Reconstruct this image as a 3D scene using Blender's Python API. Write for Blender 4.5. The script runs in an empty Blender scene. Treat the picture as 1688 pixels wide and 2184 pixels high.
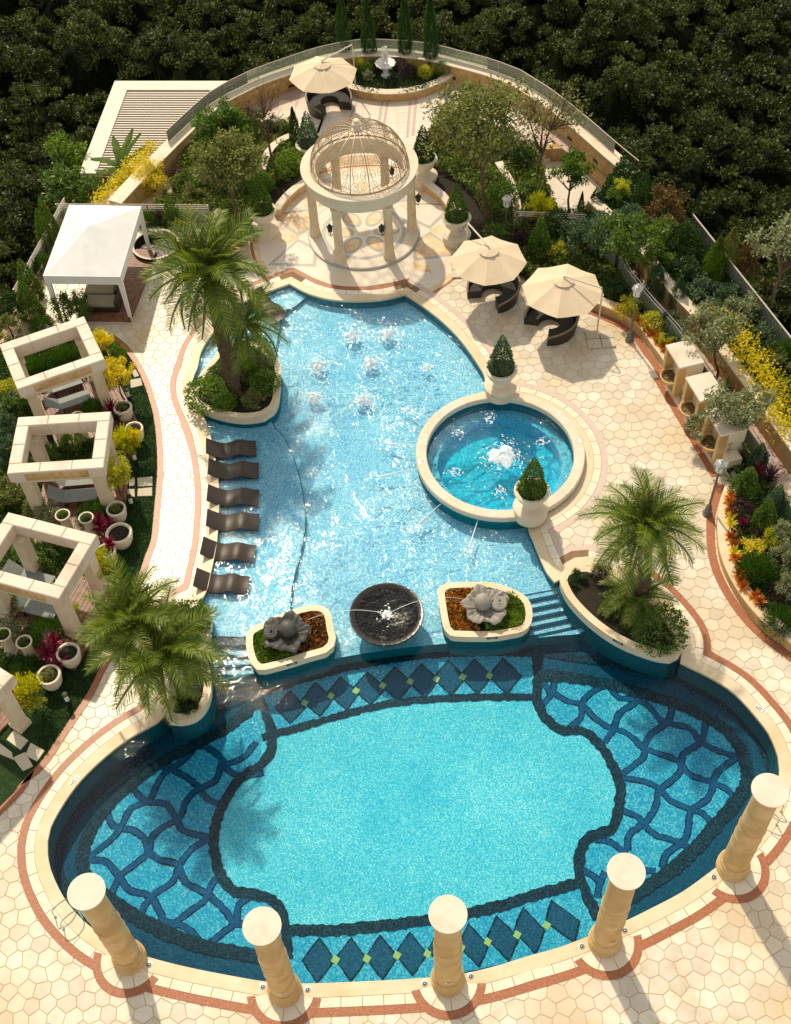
import bpy, math, random
import numpy as np
from mathutils import Vector, Matrix
from mathutils.geometry import delaunay_2d_cdt

# ------------------------------------------------------------------ camera, sky, sun, exposure
random.seed(7); RNG = np.random.default_rng(7)
SC = bpy.context.scene
COL = SC.collection
cam_data = bpy.data.cameras.new('camera')
cam_data.sensor_fit = 'VERTICAL'; cam_data.sensor_height = 36.0; cam_data.sensor_width = 36.0
cam_data.lens = 36.0 * 2537.3 / 2184.0
cam_data.clip_start = 0.5; cam_data.clip_end = 600.0
cam = bpy.data.objects.new('camera', cam_data); COL.objects.link(cam)
pitch, roll = 0.9039, 0.0554
cam.matrix_world = Matrix.Translation((0, 0, 35.0)) @ Matrix.Rotation(math.pi/2 - pitch, 4, 'X') @ Matrix.Rotation(-roll, 4, 'Z')
SC.camera = cam

SUN_EL, SUN_AZ = math.radians(51.0), math.radians(109.0)      # azimuth measured from +X, anticlockwise
sun_dir = Vector((math.cos(SUN_EL)*math.cos(SUN_AZ), math.cos(SUN_EL)*math.sin(SUN_AZ), math.sin(SUN_EL)))
world = bpy.data.worlds.new('World'); SC.world = world; world.use_nodes = True
wn = world.node_tree.nodes; wl = world.node_tree.links
sky = wn.new('ShaderNodeTexSky'); sky.sky_type = 'NISHITA'; sky.sun_disc = False
sky.sun_elevation = SUN_EL; sky.sun_rotation = math.pi/2 - SUN_AZ
sky.air_density = 1.0; sky.dust_density = 0.8; sky.ozone_density = 1.0
bg = wn['Background']; bg.inputs['Strength'].default_value = 0.15
hz = wn.new('ShaderNodeHueSaturation'); hz.inputs['Saturation'].default_value = 0.35      # hazy, whitish daylight
wl.new(sky.outputs['Color'], hz.inputs['Color'])
tc = wn.new('ShaderNodeTexCoord'); cn_ = wn.new('ShaderNodeTexNoise'); cn_.inputs['Scale'].default_value = 2.6; cn_.inputs['Detail'].default_value = 7.0; cn_.inputs['Roughness'].default_value = 0.6
wl.new(tc.outputs['Generated'], cn_.inputs['Vector'])
cr = wn.new('ShaderNodeValToRGB'); cr.color_ramp.elements[0].position = 0.46; cr.color_ramp.elements[1].position = 0.70; cr.color_ramp.elements[1].color = (0.65, 0.65, 0.65, 1)
wl.new(cn_.outputs['Fac'], cr.inputs['Fac'])
cm = wn.new('ShaderNodeMixRGB'); cm.inputs['Color2'].default_value = (7.5, 6.9, 6.0, 1)      # broken, sunlit haze cloud over the whole sky
wl.new(cr.outputs['Color'], cm.inputs['Fac']); wl.new(hz.outputs['Color'], cm.inputs['Color1'])
wm = wn.new('ShaderNodeMixRGB'); wm.blend_type = 'MULTIPLY'; wm.inputs['Fac'].default_value = 1.0; wm.inputs['Color2'].default_value = (1.0, 0.955, 0.86, 1)   # golden haze
wl.new(cm.outputs['Color'], wm.inputs['Color1']); wl.new(wm.outputs['Color'], bg.inputs['Color'])
sun_data = bpy.data.lights.new('sun', 'SUN'); sun_data.energy = 3.0; sun_data.angle = math.radians(1.5)
sun_data.color = (1.0, 0.85, 0.63)
sun = bpy.data.objects.new('sun', sun_data); COL.objects.link(sun)
sun.rotation_euler = (-sun_dir).to_track_quat('-Z', 'Y').to_euler()
sun.location = (-20, 60, 60)
SC.view_settings.view_transform = 'Standard'; SC.view_settings.look = 'None'
SC.view_settings.exposure = 0.28; SC.view_settings.gamma = 1.0
try:
    SC.view_settings.use_curve_mapping = False
except Exception:
    pass
SC.render.engine = 'CYCLES'
SC.cycles.max_bounces = 8; SC.cycles.transparent_max_bounces = 12
SC.cycles.use_denoising = True
SC.cycles.sample_clamp_indirect = 6.0

# ------------------------------------------------------------------ helpers
class MB:
    def __init__(s): s.v = []; s.f = []
    def add(s, vs, fs):
        n = len(s.v); s.v.extend(vs); s.f.extend([tuple(i + n for i in f) for f in fs]); return s
    def box(s, c, d, rz=0.0, taper=1.0):
        cx, cy, cz = c; hx, hy, hz = d[0]/2, d[1]/2, d[2]/2; ca, sa = math.cos(rz), math.sin(rz); vs = []
        for k, t in ((-1, 1.0), (1, taper)):
            for i, j in ((-1, -1), (1, -1), (1, 1), (-1, 1)):
                x, y = i*hx*t, j*hy*t
                vs.append((cx + ca*x - sa*y, cy + sa*x + ca*y, cz + k*hz))
        return s.add(vs, [(3, 2, 1, 0), (4, 5, 6, 7), (0, 1, 5, 4), (1, 2, 6, 5), (2, 3, 7, 6), (3, 0, 4, 7)])
    def cbox(s, c, d, b=0.02, rz=0.0):
        """box with a chamfered top edge"""
        cx, cy, cz = c; hx, hy, hz = d[0]/2, d[1]/2, d[2]/2; ca, sa = math.cos(rz), math.sin(rz); vs = []
        for z, i0 in ((-hz, 0), (hz - b, 0), (hz, b)):
            for i, j in ((-1, -1), (1, -1), (1, 1), (-1, 1)):
                x, y = i*(hx - i0), j*(hy - i0)
                vs.append((cx + ca*x - sa*y, cy + sa*x + ca*y, cz + z))
        fs = [(3, 2, 1, 0), (8, 9, 10, 11)]
        for k in (0, 4):
            for i in range(4):
                j = (i + 1) % 4; fs.append((k+i, k+j, k+j+4, k+i+4))
        return s.add(vs, fs)
    def prism(s, poly, z0, z1, top=True, bottom=False, bevel=0.0):
        n = len(poly); vs = [(x, y, z0) for x, y in poly]
        if bevel:
            c = np.mean(poly, 0); inner = []
            for x, y in poly:
                d = math.hypot(x-c[0], y-c[1]) or 1; k = 1 - bevel/d; inner.append((c[0]+(x-c[0])*k, c[1]+(y-c[1])*k))
            vs += [(x, y, z1 - bevel) for x, y in poly] + [(x, y, z1) for x, y in inner]; L = 3
        else:
            vs += [(x, y, z1) for x, y in poly]; L = 2
        fs = []
        for l in range(L - 1):
            for i in range(n):
                j = (i+1) % n; fs.append((l*n+i, l*n+j, (l+1)*n+j, (l+1)*n+i))
        if top: fs.append(tuple((L-1)*n + i for i in range(n)))
        if bottom: fs.append(tuple(reversed(range(n))))
        return s.add(vs, fs)
    def lathe(s, prof, n=24, c=(0, 0, 0), cap=True, sx=1.0, sy=1.0):
        vs = []; fs = []
        for r, z in prof:
            for i in range(n):
                a = 2*math.pi*i/n; vs.append((c[0] + r*sx*math.cos(a), c[1] + r*sy*math.sin(a), c[2] + z))
        for k in range(len(prof)-1):
            for i in range(n):
                j = (i+1) % n; fs.append((k*n+i, k*n+j, (k+1)*n+j, (k+1)*n+i))
        if cap:
            fs.append(tuple((len(prof)-1)*n + i for i in range(n))); fs.append(tuple(reversed(range(n))))
        return s.add(vs, fs)
    def tube(s, path, r, n=6, cap=True):
        P = [Vector(p) for p in path]; m = len(P); vs = []; fs = []
        rr = r if isinstance(r, (list, tuple)) else [r]*m
        up = Vector((0, 0, 1))
        for k in range(m):
            t = (P[min(k+1, m-1)] - P[max(k-1, 0)]); t = t.normalized() if t.length > 1e-9 else up
            a = t.cross(up if abs(t.z) < 0.95 else Vector((1, 0, 0))).normalized(); b = t.cross(a)
            for i in range(n):
                q = 2*math.pi*i/n; w = P[k] + (a*math.cos(q) + b*math.sin(q))*rr[k]; vs.append(tuple(w))
        for k in range(m-1):
            for i in range(n):
                j = (i+1) % n; fs.append((k*n+i, k*n+j, (k+1)*n+j, (k+1)*n+i))
        if cap: fs.append(tuple(range(n))); fs.append(tuple(reversed(range((m-1)*n, m*n))))
        return s.add(vs, fs)
    def region(s, polys, z, keep):
        """flat triangulated sheet bounded by several outlines; keep(x,y) says which triangles stay"""
        vs = []; ed = []
        for p in polys:
            n0 = len(vs); vs += [Vector((q[0], q[1])) for q in p]
            ed += [(n0+i, n0+(i+1) % len(p)) for i in range(len(p))]
        ov, oe, of, *_ = delaunay_2d_cdt(vs, ed, [], 0, 1e-5)
        fs = []
        for f in of:
            cx = sum(ov[i].x for i in f)/len(f); cy = sum(ov[i].y for i in f)/len(f)
            if keep(cx, cy): fs.append(tuple(f))
        return s.add([(q.x, q.y, z) for q in ov], fs)

def mesh_obj(name, me, mat=None, parent=None, loc=(0, 0, 0), rz=0.0, sc=None):
    o = bpy.data.objects.new(name, me); COL.objects.link(o)
    if mat is not None:
        if len(me.materials) == 0: me.materials.append(mat)
        elif me.materials[0] is not mat:
            o.material_slots[0].link = 'OBJECT'; o.material_slots[0].material = mat
    o.location = loc; o.rotation_euler = (0, 0, rz)
    if sc is not None: o.scale = sc if hasattr(sc, '__len__') else (sc, sc, sc)
    if parent is not None: o.parent = parent
    return o
def mk(mb, name='mesh', smooth=False):
    me = bpy.data.meshes.new(name); me.from_pydata(mb.v, [], mb.f); me.validate(); me.update()
    if smooth: smooth_by_angle(me)
    return me
def smooth_by_angle(me, ang=40):
    for p in me.polygons: p.use_smooth = True
    try: me.set_sharp_from_angle(angle=math.radians(ang))
    except Exception: pass
def obj(name, mb, mat, parent=None, smooth=False, **kw):
    return mesh_obj(name, mk(mb, name, smooth), mat, parent, **kw)
def tag(o, label, cat, group=None):
    o['label'] = label; o['category'] = cat
    if group: o['group'] = group
    return o
def struct(o, kind='structure', label=None):
    o['kind'] = kind
    if label: o['label'] = label
    return o
def thing(name, label, cat, loc=(0, 0, 0), rz=0.0, group=None, sc=None):
    o = bpy.data.objects.new(name, None); COL.objects.link(o); o.empty_display_size = 0.2
    o.location = loc if len(loc) == 3 else (loc[0], loc[1], 0.0); o.rotation_euler = (0, 0, rz)
    if sc is not None: o.scale = sc if hasattr(sc, '__len__') else (sc, sc, sc)
    return tag(o, label, cat, group)
def setting(name):
    o = bpy.data.objects.new(name, None); COL.objects.link(o); o['kind'] = 'structure'; return o
def copy_thing(root, loc, rz, label, group=None, sc=None):
    """copy a thing, its parts and their sub-parts"""
    r = root.copy(); COL.objects.link(r)
    r.location = loc if len(loc) == 3 else (loc[0], loc[1], 0.0); r.rotation_euler = (0, 0, rz)
    if sc is not None: r.scale = sc if hasattr(sc, '__len__') else (sc, sc, sc)
    r['label'] = label
    if group: r['group'] = group
    for ch in list(root.children):
        c = ch.copy(); COL.objects.link(c); c.parent = r
        for g in list(ch.children):
            d = g.copy(); COL.objects.link(d); d.parent = c
    return r

def inside(poly, x, y):
    n = len(poly); r = False; j = n-1
    for i in range(n):
        xi, yi = poly[i]; xj, yj = poly[j]
        if (yi > y) != (yj > y) and x < (xj-xi)*(y-yi)/(yj-yi) + xi: r = not r
        j = i
    return r
def spline(pts, closed=False, step=0.3, cusps=()):
    """centripetal-free Catmull-Rom through pts, resampled; indices in cusps stay sharp"""
    P = [np.array(p, float) for p in pts]; n = len(P); out = []
    segs = n if closed else n-1
    for i in range(segs):
        p1, p2 = P[i], P[(i+1) % n]
        p0 = P[(i-1) % n] if (closed or i > 0) else p1
        p3 = P[(i+2) % n] if (closed or i+2 < n) else p2
        if i in cusps: p0 = p1
        if (i+1) % n in cusps: p3 = p2
        m = max(1, int(np.linalg.norm(p2-p1)/step))
        for k in range(m):
            t = k/m; t2 = t*t; t3 = t2*t
            q = 0.5*((2*p1) + (-p0+p2)*t + (2*p0-5*p1+4*p2-p3)*t2 + (-p0+3*p1-3*p2+p3)*t3)
            out.append((float(q[0]), float(q[1])))
    if not closed: out.append(tuple(map(float, P[-1])))
    return out
def normals(path, closed):
    n = len(path); N = []
    for i in range(n):
        a = path[(i-1) % n] if (closed or i > 0) else path[i]; b = path[(i+1) % n] if (closed or i < n-1) else path[i]
        # mitred normal
        def nrm(p, q):
            dx, dy = q[0]-p[0], q[1]-p[1]; l = math.hypot(dx, dy) or 1; return (dy/l, -dx/l)
        n1 = nrm(a, path[i]) if a != path[i] else nrm(path[i], b); n2 = nrm(path[i], b) if b != path[i] else n1
        mx, my = n1[0]+n2[0], n1[1]+n2[1]; l2 = mx*mx+my*my
        k = min(2.0/l2 if l2 > 1e-6 else 1.0, 1.6/math.sqrt(l2) if l2 > 1e-6 else 1.0)
        N.append((mx*k, my*k))
    return N
def offset(path, d, closed=True):
    N = normals(path, closed); return [(p[0]+n[0]*d, p[1]+n[1]*d) for p, n in zip(path, N)]
def ribbon(mb, path, d0, d1, z, closed=False, jag=0.0):
    N = normals(path, closed); n = len(path); vs = []
    for p, m in zip(path, N):
        j0 = random.uniform(-jag, jag); j1 = random.uniform(-jag, jag)
        vs.append((p[0]+m[0]*(d0+j0), p[1]+m[1]*(d0+j0), z)); vs.append((p[0]+m[0]*(d1+j1), p[1]+m[1]*(d1+j1), z))
    fs = []
    for i in range(n if closed else n-1):
        j = (i+1) % n; f = (2*i, 2*i+1, 2*j+1, 2*j)
        fs.append(f)
    mb.add(vs, fs); return mb
def wall_strip(mb, path, d0, d1, z0, z1, closed=False):
    """a solid wall following a path: offsets d0..d1, heights z0..z1"""
    a = offset(path, d0, closed); b = offset(path, d1, closed); n = len(path); vs = []
    for p, q in zip(a, b): vs += [(p[0], p[1], z0), (p[0], p[1], z1), (q[0], q[1], z1), (q[0], q[1], z0)]
    fs = []
    for i in range(n if closed else n-1):
        j = (i+1) % n
        for k in range(4):
            fs.append((4*i+k, 4*i+(k+1) % 4, 4*j+(k+1) % 4, 4*j+k))
    if not closed: fs += [(0, 1, 2, 3), (4*n-1, 4*n-2, 4*n-3, 4*n-4)]
    mb.add(vs, fs); return mb
def fix_normals(o):
    import bmesh
    bm = bmesh.new(); bm.from_mesh(o.data); bmesh.ops.recalc_face_normals(bm, faces=bm.faces); bm.to_mesh(o.data); bm.free()
    return o

# ------------------------------------------------------------------ materials
def nodes_of(name):
    m = bpy.data.materials.new(name); m.use_nodes = True
    nt = m.node_tree; return m, nt, nt.nodes, nt.links, nt.nodes['Principled BSDF']
def N_(nodes, t, **kw):
    n = nodes.new(t)
    for k, v in kw.items():
        if k in n.inputs: n.inputs[k].default_value = v
        else: setattr(n, k, v)
    return n
def ramp(nodes, stops):
    r = nodes.new('ShaderNodeValToRGB'); e = r.color_ramp.elements
    while len(e) < len(stops): e.new(0.5)
    for i, (p, c) in enumerate(stops):
        e[i].position = p; e[i].color = (c[0], c[1], c[2], 1)
    return r
def stone(name, cols, scale=3.0, rough=0.6, bump=0.1, bscale=30.0, island=0.0, spec=0.4, stain=None, detail=5.0, stain_scale=0.55):
    """mottled stone: noise ramp, fine grain bump, optional piece-to-piece shift and stains"""
    m, nt, n, l, b = nodes_of(name)
    geo = n.new('ShaderNodeNewGeometry')
    nz = N_(n, 'ShaderNodeTexNoise', Scale=scale, Detail=detail, Roughness=0.6)
    l.new(geo.outputs['Position'], nz.inputs['Vector'])
    k = len(cols); r = ramp(n, [(0.3 + 0.4*i/max(1, k-1), c) for i, c in enumerate(cols)])
    l.new(nz.outputs['Fac'], r.inputs['Fac']); col = r.outputs['Color']
    if island:
        oi = n.new('ShaderNodeObjectInfo'); ad = N_(n, 'ShaderNodeMath', operation='ADD'); fr = N_(n, 'ShaderNodeMath', operation='FRACT')
        l.new(geo.outputs['Random Per Island'], ad.inputs[0]); l.new(oi.outputs['Random'], ad.inputs[1]); l.new(ad.outputs[0], fr.inputs[0])
        mr = N_(n, 'ShaderNodeMapRange'); mr.inputs['To Min'].default_value = 1-island; mr.inputs['To Max'].default_value = 1+island*0.6
        l.new(fr.outputs[0], mr.inputs['Value'])
        hs = n.new('ShaderNodeHueSaturation'); l.new(mr.outputs[0], hs.inputs['Value']); l.new(col, hs.inputs['Color']); col = hs.outputs['Color']
    if stain:
        n2 = N_(n, 'ShaderNodeTexNoise', Scale=stain_scale, Detail=6.0, Roughness=0.62); l.new(geo.outputs['Position'], n2.inputs['Vector'])
        r2 = ramp(n, [(0.5, (0, 0, 0)), (0.72, (1, 1, 1))]); l.new(n2.outputs['Fac'], r2.inputs['Fac'])
        mx = n.new('ShaderNodeMixRGB'); mx.inputs['Color2'].default_value = (*stain, 1); l.new(r2.outputs['Color'], mx.inputs['Fac']); l.new(col, mx.inputs['Color1']); col = mx.outputs['Color']
    l.new(col, b.inputs['Base Color']); b.inputs['Roughness'].default_value = rough; b.inputs['Specular IOR Level'].default_value = spec
    if bump:
        n3 = N_(n, 'ShaderNodeTexNoise', Scale=bscale, Detail=4.0); l.new(geo.outputs['Position'], n3.inputs['Vector'])
        bp = N_(n, 'ShaderNodeBump', Strength=bump, Distance=0.02); l.new(n3.outputs['Fac'], bp.inputs['Height']); l.new(bp.outputs['Normal'], b.inputs['Normal'])
        rr = N_(n, 'ShaderNodeMapRange'); rr.inputs['To Min'].default_value = max(0.05, rough-0.12); rr.inputs['To Max'].default_value = min(1, rough+0.12)
        l.new(n3.outputs['Fac'], rr.inputs['Value']); l.new(rr.outputs[0], b.inputs['Roughness'])
    return m
def plain(name, col, rough=0.5, metal=0.0, spec=0.5, var=0.12, scale=6.0, bump=0.0, bscale=60.0):
    m, nt, n, l, b = nodes_of(name)
    geo = n.new('ShaderNodeNewGeometry'); nz = N_(n, 'ShaderNodeTexNoise', Scale=scale, Detail=5.0); l.new(geo.outputs['Position'], nz.inputs['Vector'])
    r = ramp(n, [(0.3, tuple(c*(1-var) for c in col)), (0.7, tuple(min(1, c*(1+var)) for c in col))]); l.new(nz.outputs['Fac'], r.inputs['Fac'])
    l.new(r.outputs['Color'], b.inputs['Base Color'])
    b.inputs['Roughness'].default_value = rough; b.inputs['Metallic'].default_value = metal; b.inputs['Specular IOR Level'].default_value = spec
    if bump:
        n3 = N_(n, 'ShaderNodeTexNoise', Scale=bscale, Detail=3.0); l.new(geo.outputs['Position'], n3.inputs['Vector'])
        bp = N_(n, 'ShaderNodeBump', Strength=bump, Distance=0.02); l.new(n3.outputs['Fac'], bp.inputs['Height']); l.new(bp.outputs['Normal'], b.inputs['Normal'])
    return m
def leaf(name, cols, rough=0.45, trans=0.35, spec=0.35, nscale=1.6):
    """leaves: colour by leaf, some light passes through"""
    m, nt, n, l, b = nodes_of(name)
    geo = n.new('ShaderNodeNewGeometry'); oi = n.new('ShaderNodeObjectInfo')
    nz = N_(n, 'ShaderNodeTexNoise', Scale=nscale, Detail=2.0); l.new(geo.outputs['Position'], nz.inputs['Vector'])
    a = N_(n, 'ShaderNodeMath', operation='MULTIPLY_ADD'); a.inputs[1].default_value = 0.55
    l.new(geo.outputs['Random Per Island'], a.inputs[0])
    a2 = N_(n, 'ShaderNodeMath', operation='MULTIPLY'); a2.inputs[1].default_value = 0.5; l.new(nz.outputs['Fac'], a2.inputs[0]); l.new(a2.outputs[0], a.inputs[2])
    r = ramp(n, [(0.15 + 0.7*i/max(1, len(cols)-1), c) for i, c in enumerate(cols)]); l.new(a.outputs[0], r.inputs['Fac'])
    l.new(r.outputs['Color'], b.inputs['Base Color']); b.inputs['Roughness'].default_value = rough; b.inputs['Specular IOR Level'].default_value = spec
    t = n.new('ShaderNodeBsdfTranslucent'); hs = N_(n, 'ShaderNodeHueSaturation', Saturation=1.15, Value=1.5); l.new(r.outputs['Color'], hs.inputs['Color']); l.new(hs.outputs['Color'], t.inputs['Color'])
    mx = n.new('ShaderNodeMixShader'); mx.inputs['Fac'].default_value = trans
    l.new(b.outputs['BSDF'], mx.inputs[1]); l.new(t.outputs['BSDF'], mx.inputs[2])
    l.new(mx.outputs['Shader'], n['Material Output'].inputs['Surface'])
    return m
def mosaic(name, cols, cell=14.0, rough=0.25, patch=None):
    """small glass tiles: each tile its own shade"""
    m, nt, n, l, b = nodes_of(name)
    geo = n.new('ShaderNodeNewGeometry')
    vo = N_(n, 'ShaderNodeTexVoronoi', Scale=cell, Randomness=0.55); l.new(geo.outputs['Position'], vo.inputs['Vector'])
    wn_ = n.new('ShaderNodeTexWhiteNoise'); wn_.noise_dimensions = '3D'; l.new(vo.outputs['Position'], wn_.inputs['Vector'])
    nz = N_(n, 'ShaderNodeTexNoise', Scale=0.33, Detail=7.0, Roughness=0.72); l.new(geo.outputs['Position'], nz.inputs['Vector'])
    ad = N_(n, 'ShaderNodeMath', operation='MULTIPLY_ADD'); ad.inputs[1].default_value = 0.55; l.new(wn_.outputs['Value'], ad.inputs[0])
    sc = N_(n, 'ShaderNodeMath', operation='MULTIPLY'); sc.inputs[1].default_value = 0.52; l.new(nz.outputs['Fac'], sc.inputs[0]); l.new(sc.outputs[0], ad.inputs[2])
    r = ramp(n, [(0.1 + 0.8*i/max(1, len(cols)-1), c) for i, c in enumerate(cols)]); l.new(ad.outputs[0], r.inputs['Fac'])
    l.new(r.outputs['Color'], b.inputs['Base Color']); b.inputs['Roughness'].default_value = 0.6; b.inputs['Specular IOR Level'].default_value = 0.05
    return m

def water_mat(name, tint, ripple=0.25, fine=9.0, coarse=2.2, rough=0.04, aniso=1.0, rot=0.0, rings=(), ring_amp=0.5):
    """clear water: light passes with a tint, the rippled surface mirrors the sky; rings spread from the jets"""
    m, nt, n, l, b = nodes_of(name); n.remove(b)
    geo = n.new('ShaderNodeNewGeometry'); mp = n.new('ShaderNodeMapping'); mp.inputs['Scale'].default_value = (1.0, aniso, 1.0); mp.inputs['Rotation'].default_value = (0, 0, rot)
    l.new(geo.outputs['Position'], mp.inputs['Vector'])
    n1 = N_(n, 'ShaderNodeTexNoise', Scale=coarse, Detail=3.0, Distortion=0.6); n2 = N_(n, 'ShaderNodeTexNoise', Scale=fine, Detail=2.0, Distortion=0.8)
    l.new(mp.outputs[0], n1.inputs['Vector']); l.new(mp.outputs[0], n2.inputs['Vector'])
    ad = N_(n, 'ShaderNodeMath', operation='MULTIPLY_ADD'); ad.inputs[1].default_value = 0.3; l.new(n2.outputs['Fac'], ad.inputs[0]); l.new(n1.outputs['Fac'], ad.inputs[2])
    n3 = N_(n, 'ShaderNodeTexNoise', Scale=0.28, Detail=3.0); l.new(geo.outputs['Position'], n3.inputs['Vector'])      # calm and rough patches
    pr = N_(n, 'ShaderNodeMapRange'); pr.inputs['From Min'].default_value = 0.35; pr.inputs['From Max'].default_value = 0.65; pr.inputs['To Min'].default_value = 0.15; pr.inputs['To Max'].default_value = 1.3
    l.new(n3.outputs['Fac'], pr.inputs['Value']); mu = N_(n, 'ShaderNodeMath', operation='MULTIPLY'); l.new(ad.outputs[0], mu.inputs[0]); l.new(pr.outputs[0], mu.inputs[1]); height = mu.outputs[0]
    for (rx, ry, rs) in rings:
        ds = N_(n, 'ShaderNodeVectorMath', operation='DISTANCE'); ds.inputs[1].default_value = (rx, ry, WATER_LEVEL); l.new(geo.outputs['Position'], ds.inputs[0])
        si = N_(n, 'ShaderNodeMath', operation='SINE'); ml = N_(n, 'ShaderNodeMath', operation='MULTIPLY'); ml.inputs[1].default_value = 26.0; l.new(ds.outputs['Value'], ml.inputs[0]); l.new(ml.outputs[0], si.inputs[0])
        fo = N_(n, 'ShaderNodeMapRange'); fo.inputs['From Min'].default_value = 0.2; fo.inputs['From Max'].default_value = 1.5*rs; fo.inputs['To Min'].default_value = 0.10*ring_amp*rs; fo.inputs['To Max'].default_value = 0.0; l.new(ds.outputs['Value'], fo.inputs['Value'])
        pm = N_(n, 'ShaderNodeMath', operation='MULTIPLY_ADD'); l.new(si.outputs[0], pm.inputs[0]); l.new(fo.outputs[0], pm.inputs[1]); l.new(height, pm.inputs[2]); height = pm.outputs[0]
    bp = N_(n, 'ShaderNodeBump', Strength=ripple, Distance=0.35); l.new(height, bp.inputs['Height'])
    fr = N_(n, 'ShaderNodeFresnel', IOR=1.33); l.new(bp.outputs['Normal'], fr.inputs['Normal'])
    gl = N_(n, 'ShaderNodeBsdfGlossy', Roughness=rough); l.new(bp.outputs['Normal'], gl.inputs['Normal'])
    tr = n.new('ShaderNodeBsdfTransparent'); tr.inputs['Color'].default_value = (*tint, 1)
    mx = n.new('ShaderNodeMixShader'); l.new(fr.outputs[0], mx.inputs['Fac']); l.new(tr.outputs[0], mx.inputs[1]); l.new(gl.outputs[0], mx.inputs[2])
    l.new(mx.outputs[0], n['Material Output'].inputs['Surface'])
    return m
WATER_LEVEL = -0.10
BUBBLERS = [(-1.43,37.29),(0.06,37.27),(-2.90,35.62),(-0.72,35.59),(-3.07,33.79),(-1.04,33.50),(1.63,35.13)]
JETS_END = [(1.73,33.64),(0.23,32.04),(-0.17,29.86),(0.84,27.82),(2.53,26.55)]
def glass_mat(name, tint=(0.86, 0.93, 0.88)):
    m, nt, n, l, b = nodes_of(name); n.remove(b)
    fr = N_(n, 'ShaderNodeFresnel', IOR=1.5); gl = N_(n, 'ShaderNodeBsdfGlossy', Roughness=0.05)
    tr = n.new('ShaderNodeBsdfTransparent'); tr.inputs['Color'].default_value = (*tint, 1)
    df = n.new('ShaderNodeBsdfDiffuse'); df.inputs['Color'].default_value = (0.80, 0.86, 0.64, 1)  # pale colour stands for sunlit stone and greenery behind the glass
    m0 = n.new('ShaderNodeMixShader'); m0.inputs['Fac'].default_value = 0.24; l.new(tr.outputs[0], m0.inputs[1]); l.new(df.outputs[0], m0.inputs[2])
    mx = n.new('ShaderNodeMixShader'); l.new(fr.outputs[0], mx.inputs['Fac']); l.new(m0.outputs[0], mx.inputs[1]); l.new(gl.outputs[0], mx.inputs[2])
    l.new(mx.outputs[0], n['Material Output'].inputs['Surface'])
    return m
def foam_mat(name):
    m, nt, n, l, b = nodes_of(name)
    b.inputs['Base Color'].default_value = (0.85, 0.92, 0.95, 1); b.inputs['Roughness'].default_value = 0.5
    geo = n.new('ShaderNodeNewGeometry'); nz = N_(n, 'ShaderNodeTexNoise', Scale=9.0, Detail=5.0, Roughness=0.7); l.new(geo.outputs['Position'], nz.inputs['Vector'])
    tr = n.new('ShaderNodeBsdfTransparent'); mx = n.new('ShaderNodeMixShader')
    r = ramp(n, [(0.30, (0.25, 0.25, 0.25)), (0.55, (0.95, 0.95, 0.95))]); l.new(nz.outputs['Fac'], r.inputs['Fac'])
    l.new(r.outputs['Color'], mx.inputs['Fac']); l.new(tr.outputs[0], mx.inputs[1]); l.new(b.outputs[0], mx.inputs[2]); l.new(mx.outputs[0], n['Material Output'].inputs['Surface'])
    return m

m_pave = stone('paving_stone', [(0.62, 0.52, 0.375), (0.70, 0.625, 0.495), (0.76, 0.705, 0.60)], 1.4, 0.33, 0.10, 24, island=0.14, spec=0.5, stain=(0.58, 0.42, 0.22), stain_scale=0.35)
m_grout = stone('grout', [(0.46, 0.32, 0.17), (0.60, 0.46, 0.29)], 4, 0.85, 0.2, 40)
m_joint = stone('dark_joint', [(0.20, 0.12, 0.06), (0.28, 0.18, 0.09)], 4, 0.85, 0.2, 40)
m_coping = stone('coping_stone', [(0.66, 0.52, 0.34), (0.76, 0.64, 0.45)], 1.6, 0.45, 0.08, 30, stain=(0.64, 0.46, 0.24))
m_tile = stone('coping_tile', [(0.72, 0.62, 0.46), (0.80, 0.72, 0.57)], 2.0, 0.4, 0.06, 30, island=0.07)
m_red = stone('red_granite', [(0.25, 0.08, 0.035), (0.35, 0.125, 0.055), (0.46, 0.21, 0.11)], 22, 0.4, 0.06, 60)
m_pale_band = stone('pale_pink_granite', [(0.52, 0.40, 0.33), (0.64, 0.53, 0.45)], 16, 0.45, 0.06, 50)
m_pink = stone('pink_granite', [(0.45, 0.31, 0.26), (0.58, 0.44, 0.38)], 16, 0.45, 0.06, 50)
m_marble = stone('white_marble', [(0.70, 0.61, 0.50), (0.78, 0.71, 0.61)], 1.1, 0.3, 0.05, 30, stain=(0.68, 0.52, 0.34))
m_honey = stone('honey_marble', [(0.62, 0.38, 0.16), (0.72, 0.53, 0.30), (0.78, 0.66, 0.48)], 2.4, 0.35, 0.05, 30)
m_grey_marble = stone('grey_marble', [(0.38, 0.36, 0.32), (0.48, 0.46, 0.42)], 6, 0.35, 0.04, 40)
m_col = stone('column_sandstone', [(0.48, 0.29, 0.11), (0.60, 0.40, 0.17), (0.68, 0.49, 0.25)], 1.3, 0.6, 0.15, 30, stain=(0.44, 0.26, 0.10), stain_scale=0.8)
m_gzcol = stone('gazebo_column_stone', [(0.56, 0.42, 0.25), (0.66, 0.53, 0.35), (0.72, 0.60, 0.43)], 2.0, 0.6, 0.12, 28)
m_cap = stone('pale_stone', [(0.68, 0.57, 0.46), (0.75, 0.65, 0.54)], 1.5, 0.6, 0.08, 30, stain=(0.58, 0.46, 0.34), stain_scale=0.9)
m_wall = stone('rough_sandstone', [(0.38, 0.22, 0.08), (0.50, 0.32, 0.13), (0.58, 0.40, 0.19)], 3.0, 0.85, 0.6, 9)
m_cream = stone('cream_stone', [(0.64, 0.53, 0.38), (0.74, 0.64, 0.49)], 1.6, 0.6, 0.12, 25)
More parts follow.
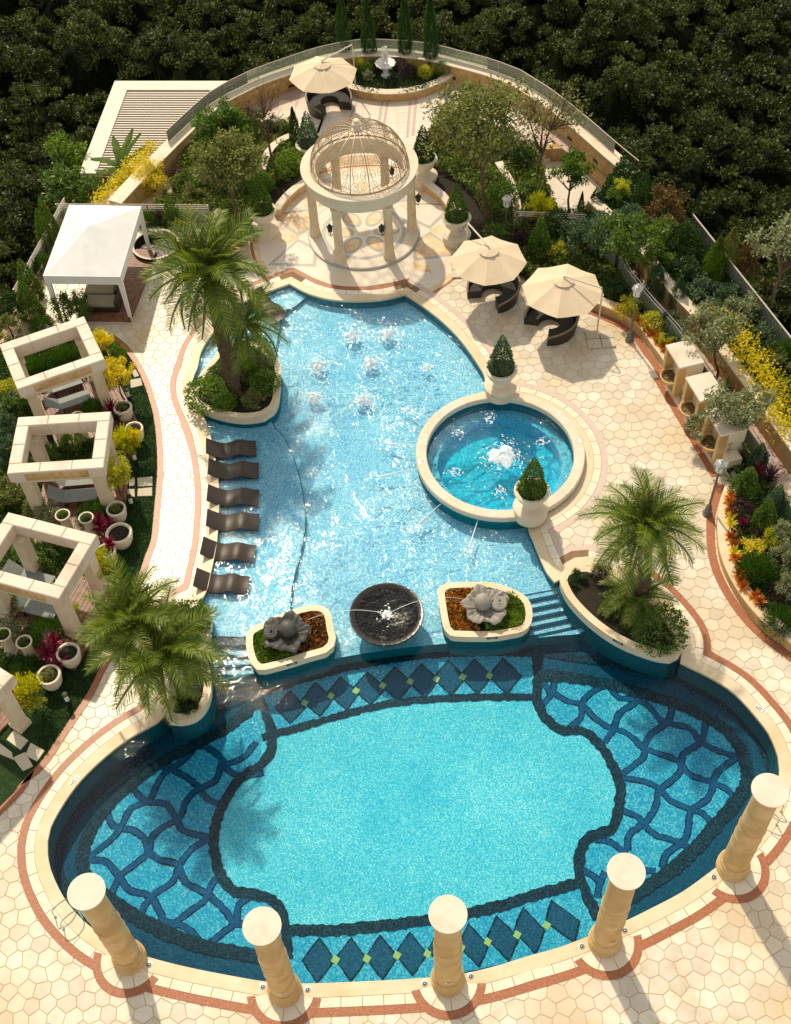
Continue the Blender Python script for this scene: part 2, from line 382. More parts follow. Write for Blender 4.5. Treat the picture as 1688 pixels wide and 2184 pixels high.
m_urn = stone('urn_stone', [(0.62, 0.54, 0.40), (0.76, 0.69, 0.54)], 2.5, 0.65, 0.15, 25)
m_shal = mosaic('shallow_mosaic', [(0.06, 0.29, 0.60), (0.18, 0.51, 0.76), (0.36, 0.70, 0.84), (0.72, 0.89, 0.92)], 24)
m_field = mosaic('deep_mosaic', [(0.02, 0.36, 0.58), (0.06, 0.52, 0.70), (0.16, 0.68, 0.80), (0.58, 0.90, 0.90)], 30)
m_field2 = mosaic('lattice_mosaic', [(0.01, 0.22, 0.46), (0.02, 0.33, 0.56), (0.05, 0.45, 0.64), (0.32, 0.70, 0.74)], 22)
m_dkblue = mosaic('navy_mosaic', [(0.004, 0.035, 0.075), (0.006, 0.075, 0.14), (0.012, 0.12, 0.20)], 22)
m_black = mosaic('black_mosaic', [(0.003, 0.010, 0.016), (0.006, 0.022, 0.035), (0.012, 0.045, 0.075), (0.03, 0.10, 0.14)], 22)
m_lat = mosaic('lattice_line_mosaic', [(0.004, 0.045, 0.13), (0.008, 0.09, 0.22), (0.015, 0.14, 0.30)], 22)
m_diam = mosaic('diamond_mosaic', [(0.006, 0.045, 0.09), (0.012, 0.09, 0.17), (0.02, 0.14, 0.24)], 22)
m_yel = mosaic('yellow_mosaic', [(0.40, 0.50, 0.12), (0.55, 0.64, 0.24)], 22)
m_teal = mosaic('teal_wall_mosaic', [(0.005, 0.12, 0.15), (0.01, 0.20, 0.24), (0.02, 0.28, 0.32)], 22)
m_water_s = water_mat('shallow_water', (0.86, 0.965, 0.985), 0.28, 7.0, 2.6, 0.06, rings=[(x, y, 1.0) for x, y in BUBBLERS] + [(x, y, 0.8) for x, y in JETS_END])
m_water_d = water_mat('deep_water', (0.76, 0.95, 0.97), 0.09, 7.0, 1.5, 0.02, aniso=2.2, rot=0.5)
m_water_spa = water_mat('spa_water', (0.55, 0.93, 0.98), 0.7, 6.0, 2.0, 0.06)
m_foam = foam_mat('foam')
m_glass = glass_mat('balustrade_glass')
m_grass = stone('lawn_grass', [(0.006, 0.022, 0.003), (0.012, 0.040, 0.005), (0.022, 0.062, 0.009)], 5, 0.9, 0.8, 60)
m_forest = stone('forest_floor', [(0.002, 0.003, 0.001), (0.006, 0.008, 0.003)], 3, 0.95, 0.8, 10)
m_soil = stone('soil', [(0.012, 0.012, 0.006), (0.03, 0.022, 0.012)], 6, 0.95, 0.8, 30)
m_wick = plain('brown_wicker', (0.030, 0.020, 0.013), 0.45, var=0.3, scale=40, bump=0.5, bscale=70)
m_wick_l = plain('lounger_wicker', (0.045, 0.030, 0.022), 0.38, var=0.25, scale=50, bump=0.3, bscale=90)
m_cushion = plain('charcoal_cushion', (0.03, 0.03, 0.03), 0.8)
m_canvas = plain('cream_canvas', (0.68, 0.55, 0.38), 0.8, var=0.06, scale=2)
m_white = plain('white_fabric', (0.74, 0.74, 0.72), 0.65, var=0.05, scale=2)
m_metal = plain('brushed_metal', (0.55, 0.54, 0.52), 0.35, 0.9, var=0.1)
m_steel = plain('polished_steel', (0.6, 0.58, 0.54), 0.18, 1.0, var=0.05)
m_iron = plain('dark_iron', (0.03, 0.035, 0.035), 0.5, 0.5)
m_lampgrey = plain('weathered_lamp_metal', (0.14, 0.145, 0.14), 0.5, 0.4, var=0.5, scale=25)
m_bronze = plain('bronze_wire', (0.46, 0.32, 0.17), 0.5, 0.3)
m_ribmetal = plain('dome_rib', (0.42, 0.33, 0.22), 0.5, 0.3)
m_blackst = stone('black_granite', [(0.012, 0.009, 0.008), (0.035, 0.026, 0.022)], 8, 0.22, 0.6, 7)
m_shellA = stone('dark_shell_stone', [(0.05, 0.052, 0.048), (0.11, 0.11, 0.10)], 4, 0.45, 0.2, 25)
m_shellB = stone('pale_shell_stone', [(0.22, 0.21, 0.18), (0.36, 0.34, 0.29)], 4, 0.5, 0.2, 25)
m_statue = stone('white_statue_stone', [(0.70, 0.68, 0.64), (0.80, 0.79, 0.76)], 5, 0.55, 0.1, 30)
m_wood = plain('hardwood', (0.20, 0.085, 0.045), 0.5, var=0.45, scale=5, bump=0.1)
m_mesh = plain('grey_sling', (0.20, 0.22, 0.21), 0.6, var=0.1)
m_louv = plain('louvre_paint', (0.62, 0.56, 0.46), 0.5, var=0.06)
m_louvdark = plain('louvre_gap_shade', (0.17, 0.10, 0.055), 0.9)  # brown with the shade of the louvre gaps put into it
m_step = stone('stepping_stone', [(0.56, 0.50, 0.38), (0.66, 0.60, 0.47)], 2.5, 0.7, 0.1, 30, island=0.08)
m_lens = plain('lamp_lens', (0.7, 0.72, 0.68), 0.3)
m_letter = plain('black_letter', (0.02, 0.02, 0.02), 0.6)
m_yelst = plain('yellow_sticker', (0.75, 0.55, 0.02), 0.5)
m_dpl = plain('grey_plaque', (0.09, 0.10, 0.10), 0.5)
m_wpl = plain('white_plaque', (0.74, 0.73, 0.69), 0.4)
m_bark = stone('bark', [(0.07, 0.045, 0.025), (0.15, 0.10, 0.06)], 6, 0.9, 0.6, 30)
m_palmtrunk = stone('palm_trunk', [(0.05, 0.032, 0.018), (0.13, 0.085, 0.045)], 7, 0.9, 0.8, 20)
L_dark = leaf('dark_leaf', [(0.014, 0.036, 0.007), (0.030, 0.068, 0.014), (0.07, 0.12, 0.028)])
L_mid = leaf('green_leaf', [(0.034, 0.082, 0.009), (0.078, 0.145, 0.017), (0.19, 0.26, 0.045)])
L_bright = leaf('bright_leaf', [(0.05, 0.12, 0.008), (0.12, 0.22, 0.014), (0.24, 0.34, 0.03)])
L_yellow = leaf('yellow_leaf', [(0.18, 0.22, 0.010), (0.46, 0.46, 0.020), (0.72, 0.66, 0.07)])
L_gold = leaf('gold_leaf', [(0.36, 0.30, 0.010), (0.68, 0.57, 0.020), (0.85, 0.74, 0.09)])
L_blue = leaf('grey_green_leaf', [(0.028, 0.062, 0.026), (0.065, 0.12, 0.055), (0.17, 0.24, 0.13)])
L_silver = leaf('variegated_leaf', [(0.06, 0.10, 0.035), (0.20, 0.23, 0.10), (0.52, 0.52, 0.32)])
L_fern = leaf('fern_leaf', [(0.018, 0.055, 0.008), (0.04, 0.10, 0.016), (0.10, 0.16, 0.03)], trans=0.45)
L_palm = leaf('palm_leaf', [(0.045, 0.09, 0.010), (0.14, 0.20, 0.024), (0.36, 0.39, 0.06)], rough=0.38, trans=0.42, spec=0.5)
L_olive = leaf('olive_leaf', [(0.06, 0.085, 0.017), (0.15, 0.175, 0.042), (0.36, 0.36, 0.12)])
L_red = leaf('red_leaf', [(0.05, 0.004, 0.010), (0.17, 0.008, 0.03), (0.45, 0.03, 0.10)])
L_purple = leaf('purple_leaf', [(0.018, 0.008, 0.010), (0.045, 0.020, 0.024), (0.09, 0.05, 0.05)])
L_orange = leaf('orange_leaf', [(0.20, 0.035, 0.006), (0.50, 0.13, 0.010), (0.65, 0.30, 0.02)])
L_brown = leaf('dry_leaf', [(0.05, 0.03, 0.012), (0.13, 0.075, 0.025), (0.22, 0.14, 0.05)])
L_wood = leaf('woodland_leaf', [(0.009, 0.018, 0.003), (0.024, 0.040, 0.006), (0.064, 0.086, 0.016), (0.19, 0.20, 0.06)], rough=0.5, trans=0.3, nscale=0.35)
L_violet = leaf('violet_flower', [(0.16, 0.02, 0.14), (0.35, 0.06, 0.30)])

# ------------------------------------------------------------------ the plan, in metres (x to the right, y away from the camera)
def area(p): return 0.5*sum(p[i][0]*p[(i+1) % len(p)][1] - p[(i+1) % len(p)][0]*p[i][1] for i in range(len(p)))
def ccw(p): return p if area(p) > 0 else list(reversed(p))
GZ = (-0.742, 43.89)                     # gazebo centre
SPA = (4.144, 29.96); SPA_R = 3.245; SPA_RI = 2.83
WATER_Z = -0.10; SHELF_Z = -0.28; SHAL_Z = -0.46; DEEP_Z = -1.00

right_planter_deck = [(6.48,24.64),(7.08,24.52),(7.90,24.03),(8.76,23.22),(9.34,22.23),(9.59,21.54),(9.56,21.04)]
spa_arc = [(SPA[0]+SPA_R*math.cos(math.radians(a)), SPA[1]+SPA_R*math.sin(math.radians(a))) for a in range(84, -73, -6)]
pool_pts = [(-4.13,40.76),(-3.68,40.36),(-3.20,39.99),(-2.51,39.65),(-1.83,39.47),(-1.15,39.38),(-0.47,39.36),(0.22,39.44),(0.94,39.65),(1.30,39.28),(1.87,38.59),(2.49,37.75),(3.08,36.74),(3.47,35.86),(3.79,35.01),(3.97,34.45),(4.03,33.95)]
i_gaz = 8
pool_pts += spa_arc
pool_pts += [(4.88,26.47),(4.99,25.89),(5.13,25.17),(5.32,24.40),(5.52,24.01)] + right_planter_deck
pool_pts += [(9.35,20.43),(9.65,20.21),(10.33,19.71),(10.89,19.14),(11.33,18.36),(11.66,17.60),(11.76,16.77),(11.70,16.34),(11.43,15.62),(10.96,14.87),(10.32,14.19),(9.68,13.69),(8.97,13.24),(7.91,12.61),(6.91,12.17),(6.12,11.85),(4.96,11.46),(4.01,11.17),(3.08,10.97),(2.22,10.76),(1.26,10.59),(0.31,10.53),(-1.39,10.52),(-3.45,10.56),(-4.52,10.68),(-5.83,10.97),(-6.75,11.20),(-7.67,11.47),(-8.48,11.76),(-9.16,12.14),(-9.61,12.44),(-9.97,12.74),(-10.50,13.29),(-10.85,13.79),(-11.17,14.39),(-11.33,14.90),(-11.39,15.30),(-11.36,15.76),(-11.18,16.27),(-10.90,16.84),(-10.57,17.36),(-10.03,17.98),(-9.47,18.50),(-8.90,18.92),(-8.31,19.26)]
left_planter_deck = [(-8.02,19.56),(-7.96,20.21),(-8.23,20.95),(-8.45,21.71),(-8.41,22.59),(-8.14,23.29),(-7.67,23.78),(-7.19,24.02)]
pool_pts += left_planter_deck
pool_pts += [(-6.93,24.47),(-6.83,25.22),(-6.71,26.20),(-6.67,27.06),(-6.69,28.69),(-6.82,29.95),(-7.05,31.25),(-7.34,32.44),(-7.75,33.49),(-8.02,34.30),(-8.10,35.11),(-7.94,35.83),(-7.89,36.48),(-7.76,37.03),(-7.49,37.68),(-7.03,38.52),(-6.33,39.56),(-5.26,40.23)]
POOL = ccw(spline(pool_pts, True, 0.25, cusps=(0, i_gaz)))
pool_bb = (min(p[0] for p in POOL), max(p[0] for p in POOL), min(p[1] for p in POOL), max(p[1] for p in POOL))

COLUMNS = [(-0.2411*35, 0.3303*35), (-0.1117*35, 0.2979*35), (0.0215*35, 0.2990*35), (0.1532*35, 0.3230*35), (0.2715*35, 0.3795*35)]

LAWN_EDGE = [(-11.83,37.93),(-11.15,37.16),(-10.60,36.22),(-10.11,35.09),(-9.71,33.82),(-9.49,32.94),(-9.29,31.66),(-9.16,30.43),(-9.12,29.25),(-9.11,28.11),(-9.11,26.87),(-9.25,26.23),(-9.42,25.33),(-9.66,24.25),(-9.94,23.08),(-10.16,22.13),(-10.42,21.46),(-10.73,20.50),(-11.07,19.81),(-11.48,18.97),(-11.88,18.15),(-12.39,17.46),(-12.31,17.57),(-12.67,17.00),(-13.05,16.54),(-13.62,15.84),(-14.26,15.06)]
LAWN_EDGE = spline(LAWN_EDGE, False, 0.3)
GARDEN_L = [(-17.2, 37.5), (-13.4, 38.5)] + LAWN_EDGE + [(-17.2, LAWN_EDGE[-1][1]-3.0)]
# right hand beds
BED_A = spline([(8.41,38.55),(8.94,38.01),(9.78,37.35),(10.29,36.83),(10.65,36.23),(10.94,35.27),(11.19,34.52),(11.33,33.88)], False, 0.3)
BED_B = spline([(12.50,27.93),(12.20,27.35),(11.87,26.63),(11.70,26.00),(11.52,24.94),(11.52,24.04),(11.70,23.09),(12.04,22.15),(12.50,21.35),(13.11,20.63),(13.54,19.99)], False, 0.3)
NICHE = [(11.29,33.84),(12.56,28.50)]
RAIL_R = [(11.39,41.41),(12.15,39.05),(12.96,36.61),(13.75,33.87),(14.44,31.05),(15.13,28.43),(15.31,26.84)]
WALL_R_FOOT = [(10.01,45.08),(11.15,42.49),(11.73,40.95),(12.37,39.13),(13.18,36.41),(13.94,33.85),(14.65,31.46),(15.50,28.72)]
DECK = [(-18, 4.0), (16.5, 4.0), (16.5, 24.0)] + [(9.6, 44.0), (9.8, 50), (-9, 50), (-15, 44), (-18, 40)]

# ---- ground far below and the deck slab
mb = MB(); mb.region([[(-400, -60), (400, -60), (400, 500), (-400, 500)], [(-19, -2), (19, -2), (19, 46), (11, 56), (-11, 56), (-19, 46)]], -7.0, lambda x, y: True)
struct(obj('ground', mb, m_forest))
deck = setting('deck')
outer = [(-18.5, 2.0), (17.5, 2.0), (17.5, 30.0), (13.5, 42.0), (10.0, 50.0), (-10.5, 50.0), (-14.6, 47.0), (-15.9, 41.5), (-16.6, 38.5), (-18.5, 34.0)]
HOLE_R0 = [(7.59,49.65),(9.94,50.94),(9.99,49.63),(11.55,46.50),(10.76,45.95),(10.13,45.53),(9.54,44.47),(8.27,44.49),(7.91,46.25)]
HOLE_L0 = [(-9.53,51.66),(-9.06,51.70),(-9.56,48.80),(-10.24,48.78)]
mb = MB(); mb.region([outer, POOL, HOLE_R0, HOLE_L0], -0.012, lambda x, y: inside(outer, x, y) and not inside(POOL, x, y) and not inside(HOLE_R0, x, y) and not inside(HOLE_L0, x, y))
obj('grout_bed', mb, m_grout, deck)
mb = MB(); wall_strip(mb, ccw(outer), -0.4, 0.0, -7.0, -0.013, True); obj('slab_edge', mb, m_wall, deck)

# ---- paving stones: irregular hexagons cut from a jittered grid
COURT_R = 5.25
def stone_ok(poly, c):
    x, y = c
    if not inside(outer, x, y) or x < -15.2: return False
    if math.hypot(x-GZ[0], y-GZ[1]) < COURT_R - 0.05: return False
    if y > 41.5 and -7.5 < x < 9: return False
    if y > 45.5 or (y > 39 and inside(HOLE_R0, x, y)): return False
    for q in poly:
        if inside(POOL_IN, q[0], q[1]): return False
    if inside(POOL, x, y): return False
    if all(inside(GARDEN_L, q[0], q[1]) for q in poly): return False
    return True
POOL_IN = offset(POOL, 0.12)
def voronoi_cells(x0, x1, y0, y1, s, jit, joint):
    pts = {}; hy = s*0.866; rr = random.Random(3)
    for j in range(int((y1-y0)/hy)+1):
        for i in range(int((x1-x0)/s)+1):
            pts[(i, j)] = (x0 + (i + 0.5*(j % 2))*s + rr.uniform(-jit, jit), y0 + j*hy + rr.uniform(-jit, jit))
    cells = []
    for (i, j), c in pts.items():
        poly = [(c[0]-s, c[1]-s), (c[0]+s, c[1]-s), (c[0]+s, c[1]+s), (c[0]-s, c[1]+s)]
        for dj in (-2, -1, 0, 1, 2):
            for di in (-2, -1, 0, 1, 2):
                q = pts.get((i+di, j+dj))
                if q is None or (di == 0 and dj == 0): continue
                dx, dy = q[0]-c[0], q[1]-c[1]; L = math.hypot(dx, dy); nx, ny = dx/L, dy/L; lim = L/2 - joint
                out = []
                for k in range(len(poly)):
                    a = poly[k]; b = poly[(k+1) % len(poly)]
                    da = (a[0]-c[0])*nx + (a[1]-c[1])*ny - lim; db = (b[0]-c[0])*nx + (b[1]-c[1])*ny - lim
                    if da <= 0: out.append(a)
                    if (da < 0 < db) or (db < 0 < da):
                        t = da/(da-db); out.append((a[0]+(b[0]-a[0])*t, a[1]+(b[1]-a[1])*t))
                poly = out
                if len(poly) < 3: break
        if len(poly) >= 3:
            # drop near-duplicate corners
            cl = [p for k, p in enumerate(poly) if math.hypot(p[0]-poly[k-1][0], p[1]-poly[k-1][1]) > 0.03]
            if len(cl) >= 3: cells.append((c, cl))
    return cells
cells = [(c, p) for c, p in voronoi_cells(-17, 16.5, 4.5, 46.0, 0.49, 0.095, 0.0105) if stone_ok(p, c)]
cells.sort(key=lambda t: t[0][1])
def pave_mesh(mb, c, poly, local):
    ox, oy = c if local else (0, 0)
    P = [(x-ox, y-oy) for x, y in poly]
    mb.prism(P, -0.02, random.uniform(-0.0008, 0.0012), bevel=0.006)
def hidden_by_bands(c):
    return False
near = [t for t in cells if 7.9 < t[0][1] < 24 and abs(t[0][0]) < 13 and not inside(offset_cache, *t[0])] if False else []
BAND = offset(POOL, 0.80)
vis = [t for t in cells if not inside(BAND, *t[0]) and t[0][1] > 8.2 and -12.3 < t[0][0] < 11.6 and not inside(GARDEN_L, *t[0])]
chosen = set(id(t) for t in vis[:300])
rest = MB()
for t in cells:
    if id(t) in chosen:
        mb = MB(); pave_mesh(mb, t[0], t[1], True); obj('paving_stone', mb, m_pave, deck, loc=(t[0][0], t[0][1], 0))
    else: pave_mesh(rest, t[0], t[1], False)
struct(obj('paving_stones', rest, m_pave, deck), 'stuff')

# ---- coping, row of tiles and red band round the pool
cop = setting('pool_coping')
_A = np.array(POOL); _B = np.roll(_A, -1, 0); _D = _B-_A; _L2 = np.maximum((_D**2).sum(1), 1e-12)
def pool_dist(x, y):
    p = np.array([x, y]); t = np.clip(((p-_A)*_D).sum(1)/_L2, 0, 1); q = _A+_D*t[:, None]; d = float(np.sqrt(((p-q)**2).sum(1)).min()); return -d if inside(POOL, x, y) else d
def pool_band(d0, d1, z):
    mb = MB(); a, b = offset(POOL, d0), offset(POOL, d1); mb.region([a, b], z, lambda x, y: d0-0.004 < pool_dist(x, y) < d1+0.05 and (d0 < 0.01 or not inside(POOL, x, y))); return mb
mb = pool_band(-0.03, 0.36, 0.014); wall_strip(mb, POOL, -0.03, 0.0, -0.09, 0.010, True)
o = obj('edge_stone', mb, m_coping, cop); fix_normals(o)
mb = pool_band(0.34, 0.70, 0.006); obj('joint_bed', mb, m_joint, cop)
pale = lambda x, y: x > 1.2 and y > 24.5
mb = pool_band(0.66, 0.90, 0.011); ff = mb.f
def fc(f): return np.mean([mb.v[i] for i in f], 0)
mb.f = [f for f in ff if not pale(*fc(f)[:2])]; obj('red_band', mb, m_red, cop)
mb.f = [f for f in ff if pale(*fc(f)[:2])]; obj('pale_band', mb, m_pale_band, cop)
# tiles
def along(path, closed):
    d = [0.0]
    for i in range(len(path) if closed else len(path)-1):
        a, b = path[i], path[(i+1) % len(path)]; d.append(d[-1] + math.hypot(b[0]-a[0], b[1]-a[1]))
    return d
dist = along(POOL, True); TOT = dist[-1]; Npool = normals(POOL, True)
def at_dist(s):
    s %= TOT; i = int(np.searchsorted(dist, s, 'right')) - 1; i = min(i, len(POOL)-1); j = (i+1) % len(POOL)
    t = (s-dist[i])/max(1e-6, dist[i+1]-dist[i])
    p = tuple(POOL[i][k]*(1-t)+POOL[j][k]*t for k in (0, 1)); n = tuple(Npool[i][k]*(1-t)+Npool[j][k]*t for k in (0, 1)); return p, n
ntile = int(TOT/0.60)
for k in range(ntile):
    s0, s1 = TOT*k/ntile + 0.009, TOT*(k+1)/ntile - 0.009; pin = []; pout = []
    for q in range(4):
        p, n = at_dist(s0 + (s1-s0)*q/3); pin.append((p[0]+n[0]*0.372, p[1]+n[1]*0.372)); pout.append((p[0]+n[0]*0.648, p[1]+n[1]*0.648))
    poly = pout + list(reversed(pin))
    if area(poly) < 0: poly.reverse()
    c = tuple(np.mean(poly, 0))
    if pool_dist(*c) < 0.47: continue
    mb = MB(); mb.prism([(x-c[0], y-c[1]) for x, y in poly], -0.01, 0.0125)
    obj('coping_tile', mb, m_tile, cop, loc=(c[0], c[1], 0))
# bulges of tile and red band round the five columns
ctr = (1.0, 22.0)
for cx, cy in COLUMNS:
    i = min(range(len(POOL)), key=lambda k: (POOL[k][0]-cx)**2 + (POOL[k][1]-cy)**2); nx, ny = Npool[i]; a0 = math.atan2(ny, nx)
    def arc(r, a, b, n): return [(cx + r*math.cos(a+(b-a)*k/n), cy + r*math.sin(a+(b-a)*k/n)) for k in range(n+1)]
    w = math.radians(78); R0, R1, R2 = 0.46, 0.86, 1.09
    mb = MB(); p0 = arc(R1, a0-w, a0+w, 20); p1 = arc(R2, a0-w-0.02, a0+w+0.02, 20)
    mb.add([(x, y, 0.019) for x, y in p0+p1], [(k, k+1, k+22, k+21) for k in range(20)]); fix_normals(obj('red_band', mb, m_red, cop))
    mb = MB(); p0 = arc(0.3, a0-w, a0+w, 20); p1 = arc(R1, a0-w, a0+w, 20)
    mb.add([(x, y, 0.017) for x, y in p0+p1], [(k, k+1, k+22, k+21) for k in range(20)]); fix_normals(obj('joint_bed', mb, m_joint, cop))
    cuts = [-1, -0.5, 0.02, 0.5, 1]
    for k in range(4):
        aa, ab = a0 + w*cuts[k] + 0.012, a0 + w*cuts[k+1] - 0.012
        poly = arc(R1-0.012, aa, ab, 5) + list(reversed(arc(0.30, aa, ab, 5))); mb = MB(); mb.prism(ccw(poly), 0.0, 0.022); obj('coping_tile', mb, m_tile, cop)

# ---- pool basin
basin = setting('pool_basin')
mb = MB(); wall_strip(mb, POOL, 0.002, 0.10, DEEP_Z-0.1, -0.03, True); fix_normals(obj('wall', mb, m_teal, basin))
mb = MB(); mb.region([POOL], DEEP_Z, lambda x, y: inside(POOL, x, y)); obj('deep_floor', mb, m_dkblue, basin)
SHAL_FRONT = [(-6.72,20.76),(-6.38,20.95),(-5.32,21.16),(-4.52,21.32),(-3.23,21.51),(-2.41,21.61),(-1.60,21.72),(-0.78,21.81),(0.04,21.89),(0.86,21.94),(1.85,21.96),(3.32,21.94),(4.67,21.99),(5.44,22.04),(6.16,22.06),(6.68,22.28)]
front_y = spline(SHAL_FRONT, False, 0.3)
shal_poly = [(front_y[0][0]-3.0, front_y[0][1]+0.2)] + front_y + [(front_y[-1][0]+3.0, front_y[-1][1]+0.2), (pool_bb[1]+3, pool_bb[3]+2), (pool_bb[0]-3, pool_bb[3]+2)]
shal_poly = ccw(shal_poly)
# the shallow floor stops short of the front where the steps run down left and right
STEP_L = [(-6.90,23.07),(-6.67,20.88),(-5.26,21.06),(-5.38,23.07)]
STEP_R = [(4.44,23.82),(5.64,24.01),(6.41,22.30),(4.28,21.92)]
mb = MB(); mb.region([POOL, shal_poly], SHAL_Z, lambda x, y: inside(POOL, x, y) and inside(shal_poly, x, y) and not inside(STEP_L, x, y) and not inside(STEP_R, x, y) and math.hypot(x-SPA[0], y-SPA[1]) > SPA_R-0.2)
mbr = MB(); mbr.region([POOL, shal_poly, STEP_L, STEP_R, [(SPA[0]+(SPA_R-.12)*math.cos(a*math.pi/24), SPA[1]+(SPA_R-.12)*math.sin(a*math.pi/24)) for a in range(48)]], SHAL_Z, lambda x, y: inside(POOL, x, y) and inside(shal_poly, x, y) and not inside(STEP_L, x, y) and not inside(STEP_R, x, y) and math.hypot(x-SPA[0], y-SPA[1]) > SPA_R-0.13)
obj('shallow_floor', mbr, m_shal, basin)
mb = MB(); wall_strip(mb, front_y, -0.06, 0.0, DEEP_Z-0.05, SHAL_Z-0.003); fix_normals(obj('drop_wall', mb, m_teal, basin))
# tanning shelf under the loungers
SHELF = spline([(-3.22,40.33),(-3.91,39.52),(-4.51,38.72),(-4.81,33.27),(-4.28,31.87),(-3.89,30.77),(-3.64,29.71),(-3.48,28.69),(-3.40,27.62),(-3.42,27.27),(-3.56,26.26),(-3.75,25.28),(-3.90,24.46),(-3.94,23.52),(-4.20,22.88),(-5.56,22.58)], False, 0.25)
shelf_poly = SHELF + [(-6.99,22.74),(-7.43,25.39),(-7.86,27.58),(-8.53,33.12),(-8.85,37.70),(-5.76,41.90)]
mb = MB(); mb.region([POOL, shelf_poly], SHELF_Z, lambda x, y: inside(POOL, x, y) and inside(shelf_poly, x, y)); obj('tanning_shelf', mb, m_shal, basin)
mb = MB(); wall_strip(mb, SHELF, -0.012, 0.012, SHAL_Z-0.02, SHELF_Z-0.002); ribbon(mb, SHELF, -0.018, 0.014, SHELF_Z+0.004, jag=0.008); fix_normals(obj('shelf_edge', mb, m_teal, basin))
# steps down into the deep pool
def steps(A0, A1, B0, B1, n):
    """from edge A0-A1 (top) to edge B0-B1 (bottom)"""
    for k in range(n):
        t0, t1 = k/n, (k+1)/n; z = SHAL_Z + (DEEP_Z-SHAL_Z)*(k+0.55)/n
        L = lambda p, q, t: (p[0]+(q[0]-p[0])*t, p[1]+(q[1]-p[1])*t)
        poly = ccw([L(A0, B0, t0), L(A1, B1, t0), L(A1, B1, t1), L(A0, B0, t1)])
        mb = MB(); mb.prism(poly, DEEP_Z-0.02, z); obj('step', mb, m_shal, basin)
        e0, e1 = L(A0, B0, t1), L(A1, B1, t1); mb = MB(); ribbon(mb, [e0, e1], -0.055, 0.055, z+0.004); wall_strip(mb, [e0, e1], -0.004, 0.004, z-0.09, z+0.003); fix_normals(obj('step_edge', mb, m_dkblue, basin))
sl = [(-6.90,23.20),(-5.37,23.06),(-5.22,21.02),(-6.54,21.04)]; steps(sl[0], sl[1], sl[3], sl[2], 6)
sr = [(4.40,23.88),(5.66,24.09),(6.31,22.30),(4.26,21.92)]; steps(sr[0], sr[1], sr[3], sr[2], 6)

# ---- mosaic pattern on the deep floor
FZ = DEEP_Z
field = spline([(-5.13,20.66),(-3.27,21.21),(-1.63,21.59),(0.03,21.81),(2.23,21.86),(4.62,21.69),(4.61,20.78),(5.59,20.63),(7.15,20.25),(8.62,19.63),(10.05,18.81),(10.62,18.25),(10.90,17.59),(10.94,16.90),(10.82,16.38),(10.32,15.76),(9.21,14.73),(8.06,13.79),(6.97,13.15),(5.79,12.50),(5.34,12.10),(4.98,11.79),(3.17,11.29),(0.36,10.84),(-1.37,10.80),(-3.58,10.81),(-4.06,11.57),(-4.67,11.73),(-5.56,11.91),(-6.51,12.15),(-7.47,12.52),(-8.47,13.05),(-9.25,13.58),(-10.04,14.17),(-10.38,14.65),(-10.49,15.16),(-10.41,15.77),(-10.10,16.50),(-9.61,17.17),(-8.90,17.80),(-8.06,18.39),(-7.15,18.85),(-6.17,19.32),(-5.24,19.79)], True, 0.25, cusps=(0, 5, 6, 20, 21, 25, 26, 43))
centre = spline([(-4.86,18.97),(-3.79,19.26),(-1.67,19.80),(-0.06,20.06),(2.08,20.09),(4.46,19.93),(4.49,19.54),(4.82,18.99),(5.25,18.61),(5.73,18.58),(6.10,18.30),(6.38,17.82),(6.59,17.16),(6.73,16.41),(6.58,15.62),(6.27,15.12),(5.88,14.95),(5.44,14.82),(5.18,14.45),(5.04,13.75),(4.95,13.43),(4.11,13.24),(3.15,13.03),(2.21,12.80),(0.25,12.55),(-1.84,12.40),(-2.88,12.40),(-3.99,12.51),(-4.11,12.91),(-4.46,13.43),(-5.05,13.64),(-5.68,13.82),(-6.10,14.39),(-6.34,15.35),(-6.25,16.26),(-5.92,17.05),(-5.48,17.62),(-4.93,18.03)], True, 0.25)
mb = MB(); mb.region([field, centre, POOL], FZ+0.004, lambda x, y: inside(field, x, y) and inside(POOL, x, y) and not inside(centre, x, y)); obj('lattice_field', mb, m_field2, basin)
mb = MB(); mb.region([centre], FZ+0.005, lambda x, y: inside(centre, x, y)); obj('centre_field', mb, m_field, basin)
def band(pts, w, mat, z, name='mosaic_band', jag=0.035, step=0.10):
    path = spline(pts, False, step); mb = MB(); ribbon(mb, path, -w/2, w/2, z, jag=jag); return fix_normals(obj(name, mb, mat, basin))
